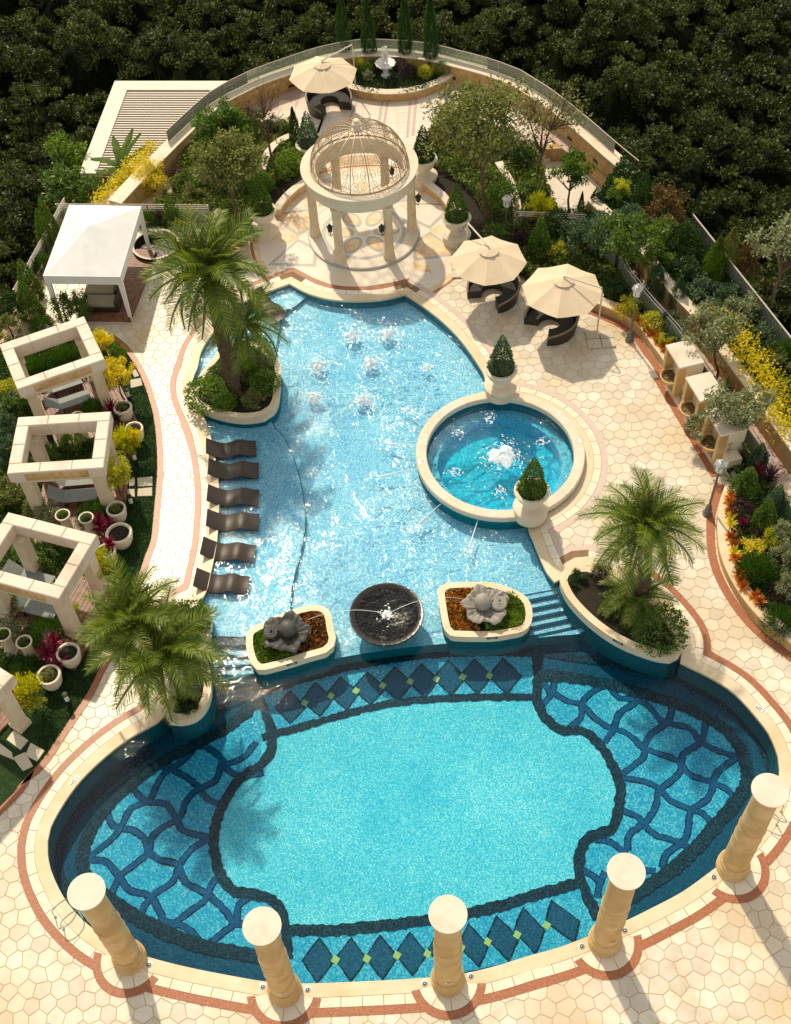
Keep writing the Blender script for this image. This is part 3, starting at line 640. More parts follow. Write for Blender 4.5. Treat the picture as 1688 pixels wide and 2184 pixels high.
lat = [
 [(5.07,20.08),(5.46,19.75),(5.96,19.57),(6.27,19.10),(6.73,18.66),(7.12,18.52),(7.49,18.21),(7.74,17.85),(8.26,17.59),(8.78,17.33),(9.09,16.81),(9.74,16.50),(10.22,16.16),(10.30,15.85)],
 [(7.01,20.14),(7.27,19.76),(7.83,19.63),(8.21,19.34),(8.49,18.84),(8.83,18.68),(9.41,18.44),(9.68,17.96),(10.17,17.59),(10.79,17.35)],
 [(6.90,16.83),(7.63,16.63),(8.03,16.34),(8.31,15.94),(8.90,15.61),(9.22,15.46),(9.48,15.03)],
 [(6.67,15.73),(7.13,15.48),(7.31,15.21),(7.61,14.83),(8.26,14.58),(8.63,14.26)],
 [(5.69,14.79),(6.16,14.68),(6.54,14.32),(6.85,13.80),(7.41,13.67)], [(5.15,13.83),(5.47,13.63),(5.67,13.38)],
 [(6.76,20.24),(6.17,19.88),(5.96,19.54),(5.84,19.07),(5.40,18.74)], [(7.98,19.86),(7.77,19.54),(7.17,19.16),(6.87,18.59),(6.51,18.12)],
 [(8.99,19.41),(8.74,18.77),(8.09,18.34),(7.80,17.90),(7.68,17.51),(6.89,16.95)], [(9.99,18.72),(9.68,17.96),(9.03,17.54),(8.75,16.89),(8.15,16.43),(7.94,16.23),(7.78,15.76),(7.34,15.26),(6.78,14.87),(6.65,14.37)],
 [(10.82,17.38),(10.02,16.87),(9.77,16.44),(9.76,16.40),(9.47,15.93),(8.90,15.59),(8.70,15.07),(8.45,14.57),(7.84,14.20),(7.64,13.76)],
 [(5.87,13.74),(5.61,13.33),(5.51,12.95)], [(5.15,20.53),(4.96,20.02),(4.56,19.59)], [(4.75,20.55),(4.96,20.02)],
 [(-9.15,17.47),(-8.67,16.95),(-7.99,16.80),(-7.66,16.35),(-7.32,15.85),(-6.50,15.58)],
 [(-9.86,16.64),(-9.61,16.14),(-8.98,15.95),(-8.55,15.61),(-8.42,15.24),(-8.00,14.91),(-7.44,14.72),(-7.16,14.15),(-6.45,13.72),(-5.90,13.20),(-5.59,12.80),(-5.21,12.75),(-4.93,12.90)],
 [(-10.29,15.06),(-9.73,14.95),(-9.29,14.47),(-8.90,14.00),(-8.25,13.77),(-7.92,13.31),(-7.70,12.96),(-7.07,12.74),(-6.51,12.19)],
 [(-8.20,18.14),(-7.45,17.76),(-6.96,17.34),(-6.68,16.94),(-6.21,16.67)], [(-7.10,18.82),(-6.72,18.73),(-6.23,18.30),(-5.95,17.83),(-5.48,17.63),(-4.81,17.71)],
 [(-7.15,18.82),(-7.48,18.33),(-8.08,17.91),(-8.35,17.42),(-8.52,16.99),(-9.10,16.70),(-9.35,16.13),(-9.61,15.72),(-10.29,15.14)],
 [(-6.23,18.25),(-6.40,17.53),(-7.00,17.23),(-7.33,16.82),(-7.50,16.29),(-8.03,16.00),(-8.36,15.65),(-8.42,15.19),(-8.83,14.80),(-9.19,14.52),(-9.35,14.18),(-9.50,13.74)],
 [(-6.48,15.57),(-7.03,15.21),(-7.39,14.72),(-7.55,14.22),(-8.11,13.81),(-8.37,13.48),(-8.53,13.10)], [(-6.09,14.32),(-6.37,13.96),(-6.54,13.53),(-7.05,13.17),(-7.41,12.85),(-7.45,12.52)],
 [(-5.05,13.61),(-5.47,13.32),(-5.55,12.80),(-5.96,12.49),(-6.41,12.11)], [(-5.10,18.86),(-5.50,18.31),(-6.12,18.07)],
]
for k, p in enumerate(lat):
    band(p, 0.235, m_black, FZ+0.006+0.0004*k, 'lattice_outline', 0.018); band(p, 0.165, m_lat, FZ+0.0175+0.0004*k, 'lattice_line', 0.018)
BW = 0.34
scR = [(4.69,21.72),(4.59,20.72),(4.48,19.93),(4.58,19.32),(4.87,18.88),(5.25,18.62),(5.72,18.61),(6.06,18.41),(6.36,17.99),(6.55,17.53),(6.68,17.07),(6.77,16.62),(6.81,16.57),(6.70,16.15),(6.56,15.67),(6.31,15.16),(5.91,15.00),(5.50,14.85),(5.23,14.50),(5.10,14.10),(5.05,13.76),(5.10,13.41),(5.22,12.96),(5.36,12.57),(5.41,12.28)]
scL = [(-5.18,20.73),(-4.82,19.95),(-4.58,19.18),(-4.60,18.52),(-4.87,18.03),(-5.48,17.62),(-5.92,17.05),(-6.25,16.26),(-6.34,15.35),(-6.10,14.39),(-5.68,13.82),(-5.05,13.64),(-4.46,13.43),(-4.11,12.91),(-3.99,12.26),(-3.98,11.63)]
inU = [(-4.90,18.99),(-3.79,19.26),(-1.67,19.80),(-0.06,20.06),(2.08,20.09),(4.46,19.96)]
inL = [(-3.99,12.50),(-2.88,12.41),(-1.84,12.42),(0.25,12.55),(2.21,12.80),(3.15,13.03),(4.11,13.24),(4.95,13.43)]
outU = [(-7.15,19.73),(-6.37,20.19),(-5.26,20.66),(-3.27,21.24),(-1.62,21.61),(0.03,21.83),(2.23,21.88),(4.62,21.71),(5.23,21.61),(6.18,21.38),(7.29,21.10),(8.06,20.84),(8.83,20.62),(9.56,20.21),(10.40,19.59),(11.06,18.96),(11.50,18.14),(11.72,17.36),(11.74,16.52),(11.51,15.89)]
b2R = [(4.64,20.80),(5.57,20.66),(6.35,20.48),(7.12,20.25),(7.87,19.93),(8.62,19.63),(9.35,19.28),(10.05,18.81),(10.62,18.25),(10.90,17.59),(10.94,16.90),(10.82,16.38),(10.32,15.76),(9.76,15.23),(9.21,14.73),(8.62,14.21),(8.06,13.79),(7.50,13.45),(6.97,13.15),(6.27,12.80),(5.57,12.44)]
b2L = [(-5.12,20.33),(-6.18,19.39),(-7.15,18.85),(-8.06,18.39),(-8.90,17.80),(-9.61,17.17),(-10.10,16.50),(-10.41,15.77),(-10.49,15.16),(-10.38,14.65),(-10.04,14.17),(-9.25,13.58),(-8.47,13.05),(-7.47,12.52),(-6.51,12.15),(-5.56,11.91),(-4.67,11.73),(-3.98,11.62)]
outL = [(-8.51,18.76),(-9.68,17.89),(-10.51,17.03),(-11.09,16.10),(-11.26,15.17),(-11.09,14.40),(-10.48,13.62),(-9.77,13.08)]
for k, (p, w) in enumerate(((scR, BW), (scL, BW), (inU, 0.28), (inL, BW), (outU, 0.36), (b2R, 0.42), (b2L, 0.42), (outL, 0.36))):
    band(p, w, m_black, FZ+0.030 + 0.0012*k)
def diamond(k, cx, cy, hw, hh): pass
dia = [(-3.97,20.10),(-3.03,20.34),(-2.14,20.53),(-1.25,20.66),(-0.30,20.79),(0.63,20.86),(1.55,20.90),(2.47,20.90),(3.47,20.85)]
dia_r = [(-3.41,20.06),(-2.47,20.31),(-1.56,20.49),(-0.65,20.62),(0.29,20.76),(1.21,20.82),(2.13,20.86),(3.06,20.87),(4.06,20.82)]
dia_t = [(-3.98,20.77),(-3.11,21.05),(-2.24,21.22),(-1.28,21.34),(-0.32,21.50),(0.61,21.57),(1.55,21.64),(2.46,21.64),(3.47,21.61)]
dia2 = [(-3.03,11.54),(-2.06,11.51),(-1.15,11.52),(-0.26,11.57),(0.70,11.63),(1.62,11.72),(2.50,11.88),(3.32,12.07),(4.35,12.29)]
dia2_r = [(-2.52,11.51),(-1.57,11.48),(-0.65,11.49),(0.24,11.54),(1.19,11.60),(2.08,11.69),(3.01,11.85),(3.81,12.04),(4.89,12.26)]
dia2_t = [(-2.99,12.23),(-2.04,12.19),(-1.16,12.21),(-0.27,12.24),(0.65,12.29),(1.51,12.40),(2.38,12.59),(3.21,12.81),(4.08,12.98)]
for C, Rr, T in ((dia, dia_r, dia_t), (dia2, dia2_r, dia2_t)):
    for c, r, t in zip(C, Rr, T):
        ex = np.array(r)-np.array(c); ey = np.array(t)-np.array(c); ca = np.array(c)
        def dpoly(s, jag):
            out = []; cor = [ex, ey, -ex, -ey]
            for k in range(4):
                a, b = cor[k], cor[(k+1) % 4]
                for q in range(7):
                    u = q/7; bulge = 1 + 0.03*math.sin(math.pi*u); p = ca + (a*(1-u)+b*u)*s*bulge + np.array([random.uniform(-jag, jag), random.uniform(-jag, jag)]); out.append(tuple(p))
            return out
        p = dpoly(1.0, 0.012); mb = MB(); mb.region([p], FZ+0.009, lambda x, y: inside(p, x, y)); d = obj('diamond', mb, m_black, basin)
        p2 = dpoly(0.86, 0.012); mb = MB(); mb.region([p2], FZ+0.013, lambda x, y: inside(p2, x, y)); obj('diamond_centre', mb, m_diam, d)
ysq = [(-3.47,20.23),(-2.56,20.45),(-1.70,20.59),(-0.77,20.74),(0.19,20.84),(1.09,20.88),(2.01,20.91),(2.93,20.89),(-2.52,11.52),(-1.59,11.50),(-0.69,11.55),(0.22,11.55),(1.24,11.67),(2.05,11.80),(2.94,11.96),(3.86,12.19)]
for c in ysq:
    p = [(c[0]+random.uniform(0.9, 1.1)*0.135*math.cos(a*math.pi/2+0.2), c[1]+0.15*math.sin(a*math.pi/2+0.2)) for a in range(4)]
    mb = MB(); mb.prism(p, FZ+0.010, FZ+0.022); obj('yellow_tile', mb, m_yel, basin)
# ---- water
DEEP_FRONT_Y = front_y
mb = MB(); mb.region([POOL, shal_poly], WATER_Z, lambda x, y: inside(POOL, x, y) and not inside(shal_poly, x, y)); struct(obj('deep_pool_water', mb, m_water_d))
spa_c = [(SPA[0]+(SPA_R-0.10)*math.cos(a*math.pi/32), SPA[1]+(SPA_R-0.10)*math.sin(a*math.pi/32)) for a in range(64)]
mb = MB(); mb.region([POOL, shal_poly, spa_c], WATER_Z, lambda x, y: inside(POOL, x, y) and inside(shal_poly, x, y) and not inside(spa_c, x, y)); struct(obj('shallow_pool_water', mb, m_water_s))

# ---- gazebo court: marble disc with star inlay
court = setting('gazebo_court')
def circ(r, n=64, c=GZ): return [(c[0]+r*math.cos(2*math.pi*k/n), c[1]+r*math.sin(2*math.pi*k/n)) for k in range(n)]
BANDI = offset(POOL, 0.62)
ok = lambda x, y: not inside(BANDI, x, y)
mb = MB(); mb.region([circ(COURT_R+0.05), BANDI], 0.0015, lambda x, y: ok(x, y) and math.hypot(x-GZ[0], y-GZ[1]) < COURT_R+0.05); obj('marble_floor', mb, m_marble, court)
mb = MB(); mb.region([circ(COURT_R-0.42), circ(COURT_R), BANDI], 0.0045, lambda x, y: ok(x, y) and COURT_R-0.42 < math.hypot(x-GZ[0], y-GZ[1]) < COURT_R); obj('red_ring', mb, m_honey, court)
mb = MB(); mb.region([circ(COURT_R-0.14), circ(COURT_R), BANDI], 0.0065, lambda x, y: ok(x, y) and COURT_R-0.14 < math.hypot(x-GZ[0], y-GZ[1]) < COURT_R); obj('red_rim', mb, m_red, court)
for k in range(8):                                   # star points
    a = math.radians(22.5 + 45*k + 0); w = math.radians(21)
    tip = 4.75; ba = 3.05
    P = [(GZ[0]+tip*math.cos(a), GZ[1]+tip*math.sin(a)), (GZ[0]+ba*math.cos(a+w), GZ[1]+ba*math.sin(a+w)), (GZ[0]+2.3*math.cos(a), GZ[1]+2.3*math.sin(a)), (GZ[0]+ba*math.cos(a-w), GZ[1]+ba*math.sin(a-w))]
    if all(ok(*q) for q in P):
        mb = MB(); mb.prism(ccw(P), 0.0, 0.007); obj('star_outline', mb, m_grey_marble, court)
        Q = [(GZ[0]+(x-GZ[0])*0.0 + x*1.0 - GZ[0]*0.0, y) for x, y in P]
        cc = np.mean(P, 0); Q = [tuple(cc+(np.array(q)-cc)*0.80) for q in P]; mb = MB(); mb.prism(ccw(Q), 0.0, 0.011); obj('star_point', mb, m_honey if k % 2 else m_marble, court)
    b = a + math.radians(22.5); R0 = 4.2
    P = [(GZ[0]+R0*math.cos(b), GZ[1]+R0*math.sin(b)), (GZ[0]+3.5*math.cos(b+0.10), GZ[1]+3.5*math.sin(b+0.10)), (GZ[0]+3.0*math.cos(b), GZ[1]+3.0*math.sin(b)), (GZ[0]+3.5*math.cos(b-0.10), GZ[1]+3.5*math.sin(b-0.10))]
    if all(ok(*q) for q in P): mb = MB(); mb.prism(ccw(P), 0.0, 0.009); obj('honey_inlay', mb, m_honey, court)

# ---- upper terrace behind the gazebo, with slabs and paired stripes
OUTER_IN = [(-11.93,45.83),(-11.13,47.41),(-10.29,48.92),(-9.22,50.85),(-7.73,53.24),(-6.51,54.37),(-5.52,55.12),(-4.17,55.84),(-2.47,56.69),(-0.50,57.16),(1.36,56.90),(2.96,56.44),(4.21,55.73),(5.66,54.86),(7.13,53.66),(7.73,52.84),(8.53,51.67),(9.82,49.32),(10.80,47.35),(11.64,45.76)]
OUTER_IN = spline(OUTER_IN, False, 0.6)
terr = setting('upper_terrace')
HOLE_R = [(7.59,49.65),(9.94,50.94),(9.99,49.63)] + [(11.55,46.50),(10.76,45.95),(10.13,45.53),(9.54,44.47),(8.27,44.49),(7.91,46.25)]
HOLE_L = [(-9.53,51.66),(-9.06,51.70),(-9.56,48.80),(-10.24,48.78)]
terr_poly = OUTER_IN + [(9.6, 45.0), (9.0, 40.5), (-8.5, 41.5)]
tl = [(-9.41,51.73),(-9.08,53.59),(-7.09,55.00)]
TERR_CUT_R = [(7.61,49.85),(10.05,51.09)]        # top of the right flight of steps
def in_terr(x, y):
    if not inside(terr_poly, x, y): return False
    if math.hypot(x-GZ[0], y-GZ[1]) < COURT_R: return False
    a, b = TERR_CUT_R
    if (b[0]-a[0])*(y-a[1]) - (b[1]-a[1])*(x-a[0]) < 0 and x > a[0]-0.8: return False
    return y > 44.0 and x > -9.0
mb = MB(); mb.region([terr_poly, HOLE_R, HOLE_L, outer], -0.012, lambda x, y: inside(terr_poly, x, y) and y > 30 and not inside(HOLE_R, x, y) and not inside(HOLE_L, x, y) and not inside(outer, x, y)); obj('grout_bed', mb, m_pink, terr)
for iy in range(int((62-46)/0.86)):
    for ix in range(-10, 12):
        x, y = GZ[0] + (ix+0.5)*0.86 + 0.2, 46.0 + iy*0.86
        if all(in_terr(x+dx*0.41, y+dy*0.41) for dx in (-1, 1) for dy in (-1, 1)):
            mb = MB(); mb.box((0, 0, -0.01), (0.845, 0.845, 0.022)); obj('terrace_slab', mb, m_marble, terr, loc=(x, y, 0))
stripes = [[(-5.41,55.69),(-5.85,54.04)], [(-3.95,56.20),(-4.22,54.73)], [(-3.70,56.10),(-3.97,54.42)], [(-2.32,54.12),(-2.85,51.99)], [(-2.61,53.18),(-2.85,51.99)], [(-0.87,54.40),(-1.27,52.78)], [(0.54,54.69),(0.22,52.37)], [(0.79,54.66),(0.52,52.48)], [(1.96,54.69),(1.61,51.17)], [(2.27,54.80),(1.90,51.28)], [(3.58,55.39),(3.35,53.16)], [(3.88,55.36),(3.66,53.13)]]
for a, b in stripes:
    mb = MB(); ribbon(mb, [a, b], -0.07, 0.07, 0.006); o = obj('stripe', mb, m_pink, terr); fix_normals(o)
tb_ = [p for p in OUTER_IN if p[0] > -8.6 and (p[0] < HOLE_R[1][0]-0.1 or p[1] > 52)]
for k in range(len(OUTER_IN)):
    pass
mb = MB(); ribbon(mb, tb_, 0.0, 0.5, 0.008); fix_normals(obj('border', mb, m_pink, terr))
# right flight: three broad steps down to a lower landing
LOW_Z = -0.75
landing = setting('lower_landing')
Lp = [(7.97,49.65),(10.19,50.69),(11.64,47.61),(11.01,47.08),(10.33,46.56),(9.75,45.47),(8.51,45.48),(8.14,47.24)]
mb = MB(); mb.prism(ccw(Lp), -1.2, LOW_Z); obj('landing_floor', mb, m_marble, landing)
sA = [(7.65,49.64),(9.87,50.89)]; sB = [(8.15,49.33),(10.20,50.59)]
for k in range(4):
    t0, t1 = k/4, (k+1)/4; L = lambda p, q, t: (p[0]+(q[0]-p[0])*t, p[1]+(q[1]-p[1])*t)
    poly = ccw([L(sA[0], sB[0], t0), L(sA[1], sB[1], t0), L(sA[1], sB[1], t1), L(sA[0], sB[0], t1)])
    mb = MB(); mb.prism(poly, -1.3, -0.06-0.165*k); obj('step', mb, m_cream, landing)
# left flight beside the curved wall
lstair = setting('left_stairs')
sA = [(-9.48,51.61),(-9.09,51.70)]; sB = [(-10.41,50.25),(-9.93,50.12)]
for k in range(8):
    t0, t1 = k/8, (k+1)/8
    poly = ccw([L(sA[0], sB[0], t0), L(sA[1], sB[1], t0), L(sA[1], sB[1], t1), L(sA[0], sB[0], t1)])
    mb = MB(); mb.prism(poly, -1.6, -0.04-0.13*k); obj('step', mb, m_cream, lstair)

# ---- lawn and the red band along it
mb = MB(); mb.region([GARDEN_L], 0.012, lambda x, y: inside(GARDEN_L, x, y)); struct(obj('lawn', mb, m_grass), 'structure')
mb = MB(); ribbon(mb, LAWN_EDGE, -0.24, 0.0, 0.016); o = struct(fix_normals(obj('lawn_border', mb, m_red)))
# blades of grass
def blades(name, n, poly, z, hmin, hmax, mat, test=None):
    xs = [p[0] for p in poly]; ys = [p[1] for p in poly]; P = []
    while len(P) < n:
        x, y = random.uniform(min(xs), max(xs)), random.uniform(min(ys), max(ys))
        if inside(poly, x, y) and (test is None or test(x, y)): P.append((x, y, z))
    P = np.array(P); a = RNG.uniform(0, 2*math.pi, n); w = 0.018; h = RNG.uniform(hmin, hmax, n); ln = RNG.uniform(-0.05, 0.05, (n, 2))
    d = np.stack([np.cos(a)*w, np.sin(a)*w, np.zeros(n)], 1); top = P + np.stack([ln[:, 0], ln[:, 1], h], 1)
    v = np.stack([P-d, P+d, top], 1).reshape(-1, 3); f = np.arange(3*n).reshape(-1, 3)
    me = bpy.data.meshes.new(name); me.from_pydata(v.tolist(), [], f.tolist()); me.update()
    o = mesh_obj(name, me, mat); return o
L_grass = leaf('grass_blade', [(0.008, 0.030, 0.003), (0.016, 0.055, 0.006), (0.035, 0.09, 0.012)])
g = blades('lawn_grass', 26000, GARDEN_L, 0.012, 0.03, 0.07, L_grass, lambda x, y: x > -12.2)
struct(g, 'stuff', 'short dark green grass of the lawn beside the path')

# ---- curved boundary wall with glass balustrade
def poly_wall(name, label, path, d0, d1, z0, z1, mat, capmat, cap_h=0.06, over=0.06):
    t = thing(name, label, 'wall')
    mb = MB(); wall_strip(mb, path, d0, d1, z0, z1); fix_normals(obj('wall_body', mb, mat, t))
    mb = MB(); s = 1 if d1 > d0 else -1
    wall_strip(mb, path, d0-over*s, d1+over*s, z1+0.002, z1+cap_h); fix_normals(obj('coping', mb, capmat, t)); return t
sgn = 1 if offset(OUTER_IN, 1.0, False)[len(OUTER_IN)//2][1] > OUTER_IN[len(OUTER_IN)//2][1] else -1
wt = poly_wall('boundary_wall', 'curved tan sandstone wall with pale coping round the upper terrace', OUTER_IN, 0.0, 0.62*sgn, -1.9, 0.94, m_wall, m_cream)
gl = offset(OUTER_IN, 0.48*sgn, False)
bal = thing('glass_balustrade', 'curved glass balustrade standing on the terrace boundary wall', 'balustrade')
k0 = int(len(gl)*0.14)
for a in range(k0, len(gl)-3, 3):
    seg = gl[a:a+4]; mb = MB(); wall_strip(mb, seg, -0.01, 0.01, 1.02, 1.60); fix_normals(obj('glass_panel', mb, m_glass, bal))
    p = gl[a]; mb = MB(); mb.box((p[0], p[1], 1.30), (0.03, 0.03, 0.6)); obj('post', mb, m_metal, bal)
mb = MB(); mb.tube([(p[0], p[1], 1.62) for p in gl[k0:]], 0.022, 5); obj('handrail', mb, m_louv, bal)
for t_ in (0.36, 0.64, 0.70, 0.78, 0.86, 0.93):
    i = int(len(OUTER_IN)*t_); p = OUTER_IN[i]; q = OUTER_IN[i+1]; a = math.atan2(q[1]-p[1], q[0]-p[0]); nn = normals(OUTER_IN, False)[i]
    mb = MB(); mb.box((p[0]-nn[0]*sgn*0.012, p[1]-nn[1]*sgn*0.012, 0.30), (0.34, 0.03, 0.13), a); obj('wall_vent', mb, m_iron, wt)

# ---- right hand retaining wall, ledge, rail
WR = spline([(9.88,44.19),(11.73,40.23),(11.86,39.42),(12.55,37.46),(13.21,35.88),(13.94,33.37),(14.46,31.61),(15.06,29.44),(15.40,28.21)], False, 0.6)
sr_ = 1 if offset(WR, 1.0, False)[5][0] > WR[5][0] else -1
poly_wall('retaining_wall', 'long straight tan retaining wall with pale coping at the right', WR, -0.42*sr_, 0.0, -0.75, 1.06, m_wall, m_cream)
a0 = WR[0]; WJ = [a0, (11.79,45.43)]
poly_wall('return_wall', 'short pale capped wall end where the landing meets the shrubs', WJ, -0.3, 0.12, -0.75, 0.60, m_wall, m_cream)
ledge = WR[4:]
mb = MB(); wall_strip(mb, ledge, -1.35*sr_, -0.42*sr_, -0.3, 0.05); struct(fix_normals(obj('service_path', mb, m_pink)))
HIGH = WR + [(40, WR[-1][1]), (40, 62), (12.72,47.31)]
FENCE = [(13.64,41.60),(15.94,33.67)]
HIGH = [(WR[i][0], WR[i][1]) for i in range(len(WR))] + [(FENCE[1][0]+1.6, FENCE[1][1]-4.0), (FENCE[1][0]+0.3, FENCE[1][1]), (FENCE[0][0]+0.3, FENCE[0][1]+0.3), (11.6, 47.2)]
mb = MB(); mb.region([HIGH], 0.85, lambda x, y: inside(HIGH, x, y)); struct(obj('upper_garden_soil', mb, m_soil))
mb = MB(); wall_strip(mb, ccw(HIGH), -0.05, 0.0, -7, 0.84, True); struct(fix_normals(obj('upper_garden_bank', mb, m_forest)))

# ---- raised beds on the right
def bed_curb(name, label, path, z, side, w=0.42):
    t = thing(name, label, 'planter wall')
    mb = MB(); wall_strip(mb, path, 0.0, w*side, -0.02, z-0.06); fix_normals(obj('curb_wall', mb, m_col, t))
    mb = MB(); wall_strip(mb, path, -0.04*side, w*side+0.02*side, z-0.058, z); fix_normals(obj('coping', mb, m_coping, t))
    mb = MB(); ribbon(mb, path, -0.05*side, -0.36*side, 0.010); fix_normals(obj('red_band', mb, m_red, t)); return t
sA_ = 1 if offset(BED_A, 1, False)[3][0] > BED_A[3][0] else -1
sB_ = 1 if offset(BED_B, 1, False)[3][0] > BED_B[3][0] else -1
bed_curb('bed_wall', 'curved tan bed wall behind the lamp post and right umbrella', BED_A, 0.45, sA_)
bed_curb('bed_wall', 'curved bed wall with pale coping beside the lower right palm', BED_B, 0.45, sB_)
railline = offset(ledge, -1.45*sr_, False)
soilR = BED_A + NICHE + BED_B + [(16.8, 14.0), (16.8, 20.0)] + list(reversed(railline)) + [(6.83,44.32),(7.78,40.44)]
mb = MB(); mb.region([soilR], 0.30, lambda x, y: inside(soilR, x, y)); struct(obj('bed_soil', mb, m_soil))
rb = thing('glass_railing', 'straight glass railing with paired metal posts along the service path', 'railing')
rl = railline
for a in range(0, len(rl)-2, 2):
    mb = MB(); wall_strip(mb, rl[a:a+3], -0.008, 0.008, 0.35, 1.15); fix_normals(obj('glass_panel', mb, m_glass, rb))
for a in range(2, len(rl), 6):
    p = rl[a]
    for dd in (-0.06, 0.06):
        q = rl[min(a+1, len(rl)-1)]; an = math.atan2(q[1]-p[1], q[0]-p[0]); mb = MB(); mb.box((p[0]+dd*math.cos(an), p[1]+dd*math.sin(an), 0.75), (0.05, 0.09, 1.1), an); obj('post', mb, m_iron, rb)
for dz in (1.18, 1.26):
    mb = MB(); mb.tube([(p[0]+(dz-1.18), p[1], dz) for p in rl], 0.024, 5); obj('handrail', mb, m_metal, rb)

# ---- louvred roof beyond the curved wall
lr = thing('louvred_roof', 'flat white louvred pergola roof beyond the curved wall', 'pergola')
RZ = -0.6
cn = [(-13.86,58.70),(-5.68,57.89),(-10.20,50.78),(-14.62,52.17)]
A_, B_, D_ = np.array(cn[0]), np.array(cn[1]), np.array(cn[3])
ux = (B_-A_); wid = float(np.linalg.norm(ux)); ux = ux/wid; uy = np.array([ux[1], -ux[0]]); dep = float(np.dot(D_-A_, uy)); shear = float(np.dot(D_-A_, ux))
def Lq(u, v): p = A_ + ux*(u + shear*v/dep) + uy*v; return (float(p[0]), float(p[1]))
dep2 = dep + 1.6
mb = MB(); mb.prism(ccw([Lq(0, 0), Lq(wid, 0), Lq(wid, dep2), Lq(0, dep2)]), RZ-0.55, RZ-0.30); obj('gap_shade_board', mb, m_louvdark, lr)  # added board under the louvres, dark brown for the shaded gaps
fr = 0.85
for q in ([Lq(0, 0), Lq(wid, 0), Lq(wid, fr), Lq(0, fr)], [Lq(0, fr+0.004), Lq(fr, fr+0.004), Lq(fr, dep2), Lq(0, dep2)]):
    mb = MB(); mb.prism(ccw(q), RZ-0.35, RZ); obj('roof_beam', mb, m_louv, lr)
nl = 34
for k in range(nl):
    v = fr + 0.15 + (dep2-fr-0.2)*k/nl
    mb = MB(); mb.prism(ccw([Lq(fr+0.02, v), Lq(wid, v), Lq(wid, v+0.085), Lq(fr+0.02, v+0.085)]), RZ-0.10, RZ-0.05); obj('louvre', mb, m_louv, lr)
mid = fr + 4.5
mb = MB(); mb.prism(ccw([Lq(mid, fr), Lq(mid+0.16, fr), Lq(mid+0.16, dep2), Lq(mid, dep2)]), RZ-0.2, RZ-0.02); obj('roof_beam', mb, m_louv, lr)
for u, v in ((0.3, 0.3), (wid-1, 0.3), (0.3, dep-0.3)):
    p = Lq(u, v); mb = MB(); mb.box((p[0], p[1], -4.0), (0.4, 0.4, 6.0)); obj('post', mb, m_louv, lr)
# lower white roof slab peeping out left of it
sl_ = [(-18.98,54.23),(-18.23,54.43),(-18.11,52.53),(-18.50,51.91)]
# ---- left edge railings
def rail(name, label, path, z, h=1.0, glass=True):
    t = thing(name, label, 'railing')
    for k in range(3):
        mb = MB(); mb.tube([(p[0], p[1]+0.0, z+h-0.11*k) for p in path], 0.026, 5); obj('rail_bar', mb, m_louv, t)
    n = max(2, len(path))
    for i in range(0, len(path), 2):
        p = path[i]; mb = MB(); mb.box((p[0], p[1], z+h/2), (0.06, 0.04, h)); obj('post', mb, m_metal, t)
    if glass:
        for i in range(len(path)-1):
            mb = MB(); wall_strip(mb, path[i:i+2], -0.008, 0.008, z+0.08, z+h-0.32); fix_normals(obj('glass_panel', mb, m_glass, t))
    return t
def subdiv(a, b, n): return [(a[0]+(b[0]-a[0])*k/n, a[1]+(b[1]-a[1])*k/n) for k in range(n+1)]
r1 = [(-14.93,46.04),(-10.88,45.66)]; r1b = [(-10.91,45.66),(-8.92,45.40),(-7.86,45.33)]
rail('metal_railing', 'horizontal white metal railing behind the white pavilion', subdiv(r1[0], r1b[-1], 10), 0.0)
r2 = [(-15.23,44.44),(-15.61,41.42)]
rail('metal_railing', 'slanting metal and glass railing left of the white pavilion', subdiv((r2[0][0]+0.6, r2[0][1]+2.0), (r2[1][0]-0.4, r2[1][1]-1.2), 6), 0.0)
r3 = [(6.28,43.60),(9.26,43.11)]
rail('metal_railing', 'short white metal railing below the lower landing', subdiv(r3[0], r3[1], 4), 0.0)

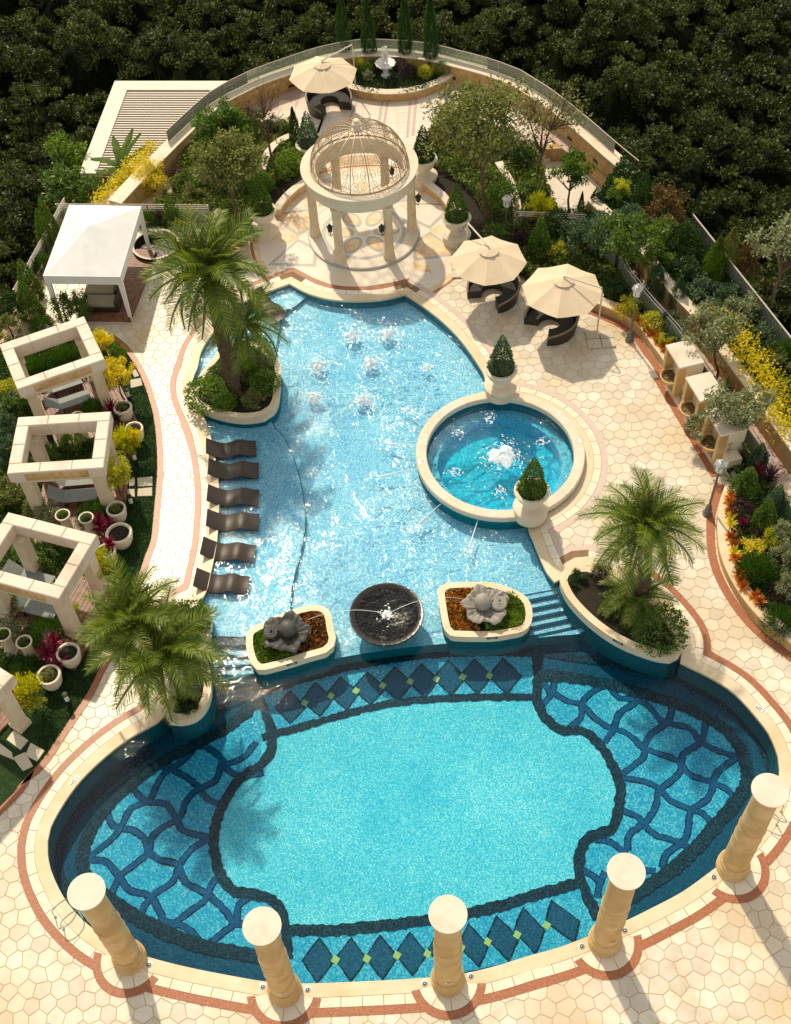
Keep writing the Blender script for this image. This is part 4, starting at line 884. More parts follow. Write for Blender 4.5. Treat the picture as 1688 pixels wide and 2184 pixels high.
# ------------------------------------------------------------------ columns round the deep pool
CZ = 0.1529*35
def column(loc, label, a_sticker=None):
    t = thing('pool_column', label, 'column', loc, 0.0, 'columns round the deep pool')
    mb = MB(); mb.lathe([(0.49, 0.0), (0.49, 0.20), (0.46, 0.22), (0.475, 0.30), (0.475, 0.36), (0.44, 0.40), (0.445, 0.47), (0.41, 0.52), (0.40, 0.58)], 40); obj('base', mb, m_col, t, smooth=True)
    prof = [(0.375, 0.58)]
    for z in np.linspace(0.6, CZ-0.30, 30):
        u = (z-0.6)/(CZ-0.9); r = 0.385 - 0.045*u + 0.012*math.sin(math.pi*u)
        prof.append((r, float(z)))
    prof += [(0.345, CZ-0.26), (0.37, CZ-0.22), (0.345, CZ-0.19), (0.36, CZ-0.14)]
    mb = MB(); mb.lathe(prof, 40); obj('shaft', mb, m_col, t, smooth=True)
    for zb in (1.9, 2.45, 3.05): mb = MB(); mb.lathe([(0.376, zb-0.035), (0.392, zb), (0.374, zb+0.035)], 40, cap=False); obj('ring', mb, m_col, t, smooth=True)
    mb = MB(); mb.lathe([(0.36, CZ-0.14), (0.42, CZ-0.10), (0.475, CZ-0.07), (0.49, CZ-0.05), (0.49, CZ)], 48); obj('cap', mb, m_cap, t, smooth=True)
    if a_sticker:
        R = 0.392
        for nm, w, h, dr, m in (('notice_plate', 0.22, 0.12, 0.004, m_wpl), ('notice_sticker', 0.12, 0.06, 0.009, m_yelst)):
            mb = MB(); vs = []
            for k in range(5):
                a = a_sticker + (k/4-0.5)*w/R
                vs += [((R+dr)*math.cos(a), (R+dr)*math.sin(a), 0.98-h/2), ((R+dr)*math.cos(a), (R+dr)*math.sin(a), 0.98+h/2)]
            mb.add(vs, [(2*k, 2*k+2, 2*k+3, 2*k+1) for k in range(4)]); obj(nm, mb, m, t)
    return t
for c, lb, st in zip(COLUMNS, ['leftmost sandstone column, by the left pool ladder', 'second sandstone column from the left with a yellow notice', 'middle sandstone column of five with a yellow notice', 'second sandstone column from the right with a yellow notice', 'rightmost sandstone column, in front of the right pool ladder'],
                     [None, -1.45, -1.57, -1.35, None]):
    column(c, lb, st)
# deck lights set in the coping
dl = [('F1 958,1308', 'right of the leftmost column'), ('F2 -5,1450', 'left of the second column'), ('F2 282,1467', 'right of the second column'), ('F2 1030,1428', 'left of the middle column'), ('F2 1325,1383', 'right of the middle column'), ('F3 347,1190', 'left of the second column from the right'), ('F3 615,1090', 'right of the second column from the right'), ('F3 1190,748', 'left of the rightmost column')]
for p, (_, w) in zip([(-7.86,11.36),(-4.54,10.56),(-3.26,10.41),(0.08,10.40),(1.41,10.53),(4.68,11.20),(5.99,11.58),(8.88,13.01)], dl):
    t = thing('deck_light', 'small round metal light set in the coping ' + w, 'light', (p[0], p[1], 0.014), 0, 'round lights in the pool coping')
    mb = MB(); mb.lathe([(0.095, 0.0), (0.095, 0.008), (0.062, 0.012), (0.055, 0.004)], 20, cap=False); obj('ring', mb, m_metal, t, smooth=True)
    mb = MB(); mb.lathe([(0.056, 0.0), (0.05, 0.006), (0.02, 0.008)], 16); obj('lens', mb, m_iron, t)
    mb = MB(); mb.lathe([(0.024, 0.006), (0.02, 0.012)], 12); obj('bulb', mb, m_lens, t)
# ladders
def ladder(p, ang, label):
    t = thing('pool_ladder', label, 'ladder', p, ang)
    for s in (-1, 1):
        path = [(-0.30, s*0.24, 0.0), (-0.30, s*0.24, 0.30)]
        for k in range(9):
            a = math.pi*(1 - k/8); path.append((0.02+0.32*math.cos(a), s*0.24, 0.38+0.22*math.sin(a)))
        path += [(0.34, s*0.24, 0.0), (0.34, s*0.24, -0.8)]
        mb = MB(); mb.tube(path, 0.021, 8); obj('handrail', mb, m_steel, t, smooth=True)
        mb = MB(); mb.lathe([(0.045, 0), (0.045, 0.02), (0.025, 0.03)], 12, (-0.30, s*0.24, 0.012)); obj('foot_flange', mb, m_steel, t)
    for z in (-0.2, -0.45, -0.7): mb = MB(); mb.box((0.34, 0, z), (0.09, 0.46, 0.025)); obj('rung', mb, m_steel, t)
    return t
ladder((-10.41,12.90), math.radians(38), 'chrome pool ladder at the left edge behind the leftmost column')
ladder((10.99,14.89), math.radians(150), 'chrome pool ladder half hidden by the rightmost column')

# text helper: lettering becomes flat mesh
def lettering(txt, size, mat, parent, loc, rz, name='lettering', flip=False):
    cu = bpy.data.curves.new('txt', 'FONT'); cu.body = txt; cu.size = size; cu.align_x = 'CENTER'; cu.align_y = 'CENTER'; cu.extrude = 0.001
    to = bpy.data.objects.new('txt', cu); COL.objects.link(to); bpy.context.view_layer.update()
    me = bpy.data.meshes.new_from_object(to.evaluated_get(bpy.context.evaluated_depsgraph_get())); bpy.data.objects.remove(to)
    me.materials.clear(); o = mesh_obj(name, me, mat, parent, loc, rz); return o
def plaque(txt, p, z, rz, w, h, pm, lm, parent):
    mb = MB(); mb.box((0, 0, 0), (w, h, 0.012)); o = obj('depth_plaque', mb, pm, parent, loc=(p[0], p[1], z), rz=rz)
    lettering(txt, h*1.0, lm, o, (0, 0, 0.009), 0.0)
plaque('1.2M', (-10.78,17.30), 0.018, math.radians(-126), 0.40, 0.17, m_wpl, m_letter, cop)
plaque('1.2M', (11.57,18.50), 0.018, math.radians(136), 0.40, 0.17, m_wpl, m_letter, cop)

# ------------------------------------------------------------------ planters standing in the pool
def planter(name, label, outline, z, soil_z, floor_z, rim=0.30):
    P = ccw(outline); t = thing(name, label, 'planter')
    mb = MB(); wall_strip(mb, P, -rim+0.04, -0.03, -0.04, z-0.135, True); fix_normals(obj('planter_wall', mb, m_cream, t))
    mb = MB(); wall_strip(mb, P, -rim+0.045, -0.034, floor_z, -0.042, True); fix_normals(obj('footing', mb, m_teal, t))
    mb = MB(); wall_strip(mb, P, -rim, 0.0, z-0.133, z, True); fix_normals(obj('rim', mb, m_coping, t))
    I = offset(P, -rim+0.045); mb = MB(); mb.region([I], soil_z, lambda x, y: inside(I, x, y)); obj('soil', mb, m_soil, t)
    return t, P
PZ = 0.38
pl_isl = spline([(-7.95,34.19),(-8.00,33.76),(-7.87,33.45),(-7.47,33.07),(-6.83,32.71),(-5.88,32.44),(-5.03,32.52),(-4.66,32.82),(-4.45,33.32),(-4.38,34.27),(-4.37,34.99),(-4.45,35.54),(-4.65,35.88),(-4.86,36.17),(-5.45,36.73),(-5.98,37.06),(-6.76,36.65),(-7.42,35.59),(-7.82,34.72)], True, 0.25)
t_isl, pl_isl = planter('palm_planter', 'rounded stone planter island holding the tall palms', pl_isl, PZ, 0.26, SHAL_Z-0.5, 0.26)
pl_left = spline([(-7.86,19.12),(-7.44,19.05),(-6.94,19.17),(-6.61,19.55),(-6.47,20.07),(-6.49,20.67),(-6.64,21.29),(-6.70,21.85),(-6.60,22.54),(-6.59,23.12),(-6.73,23.49),(-7.10,23.69),(-7.59,23.51),(-8.04,23.02),(-8.32,22.33),(-8.35,21.46),(-8.14,20.71),(-7.87,19.98),(-7.96,19.40)], True, 0.25)
t_left, pl_left = planter('palm_planter', 'wavy stone planter at lower left under the wide palm', pl_left, 0.40, 0.25, DEEP_Z-0.02, 0.26)
pl_right = spline([(5.64,23.82),(5.79,24.15),(6.06,24.30),(6.40,24.36),(6.99,24.24),(7.81,23.76),(8.66,22.95),(9.24,21.98),(9.48,21.30),(9.45,20.80),(9.28,20.54),(8.94,20.39),(8.59,20.46),(8.10,20.67),(7.57,20.96),(7.00,21.40),(6.45,22.00),(6.00,22.67),(5.75,23.21)], True, 0.25)
t_right, pl_right = planter('palm_planter', 'boat shaped stone planter at right with palm and round hedge', pl_right, 0.40, 0.25, DEEP_Z-0.02, 0.26)
isl_L = spline([(-5.31,22.45),(-4.83,22.76),(-3.99,23.14),(-3.20,23.36),(-2.71,23.29),(-2.45,22.97),(-2.36,22.35),(-2.28,21.96),(-2.36,21.63),(-2.61,21.40),(-3.20,21.24),(-3.99,21.01),(-4.73,20.84),(-4.97,20.87),(-5.17,21.12),(-5.33,21.60),(-5.38,22.07)], True, 0.18)
tfl, isl_L = planter('flower_planter', 'left pool planter with dark shell sculpture and rusty flowers', isl_L, 0.32, 0.22, DEEP_Z-0.02, 0.24)
isl_R = spline([(1.33,23.63),(1.44,23.86),(1.70,23.99),(2.45,23.98),(3.27,23.90),(3.98,23.57),(4.43,23.17),(4.55,22.67),(4.44,22.10),(4.15,21.81),(3.71,21.72),(3.06,21.65),(2.02,21.72),(1.63,21.80),(1.48,22.00),(1.39,22.39)], True, 0.18)
tfr, isl_R = planter('flower_planter', 'right pool planter with pale shell sculpture and orange flowers', isl_R, 0.32, 0.22, DEEP_Z-0.02, 0.24)
def side_plaque(p, z, rz, parent, txt):
    mb = MB(); mb.box((0, 0, 0), (0.38, 0.015, 0.13)); o = obj('depth_plaque', mb, m_dpl, parent, loc=(p[0], p[1], z), rz=rz)
    le = lettering(txt, 0.11, m_wpl, o, (0, -0.010, 0), 0.0); le.rotation_euler = (math.pi/2, 0, 0)
def nearest_out(P, p, z, parent, txt):
    i = min(range(len(P)), key=lambda k: (P[k][0]-p[0])**2+(P[k][1]-p[1])**2); n = normals(P, True)[i]; l = math.hypot(*n)
    side_plaque((P[i][0]+n[0]/l*0.004, P[i][1]+n[1]/l*0.004), z, math.atan2(n[1], n[0])+math.pi/2, parent, txt)
nearest_out(isl_L, (-3.78,21.01), 0.245, tfl, '1.8M'); nearest_out(isl_R, (2.97,21.72), 0.245, tfr, '1.8M'); nearest_out(pl_right, (7.46,21.21), 0.315, t_right, '1.2M')

# shell fountains
def shell(c, label, mat, rz, R=0.78):
    t = thing('shell_fountain', label, 'sculpture', (c[0], c[1], 0.22), rz)
    mb = MB(); vs = []; fs = []; na, nr = 72, 14
    for j in range(nr+1):
        for i in range(na):
            a = 2*math.pi*i/na; u = j/nr; wob = 1 + 0.10*math.cos(5*a+0.6)*u + 0.05*math.cos(9*a)*u
            r = R*u*wob*(1.0 - 0.10*math.cos(a)); z = 0.34 + 0.22*u*u + 0.035*u*math.cos(20*a) + 0.07*u*math.sin(5*a+1)
            if u > 0.9: z -= (u-0.9)*1.2
            vs.append((r*math.cos(a), r*math.sin(a), z))
    for j in range(nr):
        for i in range(na):
            k = (i+1) % na; fs.append((j*na+i, j*na+k, (j+1)*na+k, (j+1)*na+i))
    mb.add(vs, fs); mb.lathe([(0.42, 0.0), (0.34, 0.2), (0.5, 0.42)], 20, cap=False); fix_normals(obj('shell', mb, mat, t, smooth=True))
    mb = MB(); mb.lathe([(0.31*math.sin(math.pi*k/14)+1e-4, 0.62-0.31*math.cos(math.pi*k/14)) for k in range(15)], 28); obj('ball', mb, mat, t, smooth=True)
    mb = MB(); path = []; rad = []
    for k in range(40):
        a = k*0.42; r = 0.26*(1-k/46); path.append((-0.56 + r*math.cos(a)*0.9, r*math.sin(a), 0.56+0.10*k/40)); rad.append(0.085*(1-k/60))
    mb.tube(path, rad, 8); obj('scroll', mb, mat, t, smooth=True)
    return t
sh1 = (-3.89,22.10); sh2 = (2.84,22.75)
shell(sh1, 'dark grey shell sculpture holding a ball in the left pool planter', m_shellA, 0.15)
shell(sh2, 'pale grey shell sculpture holding a ball in the right pool planter', m_shellB, math.pi-0.1)
# bowl fountain
bc = (-0.50,22.63)
t = thing('bowl_fountain', 'wide black granite bowl fountain on a stone foot between the planters', 'fountain', (bc[0], bc[1], SHAL_Z), sc=(1.22, 1.22, 1.0))
mb = MB(); mb.lathe([(0.25, 0.42), (0.7, 0.62), (1.02, 0.95), (1.06, 1.05), (1.05, 1.10), (0.98, 1.10), (0.9, 1.05), (0.5, 0.93), (0.1, 0.88)], 64, cap=False); obj('bowl', mb, m_blackst, t, smooth=True)
mb = MB(); mb.cbox((0, 0.1, 0.17), (1.15, 1.15, 0.42), 0.05, 0.1); obj('foot', mb, m_cream, t)
mb = MB(); mb.lathe([(0.93, 1.054), (0.5, 1.053), (0.001, 1.052)], 48, cap=False)
m_bowlw = water_mat('bowl_water', (0.6, 0.62, 0.62), 0.9, 8.0, 3.0, 0.06); obj('bowl_water', mb, m_bowlw, t)
def foam_blob(mb, c, r, h, n=18, seed=0):
    """one lumpy mound of white water"""
    rr = random.Random(seed); na, nr = 28, 9; ph = [rr.uniform(0, 6.28) for _ in range(6)]; vs = []
    for j in range(nr+1):
        u = j/nr
        for i in range(na):
            a = 2*math.pi*i/na; w = 1 + 0.16*math.sin(3*a+ph[0]) + 0.12*math.sin(5*a+ph[1]) + 0.10*math.sin(9*a+ph[2]); x = r*u*w
            z = h*0.85*(1-u**2.2)*(1+0.22*math.sin(4*a+ph[3]+u*7)*u) + h*0.30*rr.random()*(1-u*0.6) - 0.03*u; vs.append((c[0]+x*math.cos(a), c[1]+x*math.sin(a), c[2]+z))
    mb.add(vs, [(j*na+i, j*na+(i+1) % na, (j+1)*na+(i+1) % na, (j+1)*na+i) for j in range(nr) for i in range(na)]); return mb
def splash(mb, c, r, n, seed, z):
    """small flecks of foam and droplets on the water"""
    rr = random.Random(seed); ph = rr.uniform(0, 6.28)
    for k in range(n):
        a = rr.uniform(0, 2*math.pi); d = r*(0.25+0.75*abs(rr.gauss(0.3, 0.35))); s = rr.uniform(0.007, 0.024); b = a+1.57+rr.uniform(-.5, .5); x, y = c[0]+d*math.cos(a), c[1]+d*math.sin(a); el = rr.uniform(1.0, 3.2)
        P = []
        for q in range(6):
            px, py = s*el*math.cos(q*1.047)*rr.uniform(.7, 1.2), s*math.sin(q*1.047)*rr.uniform(.7, 1.2)
            P.append((x+px*math.cos(b)-py*math.sin(b), y+px*math.sin(b)+py*math.cos(b), z+0.006+0.01*rr.random()))
        mb.add(P, [(0, 1, 2, 3, 4, 5)])
    return mb
mb = MB(); foam_blob(mb, (0, 0, 1.06), 0.15, 0.05, 16, 5); obj('foam', mb, m_foam, t, smooth=True); mb = MB(); splash(mb, (0, 0), 0.34, 40, 6, 1.056); struct(obj('splash', mb, m_foam, t), 'stuff')
# thin arcs of water from the shells into the bowl
def arc_jet(a, b, h, label, r=0.009):
    path = []
    for k in range(21):
        u = k/20; path.append((a[0]+(b[0]-a[0])*u, a[1]+(b[1]-a[1])*u, a[2]+(b[2]-a[2])*u + 4*h*u*(1-u)))
    mb = MB(); mb.tube(path, [r*(0.7+0.5*k/20) for k in range(21)], 6); return tag(obj('water_jet', mb, m_foam), label, 'water jet', 'thin water arcs of the bowl fountain')
arc_jet((sh1[0]+0.7, sh1[1]+0.25, 0.95), (bc[0]-0.15, bc[1]+0.05, 0.62), 0.35, 'thin water arc from the dark shell into the bowl')
arc_jet((sh2[0]-0.7, sh2[1]+0.1, 0.95), (bc[0]+0.15, bc[1]+0.05, 0.62), 0.40, 'thin water arc from the pale shell into the bowl')
# bubbling jets in the shallow pool
bub = BUBBLERS
for k, (p, lb) in enumerate(zip(bub, ['back left of the pool jets', 'back right of the pool jets', 'middle left of the pool jets', 'centre right of the pool jets', 'front left of the pool jets', 'front right of the pool jets', 'small one nearest the right edge'])):
    t = thing('water_bubbler', 'white bubbling water jet in the shallow pool, ' + lb, 'water jet', (p[0], p[1], WATER_Z), 0, 'bubbling jets in the shallow pool')
    s = 0.5 if k == 6 else 1.0
    mb = MB(); foam_blob(mb, (0, 0, 0.0), 0.30*s, 0.20*s, 22, k); obj('foam', mb, m_foam, t, smooth=True)
    mb = MB(); splash(mb, (0, 0), 0.80*s, int(150*s), 20+k, 0.0); struct(obj('splash', mb, m_foam, t), 'stuff')

# ------------------------------------------------------------------ round spa
spa = thing('spa_pool', 'round raised spa pool with cream stone rim and turquoise water', 'spa', (SPA[0], SPA[1], 0))
mb = MB(); mb.lathe([(SPA_R-0.06, DEEP_Z), (SPA_R-0.06, 0.14), (SPA_RI+0.02, 0.14), (SPA_RI+0.02, -0.95)], 72, cap=False); obj('wall', mb, m_teal, spa)
nseg = 16
for k in range(nseg):
    a0, a1 = 2*math.pi*k/nseg+0.001, 2*math.pi*(k+1)/nseg-0.001; mb = MB(); n = 6; vs = []
    prof = [(SPA_RI, 0.10), (SPA_RI, 0.30), (SPA_RI+0.03, 0.33), (SPA_R-0.03, 0.33), (SPA_R, 0.30), (SPA_R, 0.10)]
    for i in range(n+1):
        a = a0+(a1-a0)*i/n
        for r, z in prof: vs.append((r*math.cos(a), r*math.sin(a), z))
    m = len(prof); fs = [(i*m+j, (i+1)*m+j, (i+1)*m+(j+1) % m, i*m+(j+1) % m) for i in range(n) for j in range(m)] + [tuple(range(m)), tuple(reversed(range(n*m, n*m+m)))]
    mb.add(vs, fs); fix_normals(obj('rim_stone', mb, m_cap if k % 2 else m_cream, spa))
mb = MB(); mb.lathe([(2.40, -0.95), (2.40, -0.36), (SPA_RI+0.01, -0.36)], 72, cap=False); obj('bench', mb, m_shal, spa)
m_spafloor = mosaic('spa_mosaic', [(0.0, 0.36, 0.62), (0.01, 0.52, 0.76), (0.03, 0.64, 0.84), (0.14, 0.78, 0.90)], 18)
mb = MB(); mb.lathe([(2.45, -0.92), (0.01, -0.92)], 72, cap=False); obj('floor', mb, m_spafloor, spa)
mb = MB(); mb.lathe([(SPA_RI+0.01, 0.06), (0.01, 0.06)], 72, cap=False); obj('water', mb, m_water_spa, spa)
mb = MB(); foam_blob(mb, (0.1, 0.0, 0.06), 0.52, 0.20, 40, 77); obj('foam', mb, m_foam, spa, smooth=True)
mb = MB(); splash(mb, (0.1, 0.0), 1.1, 300, 78, 0.065); struct(obj('splash', mb, m_foam, spa), 'stuff')
for k, (a, r) in enumerate(((200, 2.1), (140, 2.1), (20, 2.0), (265, 1.9), (95, 2.2))):
    mb = MB(); a = math.radians(a)
    for q in range(2): splash(mb, (r*math.cos(a)*(1-0.12*q), r*math.sin(a)*(1-0.12*q)), 0.36-0.05*q, 22, 90+k*3+q, 0.065)
    struct(obj('splash', mb, m_foam, spa), 'stuff')
mb = MB(); mb.box((0, 0, 0), (0.28, 0.22, 0.01)); so = obj('sign_tile', mb, m_wpl, spa, loc=(-3.03, -0.28, 0.336))
mb = MB(); mb.lathe([(0.07, 0), (0.07, 0.004), (0.052, 0.004), (0.052, 0)], 20, cap=False); mb.box((0, 0, 0.003), (0.012, 0.12, 0.003), 0.78); obj('no_entry_mark', mb, m_red, so, loc=(0.03, 0, 0.007))
mb = MB(); mb.box((0, 0, 0), (0.28, 0.22, 0.01)); so = obj('sign_tile', mb, m_wpl, spa, loc=(3.03, 0.32, 0.336))
mb = MB(); mb.lathe([(0.07, 0), (0.07, 0.004), (0.052, 0.004), (0.052, 0)], 20, cap=False); obj('no_entry_mark', mb, m_red, so, loc=(-0.03, 0, 0.007))
# side jets spraying from the spa rim into the pool
for a, ln, lb in ((140, 1.3, 'near the upper urn'), (166, 1.5, 'upper left of the spa'), (187, 1.9, 'straight left of the spa'), (222, 1.6, 'lower left of the spa'), (250, 1.5, 'below the spa')):
    a = math.radians(a); d = (math.cos(a), math.sin(a)); mb = MB(); path = []; rad = []
    for k in range(14):
        u = k/13; r = SPA_R + ln*u*0.8; path.append((SPA[0]+d[0]*r, SPA[1]+d[1]*r, 0.05 + 0.10*u*2*(1-u) - 0.15*u)); rad.append(0.010 + 0.022*u)
    t = thing('spray_jet', 'white water jet spraying from the spa rim, ' + lb, 'water jet', group='jets spraying from the spa'); mb.tube(path, rad, 7); obj('stream', mb, m_foam, t, smooth=True); e = path[-1]; mb = MB()
    splash(mb, (e[0]+d[0]*0.15, e[1]+d[1]*0.15), 0.42, 45, int(a*100), WATER_Z)
    for q in range(24): rr = random.Random(q+int(a*50)); u = rr.random(); splash(mb, (SPA[0]+d[0]*(SPA_R+ln*(0.5+0.6*u)), SPA[1]+d[1]*(SPA_R+ln*(0.5+0.6*u))), 0.20, 2, q, WATER_Z)
    struct(obj('splash', mb, m_foam, t), 'stuff')

# ------------------------------------------------------------------ gazebo
gz = thing('gazebo', 'round stone gazebo with six columns and openwork iron dome', 'gazebo', (GZ[0], GZ[1], 0))
RT = 3.76
mb = MB(); mb.lathe([(2.56, 0.0), (2.56, 0.10), (2.50, 0.12)], 64, cap=False); obj('plinth_edge', mb, m_grey_marble, gz)
mb = MB(); mb.lathe([(2.505, 0.121), (0.005, 0.121)], 64, cap=False); obj('plinth_floor', mb, m_marble, gz)
mb = MB(); mb.lathe([(1.95, 0.124), (1.75, 0.124)], 48, cap=False); obj('floor_ring', mb, m_grey_marble, gz)
for k in range(6):
    a = math.radians(60*k); mb = MB(); pts = [(1.05*math.cos(a)+0.62*math.cos(q)*math.cos(a)-0.38*math.sin(q)*math.sin(a), 1.05*math.sin(a)+0.62*math.cos(q)*math.sin(a)+0.38*math.sin(q)*math.cos(a)) for q in np.linspace(0, 2*math.pi, 24, endpoint=False)]
    mb.prism(ccw(pts), 0.11, 0.126); o = obj('floor_inlay', mb, m_grey_marble, gz); mb = MB(); c = np.mean(pts, 0); mb.prism(ccw([tuple(c+(np.array(p)-c)*0.72) for p in pts]), 0.11, 0.130); obj('inlay_centre', mb, m_honey, o)
mb = MB(); mb.lathe([(0.30, 0.122), (0.30, 0.131), (0.01, 0.131)], 32); obj('floor_disc', mb, m_cap, gz)
for k in range(6):
    a = math.radians(-60 + 60*k); x, y = 2.22*math.cos(a), 2.22*math.sin(a)
    mb = MB(); mb.lathe([(0.27, 0.12), (0.27, 0.22), (0.24, 0.26), (0.25, 0.36), (0.225, 0.40), (0.215, 0.62), (0.23, 0.66), (0.205, 0.72), (0.20, 1.2), (0.19, 2.55), (0.20, 2.6), (0.21, 2.66), (0.19, 2.7), (0.21, 2.85), (0.24, 2.92), (0.25, 3.0)], 28, (x, y, 0)); obj('column', mb, m_gzcol, gz, smooth=True)
    if k in (0, 1, 2, 5):
        la = a if k in (2, 5) else (math.radians(-100) if k == 0 else math.radians(-80))
        la = {0: math.radians(-150), 1: math.radians(-20), 2: 0.1, 5: math.pi-0.1}.get(k, a)
        lx, ly = x+0.33*math.cos(la), y+0.33*math.sin(la)
        mb = MB(); mb.lathe([(0.03, -0.06), (0.10, 0.0), (0.12, 0.22), (0.15, 0.24), (0.05, 0.34), (0.02, 0.42)], 6, (lx, ly, 1.75)); mb.tube([(x+0.2*math.cos(la), y+0.2*math.sin(la), 1.6), (lx, ly, 1.5), (lx, ly, 1.7)], 0.022, 5); obj('wall_lantern', mb, m_iron, gz)
mb = MB(); mb.lathe([(1.92, 3.0), (2.36, 3.0), (2.42, 3.12), (2.40, 3.20), (2.44, 3.50), (2.50, 3.58), (2.57, 3.66), (2.57, 3.76), (1.93, 3.76), (1.93, 3.0)], 80, cap=False); obj('ring_beam', mb, m_cream, gz, smooth=True)
mb = MB(); mb.tube([(2.14*math.cos(q), 2.14*math.sin(q), RT+0.03) for q in np.linspace(0, 2*math.pi, 65)], 0.035, 6, cap=False); obj('dome_base_ring', mb, m_ribmetal, gz)
DH = 1.75
def dome(a, u): e = u*math.pi/2; r = 2.12*math.cos(e)**0.9 if u < 1 else 0.0; return (r*math.cos(a), r*math.sin(a), RT+0.03+DH*math.sin(e))
for k in range(16):
    a = 2*math.pi*(k+0.5)/16; mb = MB(); mb.tube([dome(a, u) for u in np.linspace(0, 0.965, 18)], 0.025, 6); obj('rib', mb, m_ribmetal, gz)
def scroll_path(a_mid, da, u0, u1, turns, s):
    out = []
    for k in range(26):
        t = k/25; th = turns*2*math.pi*t; r = (1-t)**0.8
        out.append(dome(a_mid + s*da*(r*math.cos(th)), u0 + (u1-u0)*(0.5 + 0.5*r*math.sin(th))))
    return out
for k in range(16):                                 # wrought scrolls between the ribs
    am = 2*math.pi*(k+1)/16; mb = MB()
    for s in (-1, 1):
        w0 = math.pi/16*0.48
        for u0, u1, f in ((0.02, 0.20, 1.0), (0.20, 0.36, 0.95), (0.38, 0.52, 0.85), (0.55, 0.68, 0.75)):
            mb.tube([dome(am + s*w0*f*0.95, (u0+u1)/2)] and scroll_path(am + s*w0*0.95*f, w0*0.85*f, u0, u1, 1.6, s), 0.011, 4, cap=False)
        mb.tube([dome(am + s*math.pi/16*0.9*math.sin(math.pi*t)**0.7*(1-0.4*t), 0.03+0.80*t) for t in np.linspace(0, 1, 16)], 0.011, 4, cap=False)
    obj('scrollwork', mb, m_bronze, gz)
mb = MB(); mb.lathe([(0.22, 0.0), (0.24, 0.06), (0.16, 0.10), (0.17, 0.30), (0.20, 0.34), (0.13, 0.40), (0.13, 0.50), (0.05, 0.54)], 20, (0, 0, RT+DH-0.04)); obj('finial', mb, m_cream, gz, smooth=True)

# ------------------------------------------------------------------ white pavilion
pc = [(-14.14,39.13),(-10.92,38.80),(-10.45,43.43),(-13.64,43.80)]
pav = thing('white_pavilion', 'white fabric canopy pavilion with four tapered white legs', 'pavilion')
ap = (-12.27,41.08)
mb = MB(); n = 10
def edge(p, q, t): return (p[0]+(q[0]-p[0])*t, p[1]+(q[1]-p[1])*t)
vs = [(ap[0], ap[1], 3.45)]; fs = []
ringp = []
for k in range(4):
    for q in range(n): ringp.append(edge(pc[k], pc[(k+1) % 4], q/n))
M_ = 8
for j in range(1, M_+1):
    u = j/M_
    for i, p in enumerate(ringp):
        sag = 0.18*math.sin(math.pi*u)*(0.6+0.4*math.cos(2*math.pi*(i % n)/n)); vs.append((ap[0]+(p[0]-ap[0])*u, ap[1]+(p[1]-ap[1])*u, 3.45-0.90*u - sag*0.3))
R4 = len(ringp)
for i in range(R4): fs.append((0, 1+i, 1+(i+1) % R4))
for j in range(M_-1):
    for i in range(R4): a = 1+j*R4+i; b = 1+j*R4+(i+1) % R4; fs.append((a, a+R4, b+R4, b))
mb.add(vs, fs); cv = fix_normals(obj('canopy', mb, m_white, pav)); smooth_by_angle(cv.data, 9)
mb = MB(); wall_strip(mb, ccw(pc), -0.02, 0.02, 2.12, 2.555, True); fix_normals(obj('valance', mb, m_white, pav))
cpx, cpy = np.mean(pc, 0)
for p in pc:
    dx, dy = cpx-p[0], cpy-p[1]; l = math.hypot(dx, dy); b = (p[0]+0.12*dx/l, p[1]+0.12*dy/l); mb = MB()
    mb.box((b[0], b[1], 1.07), (0.20, 0.20, 2.10)); v = mb.v; mb.v = [(x, y, z) if z > 1 else (b[0]+(x-b[0])*0.6, b[1]+(y-b[1])*0.6, z) for x, y, z in v]; obj('leg', mb, m_white, pav)
pdk = thing('pavilion_deck', 'low hardwood platform under the white pavilion', 'deck')
pp = [edge(pc[0], pc[1], 0.28), (pc[1][0]-0.05, pc[1][1]), (pc[2][0]+0.25, pc[2][1]-0.2), edge(pc[3], pc[2], 0.30)]
npl = 26
for k in range(npl):
    a, b = edge(pp[0], pp[3], k/npl), edge(pp[0], pp[3], (k+0.93)/npl); c, d = edge(pp[1], pp[2], (k+0.93)/npl), edge(pp[1], pp[2], k/npl)
    mb = MB(); mb.prism(ccw([a, d, c, b]), 0.10, 0.26); obj('plank', mb, m_wood, pdk)
mb = MB(); mb.prism(ccw([pp[0], pp[1], pp[2], pp[3]]), 0.0, 0.098); obj('base', mb, m_wood, pdk)
for q, lb in (((-12.19,39.62), 'front daybed on the pavilion deck'), ((-12.28,40.41), 'rear daybed on the pavilion deck')):
    t = thing('daybed', 'dark framed daybed with olive cushion, ' + lb, 'daybed', (q[0], q[1], 0.26), -0.08)
    mb = MB(); mb.cbox((0, 0, 0.15), (1.55, 0.78, 0.26), 0.03); obj('frame', mb, m_wick, t)
    mb = MB(); mb.cbox((-0.05, 0, 0.34), (1.3, 0.70, 0.13), 0.05); obj('cushion', mb, plain('olive_cushion', (0.30, 0.27, 0.17), 0.8), t)
    mb = MB(); mb.box((0.72, 0, 0.42), (0.10, 0.78, 0.35)); obj('armrest', mb, m_wick, t)
tb = (-10.21,43.45)
t = thing('round_tub', 'round black tub with pale rim beside the white pavilion', 'tub', (tb[0], tb[1], 0))
mb = MB(); mb.lathe([(1.0, 0.0), (1.05, 0.42), (0.98, 0.43), (0.94, 0.1), (0.01, 0.1)], 40, cap=False); obj('bowl', mb, m_blackst, t, smooth=True)
mb = MB(); mb.lathe([(1.06, 0.41), (1.08, 0.44), (0.98, 0.445), (0.97, 0.41)], 40, cap=False); obj('rim', mb, m_cap, t, smooth=True)

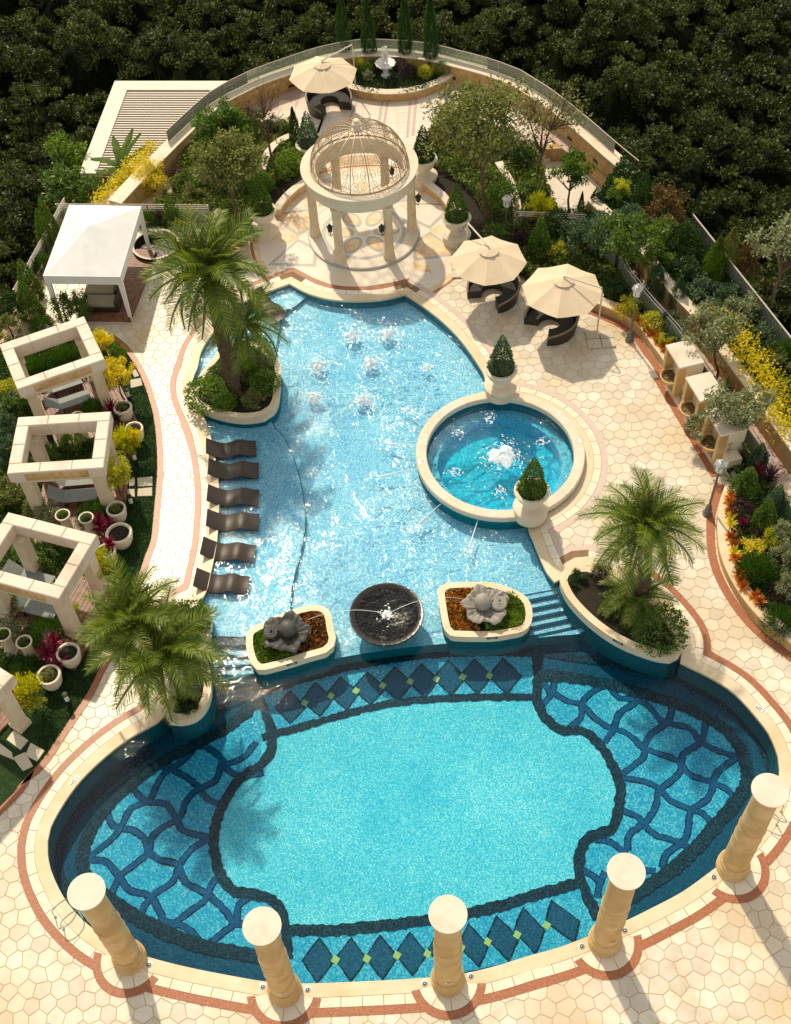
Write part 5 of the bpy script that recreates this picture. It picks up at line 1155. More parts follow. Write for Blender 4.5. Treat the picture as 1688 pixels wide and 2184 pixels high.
# ------------------------------------------------------------------ stone cabanas
def cabana(c, rz, label, w=3.45, d=2.75, H=3.0):
    t = thing('stone_cabana', label, 'cabana', (c[0], c[1], 0), rz, 'square stone cabanas on the lawn')
    bw = 0.46; z0, z1 = H-0.50, H
    for i, (x, y, sx, sy) in enumerate(((0, -d/2+bw/2, w, bw), (0, d/2-bw/2, w, bw), (-w/2+bw/2, 0, bw, d-2*bw-0.006), (w/2-bw/2, 0, bw, d-2*bw-0.006))):
        nb = 3 if i < 2 else 2; long_ = sx if i < 2 else sy
        for q in range(nb):
            off_ = -long_/2 + long_*(q+0.5)/nb; bl = long_/nb - 0.010; mb = MB()
            if i < 2: mb.cbox((x+off_, y, (z0+z1)/2+random.uniform(-.003, .003)), (bl, sy, z1-z0), 0.025)
            else: mb.cbox((x, y+off_, (z0+z1)/2+random.uniform(-.003, .003)), (sx, bl, z1-z0), 0.025)
            obj('beam_block', mb, m_cap, t)
        mb = MB(); mb.box((x, y, z0-0.07), (sx*0.93 if i < 2 else sx-0.1, sy-0.1 if i < 2 else sy, 0.13)); obj('architrave', mb, m_cream, t)
    for k in range(7):                         # coffered brackets under the front beam
        x = -w/2+0.75 + k*(w-1.5)/6
        mb = MB(); mb.add([(x-0.16, -d/2-0.004, H-0.10), (x+0.16, -d/2-0.004, H-0.10), (x+0.16, -d/2-0.004, H-0.46), (x-0.16, -d/2-0.004, H-0.46), (x, -d/2-0.05, H-0.28)], [(1, 0, 4), (2, 1, 4), (3, 2, 4), (0, 3, 4)]); obj('coffer', mb, m_col, t)
    for sx in (-1, 1):
        for sy in (-1, 1):
            x, y = sx*(w/2-0.42), sy*(d/2-0.42)
            mb = MB(); mb.box((x, y, 1.2), (0.42, 0.42, 2.3)); obj('post', mb, m_cream, t)
            mb = MB(); mb.cbox((x, y, H-0.70), (0.54, 0.54, 0.12), 0.03); obj('capital', mb, m_cream, t)
            mb = MB(); mb.cbox((x, y, 0.16), (0.52, 0.52, 0.26), 0.03); obj('post_foot', mb, m_cream, t)
    return t
def timber_deck(c, rz, label, w=3.3, d=3.6, n=20):
    t = thing('timber_deck', label, 'deck', (c[0], c[1], 0), rz, 'hardwood decks under the cabanas')
    for k in range(n):
        x = -w/2 + w*(k+0.5)/n; mb = MB(); mb.box((x, 0, 0.09), (w/n-0.016, d, 0.10)); obj('plank', mb, m_wood, t)
    mb = MB(); mb.box((0, 0, 0.025), (w, d, 0.03)); obj('joist_base', mb, m_soil, t)
    return t
cabs = [((-13.0, 34.05), math.radians(23.5), 'backmost'), ((-12.05, 29.3), math.radians(0.5), 'middle'), ((-12.30, 24.25), math.radians(-20.5), 'third'), ((-14.42, 19.42), math.radians(-36), 'foremost')]
words = {'backmost': 'backmost stone cabana, nearest the white pavilion', 'middle': 'middle stone cabana between two others on the lawn', 'third': 'third stone cabana from the back, beside the wide palm', 'foremost': 'foremost stone cabana, only a corner in view at the left edge'}
dwords = {'backmost': 'hardwood deck under the backmost cabana', 'middle': 'hardwood deck under the middle cabana', 'third': 'hardwood deck under the third cabana from the back', 'foremost': 'hardwood deck at the lower left edge under the foremost cabana'}
for c, rz, k in cabs:
    cabana(c, rz, words[k])
    off = {'backmost': (0.5, -0.5), 'middle': (0.2, -0.6), 'third': (0.35, -0.5), 'foremost': (-0.70, -0.20)}[k]
    timber_deck((c[0]+off[0]*math.cos(rz)-off[1]*math.sin(rz), c[1]+off[0]*math.sin(rz)+off[1]*math.cos(rz)), rz, dwords[k])
def sling_lounger(c, rz, label, z=0.14):
    t = thing('sling_lounger', label, 'lounger', (c[0], c[1], z), rz, 'grey sling loungers in the cabanas')
    mb = MB(); mb.box((0.35, 0, 0.30), (1.25, 0.62, 0.03)); obj('seat', mb, m_mesh, t)
    mb = MB(); a = 0.65; mb.add([(-0.28, -0.31, 0.29), (-0.28, 0.31, 0.29), (-0.28-0.62*math.cos(a), 0.31, 0.30+0.62*math.sin(a)), (-0.28-0.62*math.cos(a), -0.31, 0.30+0.62*math.sin(a)), (-0.28, -0.31, 0.32), (-0.28, 0.31, 0.32), (-0.30-0.62*math.cos(a), 0.31, 0.33+0.62*math.sin(a)), (-0.30-0.62*math.cos(a), -0.31, 0.33+0.62*math.sin(a))], [(0, 1, 2, 3), (7, 6, 5, 4), (0, 3, 7, 4), (1, 5, 6, 2), (2, 6, 7, 3), (0, 4, 5, 1)]); obj('backrest', mb, m_mesh, t)
    for x in (-0.2, 0.85):
        for s in (-1, 1): mb = MB(); mb.box((x, s*0.28, 0.14), (0.05, 0.05, 0.28)); obj('leg', mb, m_iron, t)
    return t
for p, rz, lb in (((-13.51,34.74), math.radians(22), 'grey sling lounger nearer the beam in the backmost cabana'), ((-13.03,33.78), math.radians(22), 'sunlit grey sling lounger at the front of the backmost cabana'), ((-12.25,29.65), math.radians(2), 'rear grey sling lounger in the middle cabana'), ((-12.22,28.84), math.radians(2), 'front grey sling lounger in the middle cabana'),
                 ((-13.33,25.17), math.radians(-20), 'rear grey sling lounger in the third cabana'), ((-12.97,23.90), math.radians(-20), 'front grey sling lounger in the third cabana')):
    sling_lounger(p, rz, lb)

# ------------------------------------------------------------------ brown wave loungers
def wave_lounger(c, rz, label, z):
    t = thing('pool_lounger', label, 'lounger', (c[0], c[1], z), rz, 'brown wave loungers standing in the pool')
    prof = []
    for k in range(25):
        u = k/24; x = -0.95+1.9*u; zz = 0.20 + 0.42*max(0, 1-u/0.38)**1.5 + 0.16*math.exp(-((u-0.66)/0.16)**2) - 0.02*u; prof.append((x, zz))
    mb = MB(); vs = []
    for x, zz in prof:
        for y in (-0.40, -0.37, 0.37, 0.40): vs.append((x, y, zz + (0.0 if abs(y) < 0.39 else -0.02)))
        for y in (-0.40, 0.40): vs.append((x, y, zz-0.06))
    fs = []
    for k in range(24):
        a, b = 6*k, 6*k+6
        for i in range(3): fs.append((a+i, b+i, b+i+1, a+i+1))
        fs += [(a+4, b+4, b, a), (a+3, b+3, b+5, a+5), (a+5, b+5, b+4, a+4)]
    fs += [(0, 1, 2, 3, 5, 4), (6*24+4, 6*24+5, 6*24+3, 6*24+2, 6*24+1, 6*24)]
    mb.add(vs, fs); fix_normals(obj('wicker_seat', mb, m_wick_l, t, smooth=True))
    for x in (-0.42, 0.60):
        for s in (-1, 1): zt = np.interp(x, [p[0] for p in prof], [p[1] for p in prof]) - 0.05; mb = MB(); mb.box((x, s*0.27, zt/2), (0.05, 0.05, float(zt))); obj('leg', mb, m_iron, t)
    return t
lp = [(-6.35,31.21),(-6.17,30.06),(-6.17,28.75),(-6.09,27.52),(-6.19,26.18),(-6.38,24.75)]
names_ = ['first brown wave lounger from the tall palm planter', 'second brown wave lounger from the tall palm planter, dappled by palm shade', 'third brown wave lounger from the tall palm planter', 'fourth brown wave lounger from the tall palm planter', 'fifth brown wave lounger, second nearest the camera', 'sixth brown wave lounger, nearest the wide palm']
for p, r, lb in zip(lp, (0.05, 0.00, -0.03, -0.02, -0.12, -0.12), names_): wave_lounger((p[0]+random.uniform(-.05, .05), p[1]+random.uniform(-.03, .03)), r, lb, SHELF_Z)
for p, lb in zip([(-6.72,39.52),(-5.04,39.32)], ['brown wave lounger half hidden behind the tall palm crown, left one', 'brown wave lounger behind the tall palm crown, right one']): wave_lounger(p, -0.9, lb, SHELF_Z)

# ------------------------------------------------------------------ umbrellas and round sofas
def umbrella(apex, base, label, R=1.62, H=2.75, arm_top=None):
    t = thing('cantilever_umbrella', label, 'umbrella', (apex[0], apex[1], 0), 0, 'cream cantilever umbrellas')
    dx, dy = base[0]-apex[0], base[1]-apex[1]; ba = math.atan2(dy, dx)
    top = MB(); k8 = 8; vs = [(0, 0, H)]; fs = []; nr, ns = 5, 6
    for j in range(1, nr+1):
        for k in range(k8):
            for q in range(ns):
                a0, a1 = ba + 2*math.pi*k/k8 + 0.2, ba + 2*math.pi*(k+1)/k8 + 0.2; u = j/nr; s = q/ns
                x = (math.cos(a0)*(1-s)+math.cos(a1)*s)*R*u; y = (math.sin(a0)*(1-s)+math.sin(a1)*s)*R*u
                vs.append((x, y, H - 0.62*u**1.08 - 0.045*math.sin(math.pi*s)*u + random.uniform(-.010, .010)))
    n = k8*ns
    for i in range(n): fs.append((0, 1+i, 1+(i+1) % n))
    for j in range(nr-1):
        for i in range(n): a = 1+j*n+i; b = 1+j*n+(i+1) % n; fs.append((a, a+n, b+n, b))
    top.add(vs, fs); c = fix_normals(obj('canopy', top, m_canvas, t)); smooth_by_angle(c.data, 12)
    mb = MB(); vs = [(0, 0, H+0.06)]; fs = []
    for j in (1, 2, 3):
        for i in range(16): a = 2*math.pi*i/16; u = j/3; vs.append((0.42*u*math.cos(a)*(1+0.04*(i % 2)), 0.42*u*math.sin(a)*(1+0.04*(i % 2)), H+0.06-0.16*u+0.015*(i % 2)*u))
    for i in range(16): fs.append((0, 1+i, 1+(i+1) % 16))
    for j in range(2):
        for i in range(16): a = 1+j*16+i; b = 1+j*16+(i+1) % 16; fs.append((a, a+16, b+16, b))
    mb.add(vs, fs); fix_normals(obj('vent_cap', mb, m_canvas, t))
    for k in range(8):
        a = ba + 2*math.pi*k/8 + 0.2; mb = MB(); mb.tube([(0, 0, H-0.05), (R*0.97*math.cos(a), R*0.97*math.sin(a), H-0.66)], 0.012, 4); obj('rib', mb, m_metal, t)
    l = math.hypot(dx, dy)
    mb = MB(); mb.tube([(0, 0, H+0.12), (dx*0.97, dy*0.97, H+0.02), (dx, dy, H-0.25), (dx, dy, 0.05)], 0.036, 8); obj('mast', mb, m_louv, t)
    mb = MB(); mb.tube([(0, 0, H+0.13), (0, 0, H-0.5)], 0.03, 8); obj('hub', mb, m_metal, t)
    for i, (ox, oy) in enumerate(((-0.3, -0.26), (0.3, -0.26), (-0.3, 0.26), (0.3, 0.26))):
        mb = MB(); mb.cbox((dx+0.18*math.cos(ba)+ox, dy+0.18*math.sin(ba)+oy, 0.055), (0.56, 0.48, 0.07), 0.015); obj('base_slab', mb, m_step if l < 2.4 else m_dpl, t)
    return t
u1, u2, u3 = (4.48,39.04), (7.33,36.92), (-2.39,53.75)
umbrella(u1, (u1[0]-0.75, u1[1]+1.75), 'cream umbrella beside the gazebo court, the left of the pair')
umbrella(u2, (8.80,36.19), 'cream umbrella by the bed wall, the right of the pair', 1.68)
umbrella(u3, (-0.85,55.25), 'cream umbrella on the upper terrace beside the statue bed', 1.72)
def sofa(c, rz, label, R=1.12, open_deg=95):
    t = thing('round_sofa', label, 'sofa', (c[0], c[1], 0), rz, 'round brown wicker sofas')
    a0, a1 = math.radians(open_deg/2), math.radians(360-open_deg/2); n = 30
    def sector(r0, r1, z0f, z1f):
        mb = MB(); vs = []
        for i in range(n+1):
            a = a0+(a1-a0)*i/n; 
            for r, z in ((r0, z0f), (r1, z0f), (r1, z1f), (r0, z1f)): vs.append((r*math.cos(a), r*math.sin(a), z))
        fs = [(4*i+j, 4*i+4+j, 4*i+4+(j+1) % 4, 4*i+(j+1) % 4) for i in range(n) for j in range(4)] + [(0, 1, 2, 3), (4*n+3, 4*n+2, 4*n+1, 4*n)]
        mb.add(vs, fs); return mb
    fix_normals(obj('seat_base', sector(0.50, R-0.12, 0.0, 0.30), m_wick, t))
    fix_normals(obj('cushion', sector(0.47, R-0.13, 0.302, 0.40), m_cushion, t))
    # back rises from the tips towards the middle
    mb = MB(); vs = []
    for i in range(n+1):
        u = i/n; a = a0+(a1-a0)*u; h = 0.36 + 0.42*math.sin(math.pi*u)**0.6; lean = 0.10*math.sin(math.pi*u)
        for r, z in ((R-0.12, 0), (R-0.02, 0), (R+lean, h), (R-0.10+lean, h)): vs.append((r*math.cos(a), r*math.sin(a), z))
    fs = [(4*i+j, 4*i+4+j, 4*i+4+(j+1) % 4, 4*i+(j+1) % 4) for i in range(n) for j in range(4)] + [(0, 1, 2, 3), (4*n+3, 4*n+2, 4*n+1, 4*n)]
    mb.add(vs, fs); fix_normals(obj('backrest', mb, m_wick, t))
    mb = MB(); path = []
    for i in range(n+1):
        u = i/n; a = a0+(a1-a0)*u; h = 0.37 + 0.42*math.sin(math.pi*u)**0.6; r = R-0.05+0.10*math.sin(math.pi*u); path.append((r*math.cos(a), r*math.sin(a), h))
    mb.tube(path, 0.05, 6); obj('top_rail', mb, plain('wicker_rim', (0.22, 0.17, 0.11), 0.5), t)
    return t
sofa((4.73,39.15), math.radians(-130), 'round wicker sofa under the left umbrella by the gazebo court')
sofa((6.94,37.00), math.radians(-150), 'round wicker sofa under the right umbrella by the bed wall')
sofa((-2.20,54.11), math.radians(-65), 'round wicker sofa on the upper terrace behind the gazebo', 1.15)

# ------------------------------------------------------------------ lamps
def lamp(p, h, label, z=0.0):
    t = thing('garden_lamp', label, 'lamp post', (p[0], p[1], z), 0, 'grey lantern lamp posts')
    mb = MB(); mb.lathe([(0.19, 0), (0.19, 0.06), (0.14, 0.10), (0.13, 0.35), (0.08, 0.45), (0.09, 0.5), (0.055, 0.55)], 12); obj('base', mb, m_lampgrey, t, smooth=True)
    mb = MB(); mb.lathe([(0.05, 0.5), (0.045, h-0.75), (0.065, h-0.72), (0.04, h-0.66), (0.04, h-0.5)], 10); obj('pole', mb, m_lampgrey, t, smooth=True)
    mb = MB(); mb.lathe([(0.08, h-0.52), (0.16, h-0.46), (0.15, h-0.40), (0.20, h-0.12)], 6); obj('lantern', mb, m_lens, t)
    for k in range(6): a = k*math.pi/3; mb = MB(); mb.tube([(0.155*math.cos(a), 0.155*math.sin(a), h-0.41), (0.205*math.cos(a), 0.205*math.sin(a), h-0.12)], 0.014, 4); obj('lantern_bar', mb, m_lampgrey, t)
    mb = MB(); mb.lathe([(0.25, h-0.12), (0.24, h-0.07), (0.12, h+0.02), (0.05, h+0.05), (0.04, h+0.12)], 6); obj('lantern_roof', mb, m_metal, t)
    return t
lamp((10.16,35.98), 2.95, 'grey lantern lamp post at the bed wall right of the umbrellas')
lamp((11.50,26.65), 2.95, 'grey lantern lamp post beside the lowest wall fountain')
lamp((5.69,43.13), 2.2, 'small grey lantern in the shrubs above the left umbrella')
for p, lb in zip([(-11.62,36.59),(-10.58,34.08),(-10.00,30.66),(-9.94,28.48),(-10.29,25.04),(-11.29,20.12)], ['behind the yellow urn shrub near the backmost cabana', 'under the small yellow tree on the lawn', 'on the lawn right of the middle cabana', 'on the lawn near the stepping stones', 'on the lawn above the wide palm', 'on the dark lawn by the foremost yellow bush']):
    t = thing('bollard_light', 'short white and black bollard light ' + lb, 'bollard light', (p[0], p[1], 0), 0, 'bollard lights on the lawn')
    mb = MB(); mb.lathe([(0.085, 0), (0.085, 0.30)], 12); obj('stem', mb, m_iron, t)
    mb = MB(); mb.lathe([(0.075, 0.30), (0.075, 0.62)], 12); obj('lens', mb, m_lens, t)
    mb = MB(); mb.lathe([(0.10, 0.62), (0.10, 0.68), (0.03, 0.70)], 12); obj('cap', mb, m_iron, t)

# ------------------------------------------------------------------ wall fountains on the right
nA, nB = np.array(NICHE[0]), np.array(NICHE[1]); nd = (nB-nA); nl_ = float(np.linalg.norm(nd)); nd = nd/nl_; nang = math.atan2(nd[1], nd[0]); nout = np.array([nd[1], -nd[0]])
if nout[0] > 0: nout = -nout
t = thing('bench_wall', 'low cream stone wall linking the three wall fountains', 'wall')
mb = MB(); c = nA+nd*nl_/2 - nout*0.30; mb.cbox((c[0], c[1], 0.36), (nl_, 0.55, 0.72), 0.02, nang); obj('wall_body', mb, m_cream, t)
mb = MB(); c = nA+nd*nl_/2 + nout*0.14; mb.cbox((c[0], c[1], 0.07), (nl_, 0.26, 0.14), 0.02, nang); obj('foot_step', mb, m_coping, t)
mb = MB(); c = nA+nd*nl_/2 + nout*0.42; mb.box((c[0], c[1], 0.005), (nl_, 0.26, 0.012), nang); obj('red_band', mb, m_red, t)
for s, lb in ((0.13, 'uppermost wall fountain, nearest the lamp post'), (0.47, 'middle wall fountain with a carved rosette'), (0.80, 'lowest wall fountain, above the lower lamp')):
    p = nA + nd*nl_*s; t = thing('wall_fountain', 'cream stone ' + lb, 'fountain', (float(p[0]), float(p[1]), 0), nang, 'stone wall fountains at the right')
    sg = -1 if (nout[0]*-math.sin(nang) + nout[1]*math.cos(nang)) < 0 else 1
    w, h = 1.25, 1.75
    mb = MB(); mb.cbox((0, -sg*0.42, h/2), (w, 0.72, h), 0.02); obj('back_block', mb, m_cream, t)
    for sx in (-1, 1): mb = MB(); mb.box((sx*(w/2-0.09), sg*0.12, h/2), (0.18, 0.36, h)); obj('side_pier', mb, m_col, t)
    mb = MB(); mb.cbox((0, -sg*0.22, h+0.045), (w+0.12, 1.05, 0.085), 0.02); obj('top_slab', mb, m_cap, t)
    mb = MB(); mb.lathe([(0.10, 0.35), (0.36, 0.52), (0.46, 0.72), (0.47, 0.76), (0.42, 0.76), (0.30, 0.62), (0.01, 0.60)], 24, (0, sg*0.18, 0.0), cap=False); obj('basin', mb, m_col, t, smooth=True)
    mb = MB(); mb.lathe([(0.41, 0.70), (0.01, 0.70)], 24, (0, sg*0.18, 0.0), cap=False); obj('basin_water', mb, m_bowlw, t)
    mb = MB()
    for k in range(8): a = k*math.pi/4; mb.tube([(0, sg*0.02-sg*0.06, 1.2), (0.16*math.cos(a), sg*0.02-sg*0.06, 1.2+0.16*math.sin(a))], [0.05, 0.02], 6)
    obj('rosette', mb, m_col, t)

# ------------------------------------------------------------------ statue and its bed on the terrace
bedc = spline([(-2.36,55.99),(-1.24,55.09),(-0.37,54.65),(0.67,54.34),(2.03,54.39),(3.26,54.91),(4.03,55.48),(4.67,56.24)], False, 0.4)
t = thing('statue_bed_wall', 'curved tan planter wall in front of the white statue', 'planter wall')
s0 = 1 if offset(bedc, 1.0, False)[4][1] > bedc[4][1] else -1
mb = MB(); wall_strip(mb, bedc, 0, 0.35*s0, 0.0, 0.44); fix_normals(obj('curb_wall', mb, m_wall, t))
mb = MB(); wall_strip(mb, bedc, -0.04*s0, 0.39*s0, 0.442, 0.50); fix_normals(obj('coping', mb, m_cream, t))
bedpoly = bedc + [(4.30,57.01),(2.64,58.00),(0.83,58.49),(-1.34,58.41),(-2.18,57.36)]
mb = MB(); mb.region([bedpoly], 0.38, lambda x, y: inside(bedpoly, x, y)); struct(obj('statue_bed_soil', mb, m_soil))
sp = (0.75,56.07)
st = thing('statue_fountain', 'white statue of embracing figures on a scalloped fountain basin', 'statue', (sp[0], sp[1], 0.38), sc=(0.58, 0.58, 0.68))
mb = MB(); mb.lathe([(0.42, 0.0), (0.42, 0.15), (0.25, 0.22), (0.22, 0.6), (0.35, 0.72)], 24); obj('pedestal', mb, m_statue, st, smooth=True)
mb = MB(); vs = []; pr = [(0.30, 0.70), (0.62, 0.86), (0.86, 1.06), (0.90, 1.16), (0.78, 1.14), (0.55, 1.02), (0.05, 0.98)]; na = 48
for r, z in pr:
    for i in range(na): a = 2*math.pi*i/na; vs.append((r*(1+0.05*math.cos(12*a))*math.cos(a), r*(1+0.05*math.cos(12*a))*math.sin(a), z))
mb.add(vs, [(k*na+i, k*na+(i+1) % na, (k+1)*na+(i+1) % na, (k+1)*na+i) for k in range(len(pr)-1) for i in range(na)]); obj('basin', mb, m_statue, st, smooth=True)
def figure(x, y, s, turn, lean, name='figure'):
    """a draped standing figure: one skinned body"""
    me = bpy.data.meshes.new(name); c, s_ = math.cos(turn), math.sin(turn)
    J = {'pelvis': (0, 0, 0.95, .17, .14), 'waist': (0.01, 0, 1.12, .13, .11), 'chest': (lean*0.3, 0.02, 1.34, .17, .12), 'neck': (lean*0.45, 0.02, 1.53, .055, .055), 'head': (lean*0.6, 0.03, 1.66, .10, .11), 'crown': (lean*0.65, 0.02, 1.76, .075, .08),
         'hipL': (0.09, 0, 0.85, .12, .13), 'kneeL': (0.11, 0.06, 0.48, .10, .10), 'footL': (0.12, 0.0, 0.05, .13, .12), 'hipR': (-0.09, 0, 0.85, .12, .13), 'kneeR': (-0.10, 0.02, 0.48, .10, .10), 'footR': (-0.12, 0.02, 0.05, .13, .12),
         'shL': (0.20+lean*.3, 0.02, 1.44, .06, .06), 'elL': (0.30+lean*.2, 0.12, 1.22, .05, .05), 'haL': (0.16+lean*.4, 0.26, 1.30, .04, .04), 'shR': (-0.20+lean*.3, 0.02, 1.44, .06, .06), 'elR': (-0.28+lean*.2, 0.13, 1.24, .05, .05), 'haR': (-0.10+lean*.5, 0.26, 1.40, .04, .04)}
    E = [('pelvis', 'waist'), ('waist', 'chest'), ('chest', 'neck'), ('neck', 'head'), ('head', 'crown'), ('pelvis', 'hipL'), ('hipL', 'kneeL'), ('kneeL', 'footL'), ('pelvis', 'hipR'), ('hipR', 'kneeR'), ('kneeR', 'footR'), ('chest', 'shL'), ('shL', 'elL'), ('elL', 'haL'), ('chest', 'shR'), ('shR', 'elR'), ('elR', 'haR')]
    ks = list(J); me.from_pydata([(x+s*(J[k][0]*c-J[k][1]*s_), y+s*(J[k][0]*s_+J[k][1]*c), 1.0+s*J[k][2]) for k in ks], [(ks.index(a), ks.index(b)) for a, b in E], [])
    o = mesh_obj(name, me, m_statue, st); sk = o.modifiers.new('skin', 'SKIN'); o.modifiers.new('sub', 'SUBSURF').levels = 2; o.modifiers['sub'].render_levels = 2
    for i, k in enumerate(ks): v = me.skin_vertices[0].data[i]; v.radius = (J[k][3]*s, J[k][4]*s); v.use_root = (k == 'pelvis')
    return o
figure(-0.20, 0.0, 0.85, -1.2, 0.10); figure(0.20, 0.02, 0.88, 1.3, -0.10); figure(0.02, 0.22, 0.80, math.pi, 0.0)
# stone pots on the lawn
POTS = []
def pot(p, z, R, label, fill=m_soil, tall=0.0):
    R *= 0.74; kk = 0.74 if tall else 1.0
    t = thing('stone_pot', label, 'pot', (p[0], p[1], z), 0, 'cream stone pots on the lawn', (kk, kk, 1.0))
    planted = fill is not m_soil; fill = m_soil
    if planted: POTS.append((t, tall-0.02 if tall else 0.68, 0.34 if tall else R*0.78))
    if tall:
        mb = MB(); na = 40; vs = []; pr = [(0.34, 0), (0.34, 0.12), (0.26, 0.2), (0.24, tall*0.5), (0.26, tall-0.22), (0.33, tall-0.12), (0.38, tall-0.05), (0.38, tall), (0.31, tall), (0.29, tall-0.12)]
        for r, zz in pr:
            for i in range(na): a = 2*math.pi*i/na; k = 1+(0.03*math.cos(16*a) if 0.15 < zz < tall-0.2 else 0); vs.append((r*k*math.cos(a), r*k*math.sin(a), zz))
        mb.add(vs, [(k*na+i, k*na+(i+1) % na, (k+1)*na+(i+1) % na, (k+1)*na+i) for k in range(len(pr)-1) for i in range(na)]); obj('pedestal_pot', mb, m_urn, t, smooth=True)
        mb = MB(); mb.lathe([(0.295, tall-0.10), (0.02, tall-0.06)], 20, cap=False); obj('soil', mb, fill, t)
    else:
        mb = MB(); na = 48; vs = []; pr = [(0.55*R, 0), (0.6*R, 0.06), (0.72*R, 0.10), (0.86*R, 0.28), (0.93*R, 0.46), (0.90*R, 0.54), (1.0*R, 0.58), (1.02*R, 0.66), (0.97*R, 0.70), (0.80*R, 0.70), (0.78*R, 0.58)]
        for r, zz in pr:
            for i in range(na): a = 2*math.pi*i/na; k = 1+(0.035*math.cos(14*a) if 0.15 < zz < 0.5 else 0); vs.append((r*k*math.cos(a), r*k*math.sin(a), zz))
        mb.add(vs, [(k*na+i, k*na+(i+1) % na, (k+1)*na+(i+1) % na, (k+1)*na+i) for k in range(len(pr)-1) for i in range(na)]); obj('bowl', mb, m_urn, t, smooth=True)
        mb = MB(); mb.lathe([(0.79*R, 0.60), (0.4*R, 0.63), (0.02, 0.64)], 24, cap=False); obj('soil', mb, fill, t)
    return t
def urn_on_pedestal(p, label, z=0.0, s=1.0):
    t = thing('topiary_urn', label, 'urn', (p[0], p[1], z), 0, 'topiary urns on round pedestals', s)
    mb = MB(); mb.lathe([(0.62, -0.1), (0.62, 0.20), (0.60, 0.26), (0.66, 0.32), (0.66, 0.40), (0.60, 0.44), (0.48, 0.46), (0.30, 0.50)], 40); obj('pedestal', mb, m_cream, t, smooth=True)
    mb = MB(); na = 48; vs = []; pr = [(0.30, 0.50), (0.22, 0.60), (0.22, 0.68), (0.36, 0.76), (0.48, 0.90), (0.55, 1.08), (0.56, 1.16), (0.64, 1.22), (0.66, 1.30), (0.62, 1.34), (0.52, 1.34), (0.50, 1.22)]
    for r, zz in pr:
        for i in range(na): a = 2*math.pi*i/na; k = 1+(0.03*math.cos(16*a) if 0.74 < zz < 1.1 else 0); vs.append((r*k*math.cos(a), r*k*math.sin(a), zz))
    mb.add(vs, [(k*na+i, k*na+(i+1) % na, (k+1)*na+(i+1) % na, (k+1)*na+i) for k in range(len(pr)-1) for i in range(na)]); obj('urn', mb, m_urn, t, smooth=True)
    mb = MB(); mb.lathe([(0.51, 1.26), (0.02, 1.30)], 24, cap=False); obj('soil', mb, m_soil, t)
    return t
# stepping stones on the lawn
for k, pg in enumerate(([(-10.67,35.80),(-10.49,35.85),(-10.31,35.44),(-10.51,35.37)], [(-10.67,35.24),(-10.24,35.32),(-10.12,34.89),(-10.59,34.76)], [(-9.89,29.89),(-9.31,29.92),(-9.26,29.46),(-9.83,29.45)], [(-9.82,29.35),(-9.27,29.38),(-9.23,28.95),(-9.80,28.97)], [(-10.23,29.79),(-9.98,29.87),(-9.95,29.53),(-10.15,29.49)], [(-10.23,29.36),(-9.95,29.34),(-9.89,28.95),(-10.16,28.99)],
                        [(-13.02,19.24),(-12.47,18.83),(-12.68,18.50),(-13.20,18.90)], [(-12.38,18.74),(-11.87,18.42),(-12.07,18.05),(-12.49,18.29)], [(-12.89,18.23),(-12.51,18.41),(-12.18,17.89),(-12.49,17.74)], [(-13.42,18.80),(-12.95,18.43),(-12.85,18.15),(-13.35,18.40)])):
    c = np.mean(pg, 0); mb = MB(); mb.prism(ccw([(x-c[0], y-c[1]) for x, y in pg]), 0.0, 0.05, bevel=0.012); 
    wh = ['far stepping stone by the small yellow tree', 'second stepping stone by the small yellow tree', 'upper right stepping stone of the four beside the middle cabana', 'lower right stepping stone of the four beside the middle cabana', 'upper left stepping stone of the four beside the middle cabana', 'lower left stepping stone of the four beside the middle cabana', 'back stone of the lower left cross path', 'right stone of the lower left cross path', 'front stone of the lower left cross path', 'left stone of the lower left cross path, at the picture edge'][k]
    tag(obj('stepping_stone', mb, m_step, loc=(float(c[0]), float(c[1]), 0.01)), 'pale ' + wh, 'stepping stone', 'stepping stones in the lawn')

# ------------------------------------------------------------------ foliage
def leaf_mesh(name, P, Nn, size, wid, spread=0.8, fold=0.0):
    """leaf-shaped faces at points P, turned roughly along Nn"""
    n = len(P); P = np.asarray(P, float); Nn = np.asarray(Nn, float)
    d = Nn + RNG.normal(0, spread, (n, 3)); d /= np.linalg.norm(d, axis=1, keepdims=True)+1e-9
    r = RNG.normal(0, 1, (n, 3)); s = np.cross(d, r); s /= np.linalg.norm(s, axis=1, keepdims=True)+1e-9
    L = size*RNG.uniform(0.7, 1.3, (n, 1)); W = L*wid*RNG.uniform(0.8, 1.2, (n, 1))
    a = P - d*L*0.5; c = P + d*L*0.5; m = P + d*L*0.05; b = m + s*W*0.5; e = m - s*W*0.5
    v = np.stack([a, b, c, e], 1).reshape(-1, 3); f = np.arange(4*n).reshape(-1, 4)
    me = bpy.data.meshes.new(name); me.vertices.add(4*n); me.vertices.foreach_set('co', v.astype(np.float32).ravel())
    me.loops.add(4*n); me.loops.foreach_set('vertex_index', f.astype(np.int32).ravel())
    me.polygons.add(n); me.polygons.foreach_set('loop_start', np.arange(0, 4*n, 4, dtype=np.int32)); me.polygons.foreach_set('loop_total', np.full(n, 4, dtype=np.int32))
    me.update(calc_edges=True); return me
def sph(n):
    v = RNG.normal(0, 1, (n, 3)); return v/np.linalg.norm(v, axis=1, keepdims=True)
PROTO = {}
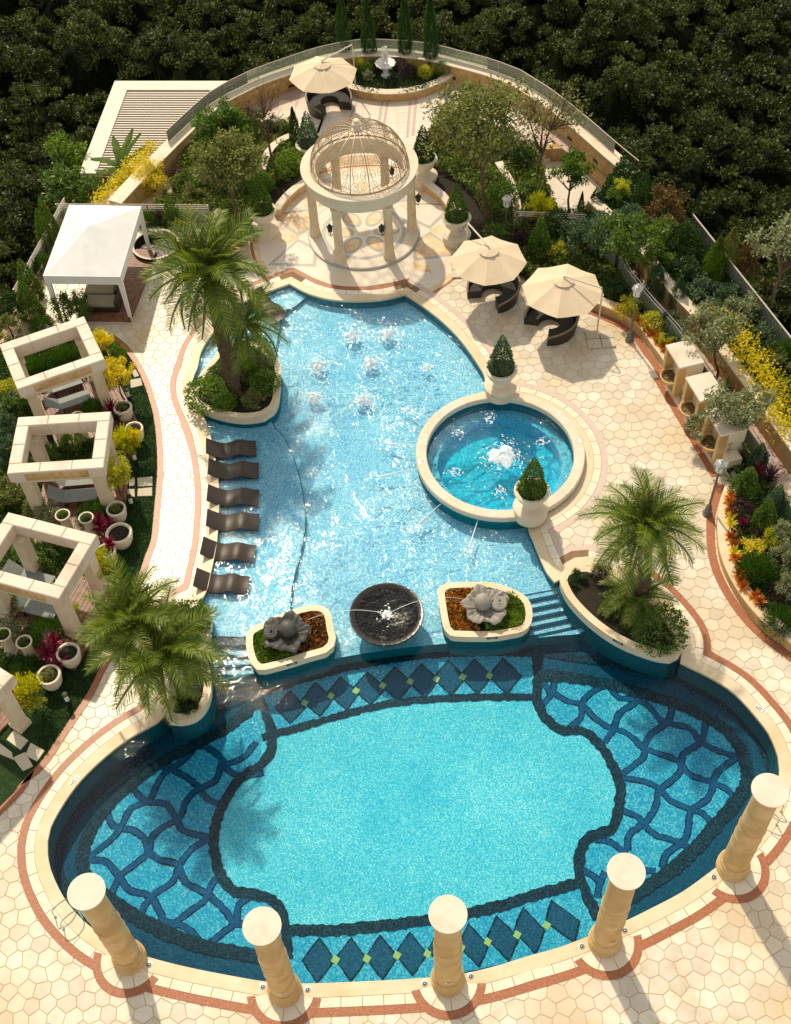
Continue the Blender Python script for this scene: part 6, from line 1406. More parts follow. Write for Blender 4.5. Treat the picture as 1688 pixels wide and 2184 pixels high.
def proto_ball(n=1500, leafs=0.15):
    d = sph(n); d[:, 2] = np.where(d[:, 2] < -0.55, -d[:, 2], d[:, 2]); lump = 1 + 0.07*np.sin(5*d[:, 0]+2)*np.cos(4*d[:, 1]) + 0.05*np.sin(9*d[:, 2]+3*d[:, 0])
    r = RNG.uniform(0.72, 1.0, (n, 1))*lump[:, None]; return leaf_mesh('ball_foliage', d*r, d, leafs, 0.5)
def proto_cone(n=3000, leafs=0.12):
    u = 1-np.sqrt(RNG.uniform(0.0, 1, n)); a = RNG.uniform(0, 2*math.pi, n); rad = (1-u)**0.72*(0.92+0.08*np.sin(6*a+9*u))*RNG.uniform(0.75, 1.05, n)*np.minimum(1, 0.55+u*6)
    P = np.stack([rad*np.cos(a), rad*np.sin(a), u*2.0], 1); Nn = np.stack([np.cos(a), np.sin(a), np.full(n, 0.5)], 1); return leaf_mesh('cone_foliage', P, Nn, leafs, 0.55)
def proto_cypress(n=3600):
    u = RNG.uniform(0, 1, n); a = RNG.uniform(0, 2*math.pi, n); rad = np.sin(np.pi*np.clip(u*0.8+0.18, 0, 1))**0.8*(1-0.55*u)*RNG.uniform(0.6, 1.08, n)*(1+0.12*np.sin(3*a+14*u))
    P = np.stack([rad*np.cos(a), rad*np.sin(a), u*2.0], 1); Nn = np.stack([np.cos(a)*0.5, np.sin(a)*0.5, np.full(n, 1.2)], 1); return leaf_mesh('cypress_foliage', P, Nn, 0.16, 0.3, 0.45)
def proto_feather(n=3600, clumps=44, up=0.7, leafs=0.15, wid=0.30):
    C = sph(clumps); C[:, 2] = np.abs(C[:, 2])*1.0 - 0.15; k = RNG.integers(0, clumps, n); t = RNG.uniform(0.25, 1.0, (n, 1))
    tip = C[k]*RNG.uniform(0.75, 1.05, (n, 1)); P = tip*t + RNG.normal(0, 0.075, (n, 3)); Nn = C[k] + np.array([0, 0, up]); return leaf_mesh('feather_foliage', P, Nn, leafs, wid, 0.35)
def proto_fern(n=3000):
    d = sph(n); d[:, 2] = np.abs(d[:, 2]); t = RNG.uniform(0.3, 1.0, (n, 1))**0.7; P = d*t*np.array([1, 1, 0.8]) + RNG.normal(0, 0.05, (n, 3)); P[:, 2] -= 0.25*(np.linalg.norm(P[:, :2], axis=1)**2)
    return leaf_mesh('fern_foliage', P, d + np.array([0, 0, 0.25]), 0.30, 0.08, 0.25)
def proto_loose(n=1700, clumps=26, leafs=0.17, wid=0.42):
    C = sph(clumps)*RNG.uniform(0.45, 0.95, (clumps, 1)); C[:, 2] = np.where(C[:, 2] < -0.4, -C[:, 2], C[:, 2]); k = RNG.integers(0, clumps, n); off = sph(n)*RNG.uniform(0.05, 0.32, (n, 1)); P = C[k]+off
    return leaf_mesh('loose_foliage', P, off*2+C[k], leafs, wid, 0.7)
def proto_spike(n=26, L=1.0, w=0.11, rise=(0.2, 1.35)):
    mb = MB()
    for k in range(n):
        a = k*2.399 + random.uniform(-.2, .2); e = random.uniform(*rise); l = L*random.uniform(0.7, 1.05); seg = 4; vs = []
        for q in range(seg+1):
            u = q/seg; ee = e - 0.7*u*u; r = l*u*math.cos(ee); z = l*u*math.sin(e) - 0.35*l*u*u*math.cos(e); ww = w*l*math.sin(math.pi*(0.12+0.86*u))
            vs += [(r*math.cos(a)-ww*math.sin(a), r*math.sin(a)+ww*math.cos(a), z), (r*math.cos(a)+ww*math.sin(a), r*math.sin(a)-ww*math.cos(a), z)]
        mb.add(vs, [(2*q, 2*q+1, 2*q+3, 2*q+2) for q in range(seg)])
    return mk(mb, 'spike_leaves')
for nm, fn in (('ball', proto_ball), ('ball2', lambda: proto_ball(1700, 0.13)), ('cone', proto_cone), ('cone2', proto_cone), ('cypress', proto_cypress), ('feather', proto_feather), ('feather2', lambda: proto_feather(2600, 26, 1.0)), ('fern', proto_fern), ('loose', proto_loose), ('loose2', lambda: proto_loose(1900, 34, 0.14, 0.5)), ('loose3', lambda: proto_loose(1500, 18, 0.2, 0.36)), ('spike', proto_spike), ('spike2', lambda: proto_spike(34, 1.0, 0.09, (0.0, 1.5))), ('croton', lambda: proto_spike(20, 1.0, 0.2, (0.5, 1.5)))):
    PROTO[nm] = fn()
NAMES = {'ball': ('round_shrub', 'shrub'), 'cone': ('clipped_cone', 'topiary'), 'cypress': ('cypress_tree', 'cypress'), 'feather': ('conifer_bush', 'bush'), 'fern': ('feathery_bush', 'bush'), 'loose': ('leafy_shrub', 'shrub'), 'spike': ('cordyline', 'plant'), 'croton': ('croton', 'plant')}
PS = 1.0; TS = 1.0
def plant(kind, p, zc, r, h, mat, label, group=None, parent=None, name=None, cat=None):
    """h = vertical half size for round kinds, full height for the others; zc = height of the base or centre"""
    base = kind.rstrip('23')
    if parent is None:
        h2 = h*PS**0.75; zc = zc - (h-h2)*0.8 if base in ('ball', 'loose', 'feather') else zc; r *= PS; h = h2
    me = PROTO[kind]; rz = random.uniform(0, 6.28)
    sc = (r, r, h) if base in ('ball', 'loose', 'feather', 'fern', 'spike', 'croton') else (r, r, h/2)
    nm, ct = NAMES[base]
    if parent is None:
        t = thing(name or nm, label, cat or ct, (p[0], p[1], zc), rz, group)
        o = mesh_obj('foliage', me, mat, t, (0, 0, 0), 0, sc)
        if base in ('ball', 'loose', 'feather', 'fern'):
            mb = MB(); mb.tube([(0, 0, -h*0.95), (0.02, 0.01, -h*0.2), (0.0, 0.03, h*0.2)], [0.05*r+0.01, 0.035*r+0.01, 0.02], 6); obj('stem', mb, m_bark, t)
        return t
    return mesh_obj('topiary', me, mat, parent, (p[0], p[1], zc), rz, sc)
def tree(p, z, trunk_h, crown_c, crown_r, mat, label, n=2600, leafs=0.16, clumps=46, bare=False, group=None, tr=0.09, name='garden_tree', wid=0.42, stake=False):
    """tapered trunk, limbs reaching to the leaf clumps, open crown; crown_c is relative to the foot"""
    crown_r = tuple(q*TS for q in crown_r)
    t = thing(name, label, 'tree', (p[0], p[1], z), 0.0, group); rs = random.Random(label); mb = MB()
    top = Vector((crown_c[0]*0.5, crown_c[1]*0.5, trunk_h)); mb.tube([(0, 0, 0), (top.x*0.2+0.04, top.y*0.2, trunk_h*0.35), (top.x*0.6-0.03, top.y*0.6, trunk_h*0.7), tuple(top)], [tr, tr*0.8, tr*0.7, tr*0.6], 8)
    C = sph(clumps)*RNG.uniform(0.35, 1.0, (clumps, 1)); C = C*np.array(crown_r) + np.array(crown_c)
    hubs = []
    for k in range(7):
        h = Vector(C[k]) * 0.62 + top*0.38; hubs.append(h); m_ = (top+h)/2 + Vector((rs.uniform(-.1, .1), rs.uniform(-.1, .1), 0.05)); mb.tube([tuple(top), tuple(m_), tuple(h)], [tr*0.55, tr*0.42, tr*0.28], 6)
    for k in range(clumps):
        c = Vector(C[k]); h = min(hubs, key=lambda q: (q-c).length); m_ = (h+c)/2 + Vector((rs.uniform(-.12, .12), rs.uniform(-.12, .12), rs.uniform(-.05, .12))); mb.tube([tuple(h), tuple(m_), tuple(c)], [tr*0.26, tr*0.17, tr*0.07], 4)
        if bare:
            for q in range(3): e = c + Vector((rs.uniform(-.4, .4), rs.uniform(-.4, .4), rs.uniform(0, .5))); mb.tube([tuple(m_), tuple(e)], [tr*0.12, tr*0.04], 4)
    if stake:
        for s in (-1, 1): mb.tube([(s*0.5, 0.1, 0), (0, 0, trunk_h*0.6)], 0.02, 4)
    obj('trunk', mb, m_bark, t, smooth=True)
    k = RNG.integers(0, clumps, n); sp = 0.30*min(crown_r); off = sph(n)*(RNG.uniform(0, 1, (n, 1))**0.5)*sp*1.25; me = leaf_mesh('crown', C[k]+off, off/sp+np.array([0, 0, -0.2]), leafs, wid, 0.8)
    mesh_obj('crown', me, mat, t); return t

# ---- palms
def frond_mesh(L, arch, droop, nl=40, lw=0.030, ll=0.52, vee=0.55, seed=0):
    rr = random.Random(seed); mb = MB(); pts = []
    for k in range(15):
        u = k/14; x = L*(u - 0.10*droop*u*u*u); z = L*(arch*u - (arch+droop)*u*u*0.62); pts.append((x, 0.0, z))
    mb.tube(pts, [0.032*(1-0.8*k/14)+0.004 for k in range(15)], 4)
    for k in range(nl):
        u = 0.16 + 0.84*(k+0.5)/nl; i = min(13, int(u*14)); f = u*14-i; p = Vector(pts[i]).lerp(Vector(pts[i+1]), f); tg = (Vector(pts[i+1])-Vector(pts[i])).normalized()
        up = Vector((0, 1, 0)).cross(tg) * -1
        if up.z < 0: up = -up
        l = ll*math.sin(math.pi*(0.16+0.76*u))**0.7*rr.uniform(0.85, 1.1)
        for s in (-1, 1):
            fw = 0.55 + 0.55*u + rr.uniform(-0.12, 0.12); d = (Vector((0, s, 0))*1.0 + tg*fw + up*(vee+rr.uniform(-0.25, 0.2))*(1-0.6*u)).normalized()
            m_ = p + d*l*0.55; e = p + d*l + Vector((0, 0, -0.20*l)); w = tg*lw
            mb.add([tuple(p-w*0.5), tuple(p+w*0.5), tuple(m_+w*0.55), tuple(e), tuple(m_-w*0.55)], [(0, 1, 2, 3, 4)])
    return mk(mb, 'frond')
FR = [frond_mesh(1.0, a, d, seed=i, ll=0.27, lw=0.0135, nl=36) for i, (a, d) in enumerate(((0.55, 0.45), (0.35, 0.70), (0.25, 0.95), (0.6, 0.2)))]
def palm(p, z, path, L, n, label, tr=0.20, emin=-35, emax=78, up=False):
    """path: trunk points relative to the foot"""
    t = thing('palm_tree', label, 'palm', (p[0], p[1], z))
    top = Vector(path[-1]); P = [Vector(q) for q in path]; seg = []
    for k in range(46):
        u = k/45*(len(P)-1); i = min(len(P)-2, int(u)); seg.append(tuple(P[i].lerp(P[i+1], u-i)))
    mb = MB(); vs = []; na = 20
    for k, q in enumerate(seg):
        r0 = tr*(1.15 - 0.30*k/45)
        for i in range(na):
            a = 2*math.pi*i/na; r = r0*(1 + 0.11*max(0, math.cos(5*a + k*1.57)) + 0.05*(k % 2)); vs.append((q[0]+r*math.cos(a), q[1]+r*math.sin(a), q[2]))
    mb.add(vs, [(k*na+i, k*na+(i+1) % na, (k+1)*na+(i+1) % na, (k+1)*na+i) for k in range(45) for i in range(na)]); obj('trunk', mb, m_palmtrunk, t)
    rs = random.Random(label)
    for k in range(n):
        u = (k+0.5)/n; el = math.radians(emax - (emax-emin)*u**0.85 + rs.uniform(-7, 7)); az = k*2.39996 + rs.uniform(-0.2, 0.2)
        me = FR[3 if u < 0.2 else 0 if u < 0.45 else 1 if u < 0.8 else 2]; s = L*rs.uniform(0.82, 1.08)*(0.8 if u < 0.12 else 1.0)
        o = mesh_obj('frond', me, L_palm, t, tuple(top + Vector((0.06*math.cos(az), 0.06*math.sin(az), 0.0))), 0, s)
        o.rotation_euler = (rs.uniform(-0.35, 0.35), -el + 0.30, az); o.rotation_mode = 'XYZ'
    return t
pb = (-6.27,33.95); pcw = (-6.51,34.72)
palm(pb, 0.26, [(0, 0, 0), (0.0, 0.1, 1.4), ((pcw[0]-pb[0])*0.5, (pcw[1]-pb[1])*0.5, 3.6), (pcw[0]-pb[0], pcw[1]-pb[1], 5.75)], 2.65, 46, 'tall feather palm rising from the planter island', 0.26)
pb2 = (-6.62,34.99); pc2 = (-5.58,35.15)
palm(pb2, 0.26, [(0, 0, 0), ((pc2[0]-pb2[0])*0.5, (pc2[1]-pb2[1])*0.5, 1.3), (pc2[0]-pb2[0], pc2[1]-pb2[1], 2.6)], 2.0, 26, 'smaller feather palm behind the tall palm, leaning over the pool', 0.15, -30, 70)
pb3 = (-7.13,20.14); pc3 = (-7.63,19.94)
palm(pb3, 0.25, [(0, 0, 0), ((pc3[0]-pb3[0])*0.5, (pc3[1]-pb3[1])*0.5, 1.5), (pc3[0]-pb3[0], pc3[1]-pb3[1], 3.0)], 2.25, 44, 'wide feather palm in the lower left planter, front crown', 0.20, -40, 70)
pb3b = (-7.78,21.27); pc3b = (-8.49,20.82)
palm(pb3b, 0.25, [(0, 0, 0), ((pc3b[0]-pb3b[0])*0.4, (pc3b[1]-pb3b[1])*0.4, 1.9), (pc3b[0]-pb3b[0], pc3b[1]-pb3b[1], 3.6)], 2.1, 38, 'feather palm in the lower left planter, rear crown leaning left', 0.18, -38, 72)
pb4 = (8.21,22.47); pc4 = (7.97,22.87)
palm(pb4, 0.25, [(0, 0, 0), (0.02, 0.05, 1.6), ((pc4[0]-pb4[0])*0.6, (pc4[1]-pb4[1])*0.6, 3.0), (pc4[0]-pb4[0], pc4[1]-pb4[1], 4.3)], 2.15, 42, 'feather palm with upright fronds in the right planter', 0.20, -35, 74)
pb5 = (8.05,22.48)
palm(pb5, 0.25, [(0, 0, 0), (0, 0.02, 0.4), (0, 0.04, 0.75)], 1.5, 24, 'low palm at the foot of the right planter palm', 0.16, -12, 72)

# ---- plants in the pool planters
PS, TS = 1.05, 1
plant('ball', (-7.31,33.56), 0.62, 0.92, 0.62, L_bright, 'bright green round shrub at the left of the planter island')
plant('ball2', (-5.39,35.66), 0.72, 0.80, 0.72, L_bright, 'bright green round shrub at the back right of the planter island')
plant('ball', (-4.98,34.21), 0.50, 0.66, 0.46, L_bright, 'bright green low shrub at the right rim of the planter island')
plant('ball2', (-5.89,34.97), 0.50, 0.55, 0.45, L_bright, 'bright green shrub just behind the tall palm trunk')
plant('ball', (-6.62,33.28), 0.48, 0.50, 0.40, L_bright, 'bright green shrub at the front rim of the planter island')
plant('loose2', (-5.56,33.40), 0.42, 0.55, 0.32, L_olive, 'brownish low shrub at the foot of the tall palm')
plant('ball', (-6.86,34.82), 0.45, 0.55, 0.45, L_mid, 'green low shrub between the two palms of the island')
plant('loose2', (-7.46,22.66), 0.75, 0.85, 0.72, L_mid, 'green shrub at the back of the lower left planter')
plant('loose', (-7.04,23.15), 0.55, 0.45, 0.45, L_bright, 'small bright shrub at the rim corner of the lower left planter')
plant('loose2', (-6.82,21.42), 0.45, 0.32, 0.4, L_brown, 'small brown shrub at the rim of the lower left planter')
plant('loose3', (-7.33,19.65), 0.36, 0.45, 0.3, L_dark, 'dark low plant at the front of the lower left planter')
plant('ball2', (8.66,21.28), 0.78, 0.92, 0.75, L_mid, 'dense round hedge at the front of the right planter')
plant('loose2', (7.10,23.89), 0.45, 0.42, 0.35, L_purple, 'small purple shrub in the upper tip of the right planter')
plant('loose', (6.27,23.78), 0.36, 0.40, 0.28, L_dark, 'low dark shrub in the left tip of the right planter')
plant('loose2', (7.38,22.52), 0.42, 0.6, 0.35, L_mid, 'green ground shrub under the low palm of the right planter')
# ---- flowers in the two pool planters
def flower_bed(name, label, poly, z, n, mat, size, wid, hh=0.18, kind='stuff', spread=0.8):
    xs = [p[0] for p in poly]; ys = [p[1] for p in poly]; P = []
    while len(P) < n:
        x, y = random.uniform(min(xs), max(xs)), random.uniform(min(ys), max(ys))
        if inside(poly, x, y): P.append((x, y, z + hh*(0.25+0.75*random.random())*(0.7+0.5*math.sin(x*5.1)*math.cos(y*4.3))))
    me = leaf_mesh(name, P, np.tile([0, 0, 0.8], (n, 1)), size, wid, spread); return struct(mesh_obj(name, me, mat), kind, label)
inL_, inR_ = offset(isl_L, -0.26), offset(isl_R, -0.26)
def part_poly(P, f): return [p for p in P if f(p)]
cxL = np.mean([p[0] for p in inL_]); cxR = np.mean([p[0] for p in inR_])
gL = [p for p in inL_ if p[0] < cxL+0.25]; rL = [p for p in inL_ if p[0] > cxL+0.05]
gR = [p for p in inR_ if p[0] > cxR-0.15]; rR = [p for p in inR_ if p[0] < cxR]
flower_bed('green_bedding', 'low green bedding plants in the left pool planter', gL, 0.22, 2600, L_bright, 0.11, 0.35, 0.22)
flower_bed('rusty_flowers', 'rusty red and brown flowers in the left pool planter', rL, 0.22, 1300, L_brown, 0.11, 0.45, 0.16)
flower_bed('rusty_blooms', 'orange blooms dotted among the rusty flowers of the left planter', rL, 0.25, 380, L_orange, 0.09, 0.6, 0.16)
flower_bed('green_bedding', 'low bright green bedding plants in the right pool planter', gR, 0.22, 3000, L_bright, 0.12, 0.35, 0.30)
flower_bed('orange_flowers', 'orange flowers in the right pool planter', rR, 0.24, 900, L_orange, 0.10, 0.6, 0.16)
flower_bed('olive_bedding', 'olive leaves between the orange flowers of the right planter', rR, 0.20, 1100, L_olive, 0.12, 0.4, 0.16)

# ---- urns with clipped cones
PS, TS = 1, 1
for p, s, lb, mt in (((4.47,33.20), 1.0, 'topiary urn on the back rim of the spa', L_blue), ((4.97,26.97), 1.0, 'topiary urn on the front rim of the spa', L_mid), ((-5.28,44.33), 1.0, 'topiary urn left of the gazebo', L_mid), ((3.45,43.06), 1.0, 'topiary urn right of the gazebo, beside the umbrella', L_mid), ((2.23,47.56), 1.0, 'topiary urn behind the gazebo on the right', L_dark), ((-3.15,49.17), 1.0, 'topiary urn behind the gazebo on the left', L_blue)):
    t = urn_on_pedestal(p, lb, 0.25 if 'spa' in lb else 0.0, s)
    plant(random.choice(['cone', 'cone2']), (0, 0), 1.27, 0.62, 1.85, mt, '', parent=t)

# ---- low curved walls round the court and in the upper beds
def low_wall(label, pts, z1, w=0.32, z0=-0.3):
    t = thing('garden_wall', label, 'wall'); path = spline(pts, False, 0.4)
    mb = MB(); wall_strip(mb, path, -w/2, w/2, z0, z1-0.06); fix_normals(obj('wall_body', mb, m_col, t)); mb = MB(); wall_strip(mb, path, -w/2-0.03, w/2+0.03, z1-0.058, z1); fix_normals(obj('coping', mb, m_cap, t)); return t
low_wall('low curved wall left of the gazebo court', [(-4.74,45.47),(-4.56,45.97),(-4.24,46.55),(-3.87,47.05),(-3.44,47.47)], 0.45)
low_wall('low curved wall right of the gazebo court', [(2.34,46.88),(2.65,46.43),(2.98,45.93),(3.29,45.20),(3.44,44.67)], 0.45)
low_wall('short pale wall end beside the railing near the urn', [(-7.75,44.70),(-7.57,45.27),(-7.33,45.69)], 0.45)
low_wall('pale curved wall among the shrubs behind the bare tree', [(-5.51,48.53),(-5.39,49.32),(-5.21,49.95),(-4.78,50.74),(-4.10,51.22)], 0.5)
low_wall('pale angled wall end at the foot of the left stairs', [(-9.74,49.23),(-10.03,48.42),(-9.59,47.76)], -0.3, 0.32, -1.4)
low_wall('long curved pale wall below the right garden tree', [(5.85,48.09),(6.13,46.98),(6.32,45.91),(6.36,44.70),(6.24,43.35)], 0.5)

# ---- garden soil of the upper beds, and ground cover over it
SOIL_TL = [(-9.06,51.61),(-7.02,53.31),(-5.63,52.74),(-4.16,51.92),(-3.55,50.68),(-3.54,48.10),(-4.30,47.15),(-4.80,46.06),(-5.87,44.10),(-7.72,44.24),(-8.02,45.37),(-9.92,45.76),(-10.93,45.48),(-10.48,46.86),(-9.51,47.31),(-9.90,48.04)]
SOIL_TR = [(2.35,47.80),(2.61,50.82),(3.47,53.15),(4.90,52.20),(7.65,49.64),(7.98,48.30),(7.97,46.25),(8.32,44.44),(9.51,44.24),(10.72,42.79),(11.25,40.57),(8.48,38.54),(5.14,40.87),(3.49,42.08),(3.48,45.31),(2.95,46.65)]
SOIL_TR = [p for p in SOIL_TR]
hullTL, hullTR = ccw(SOIL_TL), ccw(SOIL_TR)
for nm, P in (('upper_left_soil', hullTL), ('upper_right_soil', hullTR)):
    mb = MB(); mb.region([P], 0.16, lambda x, y: inside(P, x, y) and math.hypot(x-GZ[0], y-GZ[1]) > COURT_R+0.1); struct(obj(nm, mb, m_soil))
def cover(name, label, poly, z, n, mat, size=0.15, wid=0.4, hh=0.35, test=None):
    xs = [p[0] for p in poly]; ys = [p[1] for p in poly]; P = []
    while len(P) < n:
        x, y = random.uniform(min(xs), max(xs)), random.uniform(min(ys), max(ys))
        if inside(poly, x, y) and (test is None or test(x, y)):
            b = 0.5+0.5*math.sin(x*2.3+1.7*math.sin(y*1.1))*math.cos(y*2.0+math.sin(x*1.3)); P.append((x, y, z + hh*(0.3+0.7*b)*random.random()**0.4))
    me = leaf_mesh(name, P, np.tile([0, 0, 0.6], (n, 1)), size, wid, 0.8); return struct(mesh_obj(name, me, mat), 'stuff', label)
far = lambda x, y: math.hypot(x-GZ[0], y-GZ[1]) > COURT_R+0.25
cover('ground_cover', 'green ground cover under the upper left trees', hullTL, 0.16, 15000, L_mid, 0.16, 0.45, 0.45, far)
cover('ground_cover', 'olive ground cover under the upper left trees', hullTL, 0.16, 8000, L_olive, 0.16, 0.45, 0.55, far)
cover('ground_cover', 'green ground cover under the upper right trees', hullTR, 0.16, 17000, L_mid, 0.16, 0.45, 0.6, far)
cover('ground_cover', 'olive ground cover under the upper right trees', hullTR, 0.16, 8000, L_olive, 0.16, 0.45, 0.7, far)
_cb = np.array(BED_A + BED_B)
cover('ground_cover', 'low green ground cover in the right beds', ccw(soilR), 0.30, 12000, L_mid, 0.15, 0.45, 0.3, lambda x, y: float(((_cb-np.array([x, y]))**2).sum(1).min()) > 0.58**2)
cover('ground_cover', 'green ground cover in the upper right garden', ccw(HIGH), 0.85, 26000, L_dark, 0.18, 0.42, 0.5, lambda x, y: x < 24)
cover('ground_cover', 'low dark ground cover round the statue', bedpoly, 0.38, 5000, L_dark, 0.13, 0.5, 0.2)
cabR = lambda x, y: all(max(abs((x-c[0])*math.cos(r)+(y-c[1])*math.sin(r)), abs(-(x-c[0])*math.sin(r)+(y-c[1])*math.cos(r))) > 2.1 for c, r, _ in cabs)
_ey = [p[1] for p in LAWN_EDGE][::-1]; _ex = [p[0] for p in LAWN_EDGE][::-1]
def left_garden(x, y): return x < np.interp(y, _ey, _ex) - (2.6 if y < 24 else 1.7 if y < 35 else 0.6) and x < -11.0 - 0.02*abs(y-30) and all(not (abs((x-c[0])*math.cos(r)+(y-c[1])*math.sin(r)-0.3) < 1.75 and -2.4 < -(x-c[0])*math.sin(r)+(y-c[1])*math.cos(r) < 1.0) for c, r, _ in cabs) and (x < -11.6 or y > 33)
cover('ground_cover', 'mixed green ground cover in the left garden', GARDEN_L, 0.02, 24000, L_mid, 0.15, 0.42, 0.4, left_garden)
cover('ground_cover', 'dark ground cover in the left garden', GARDEN_L, 0.02, 9000, L_dark, 0.17, 0.4, 0.55, left_garden)

# ---- upper left garden
PS, TS = 0.78, 0.9
tree((-6.44,44.40), 0.0, 2.3, (-0.2, 0.8, 3.5), (1.9, 1.6, 1.1), L_olive, 'spreading olive green tree left of the gazebo', 5200, 0.19, 72, tr=0.11)
tree((-6.73,48.46), 0.0, 1.8, (-0.1, 0.3, 2.8), (1.7, 1.4, 1.1), L_mid, 'leafy tree beside the left stairs', 3600, 0.22, 56, tr=0.10)
tree((-4.81,48.01), 0.0, 2.2, (-0.3, 0.3, 3.9), (1.4, 1.2, 1.3), L_brown, 'nearly bare tree with a few brown leaves behind the gazebo', 150, 0.16, 34, True, tr=0.085)
plant('ball', (-4.13,48.38), 0.85, 1.05, 0.90, L_bright, 'large clipped round shrub at the left back of the gazebo')
plant('ball2', (-6.90,45.39), 0.65, 0.72, 0.75, L_mid, 'clipped round shrub beside the railing end')
plant('ball', (-5.58,47.36), 0.60, 0.95, 0.55, L_bright, 'bright low shrub left of the nearly bare tree')
plant('loose2', (-7.44,44.45), 0.45, 0.85, 0.42, L_bright, 'bright ground shrub below the olive tree, near the palm')
plant('loose', (-6.05,43.97), 0.45, 0.7, 0.42, L_bright, 'bright ground shrub beside the left gazebo urn')
plant('cypress', (-3.89,50.71), 0.1, 0.48, 2.7, L_dark, 'slim dark cypress behind the gazebo on the left')
plant('cypress', (-6.05,51.42), 0.1, 0.42, 2.3, L_dark, 'slim dark cypress beside the bare tree crown')
plant('loose2', (-4.35,51.87), 0.55, 0.7, 0.6, L_olive, 'dull green shrub by the terrace edge left of the sofa')
plant('loose2', (-6.80,52.38), 0.6, 0.9, 0.7, L_mid, 'green shrub at the terrace edge above the leafy tree')
plant('feather2', (-7.27,53.14), 0.6, 0.55, 0.85, L_gold, 'yellow upright plant at the corner of the upper terrace')
plant('loose', (-8.67,46.65), 0.55, 0.9, 0.7, L_olive, 'olive shrub below the left stairs')
plant('loose2', (-7.98,48.22), 0.7, 1.0, 0.8, L_olive, 'grey olive shrub between the leafy trees')
plant('loose', (-9.45,49.15), 0.1, 0.6, 0.5, L_violet, 'violet flowering shrub beside the left stairs')
plant('loose2', (-9.43,48.04), 0.2, 0.6, 0.5, L_mid, 'green shrub under the violet flowers')
plant('cone', (-9.53,44.99), 0.0, 0.75, 2.3, L_mid, 'clipped cone behind the railing right of the white pavilion')
plant('fern', (-10.66,44.84), 0.55, 0.75, 0.85, L_fern, 'soft feathery bush behind the white pavilion')
plant('loose2', (-10.20,45.14), 0.5, 0.55, 0.55, L_purple, 'purple grey shrub beside the clipped cone')
tree((-10.60,47.89), -0.8, 0.9, (-0.2, 0.1, 1.6), (0.95, 0.9, 0.95), L_gold, 'golden yellow round bush on a thin stem below the curved wall', 3200, 0.15, 40, wid=0.22, tr=0.05)
plant('loose', (-10.00,47.62), 0.0, 0.55, 0.4, L_bright, 'pale green shrub beside the golden bush')
plant('loose2', (-8.44,47.55), 0.5, 0.8, 0.7, L_mid, 'mid green shrub in the middle of the upper left bed')
plant('loose', (-6.39,48.77), 0.55, 0.9, 0.7, L_olive, 'olive shrub under the bare tree')
plant('loose2', (-5.07,52.09), 0.5, 0.8, 0.55, L_dark, 'dark shrub below the bare tree branches by the terrace')
# ---- statue bed
PS, TS = 0.64, 0.8
for p, r, h, m, lb in (((-0.68,56.90), 0.62, 0.5, L_yellow, 'yellow green round shrub at the left back of the statue bed'), ((2.45,56.71), 0.55, 0.48, L_yellow, 'yellow green round shrub right of the statue, back one'), ((2.78,55.80), 0.66, 0.5, L_yellow, 'yellow green round shrub right of the statue, front one'), ((3.70,55.97), 0.72, 0.55, L_bright, 'green round shrub at the right end of the statue bed'), ((1.47,56.75), 0.66, 0.5, L_purple, 'dark purple round shrub just right of the statue'), ((1.89,55.93), 0.78, 0.5, L_purple, 'dark purple round shrub at the front of the statue bed'), ((-0.26,56.38), 0.66, 0.5, L_mid, 'mid green shrub at the left of the statue bed'), ((0.12,56.69), 0.55, 0.5, L_mid, 'mid green shrub just left of the statue'), ((-0.20,55.81), 0.55, 0.42, L_silver, 'pale variegated shrub at the front left of the statue bed'), ((1.30,57.47), 0.55, 0.45, L_bright, 'bright green shrub behind the statue')):
    plant(random.choice(['ball', 'ball2']) if m is not L_silver else 'loose2', p, 0.38+h*0.8, r, h, m, lb)
for p, h, lb in (((-1.35,57.84), 4.0, 'leftmost of four tall cypresses round the statue'), ((-0.03,57.55), 3.6, 'second of four tall cypresses, left of the statue'), ((1.84,57.29), 4.0, 'third of four tall cypresses, right of the statue'), ((3.13,56.64), 4.2, 'rightmost of four tall cypresses round the statue')):
    PS = 1.0; plant('cypress', p, 0.38, 0.46, h, L_dark, lb, 'tall cypresses round the statue')
# ---- upper right garden
PS, TS = 0.8, 0.92
tree((4.85,43.83), 0.0, 2.6, (-0.3, 1.4, 4.6), (2.9, 2.4, 1.8), L_olive, 'large spreading tree right of the gazebo', 7600, 0.19, 100, tr=0.14, stake=True)
tree((7.47,46.77), -0.3, 1.7, (0.6, 0.9, 3.6), (2.3, 1.6, 1.3), L_olive, 'thin open tree in front of the broad steps', 950, 0.17, 50, True, tr=0.10)
tree((8.62,44.05), 0.0, 1.6, (0.0, 0.1, 2.6), (0.95, 0.8, 1.0), L_mid, 'small upright tree beside the lower landing', 1900, 0.18, 30, tr=0.07)
plant('feather2', (7.34,43.95), 1.0, 0.95, 1.1, L_yellow, 'yellow green feathery bush above the left umbrella')
plant('ball', (5.67,44.87), 0.9, 1.0, 1.0, L_mid, 'round green shrub under the large spreading tree')
plant('cone2', (6.99,41.45), 0.1, 0.85, 2.7, L_mid, 'clipped green cone right of the left umbrella')
plant('ball2', (7.91,42.87), 0.9, 0.8, 0.9, L_dark, 'dark round shrub beside the feathery bush')
plant('cone', (9.86,44.03), 0.1, 0.7, 2.0, L_dark, 'dark clipped cone at the end of the lower landing')
plant('cypress', (9.23,44.18), 0.1, 0.25, 1.6, L_dark, 'very slim small cypress beside the small upright tree')
plant('spike2', (6.84,43.39), 0.2, 0.75, 1.0, L_red, 'reddish brown spiky plant between the two cones')
plant('loose2', (6.25,42.16), 0.55, 0.85, 0.65, L_purple, 'dark grey shrub behind the left umbrella')
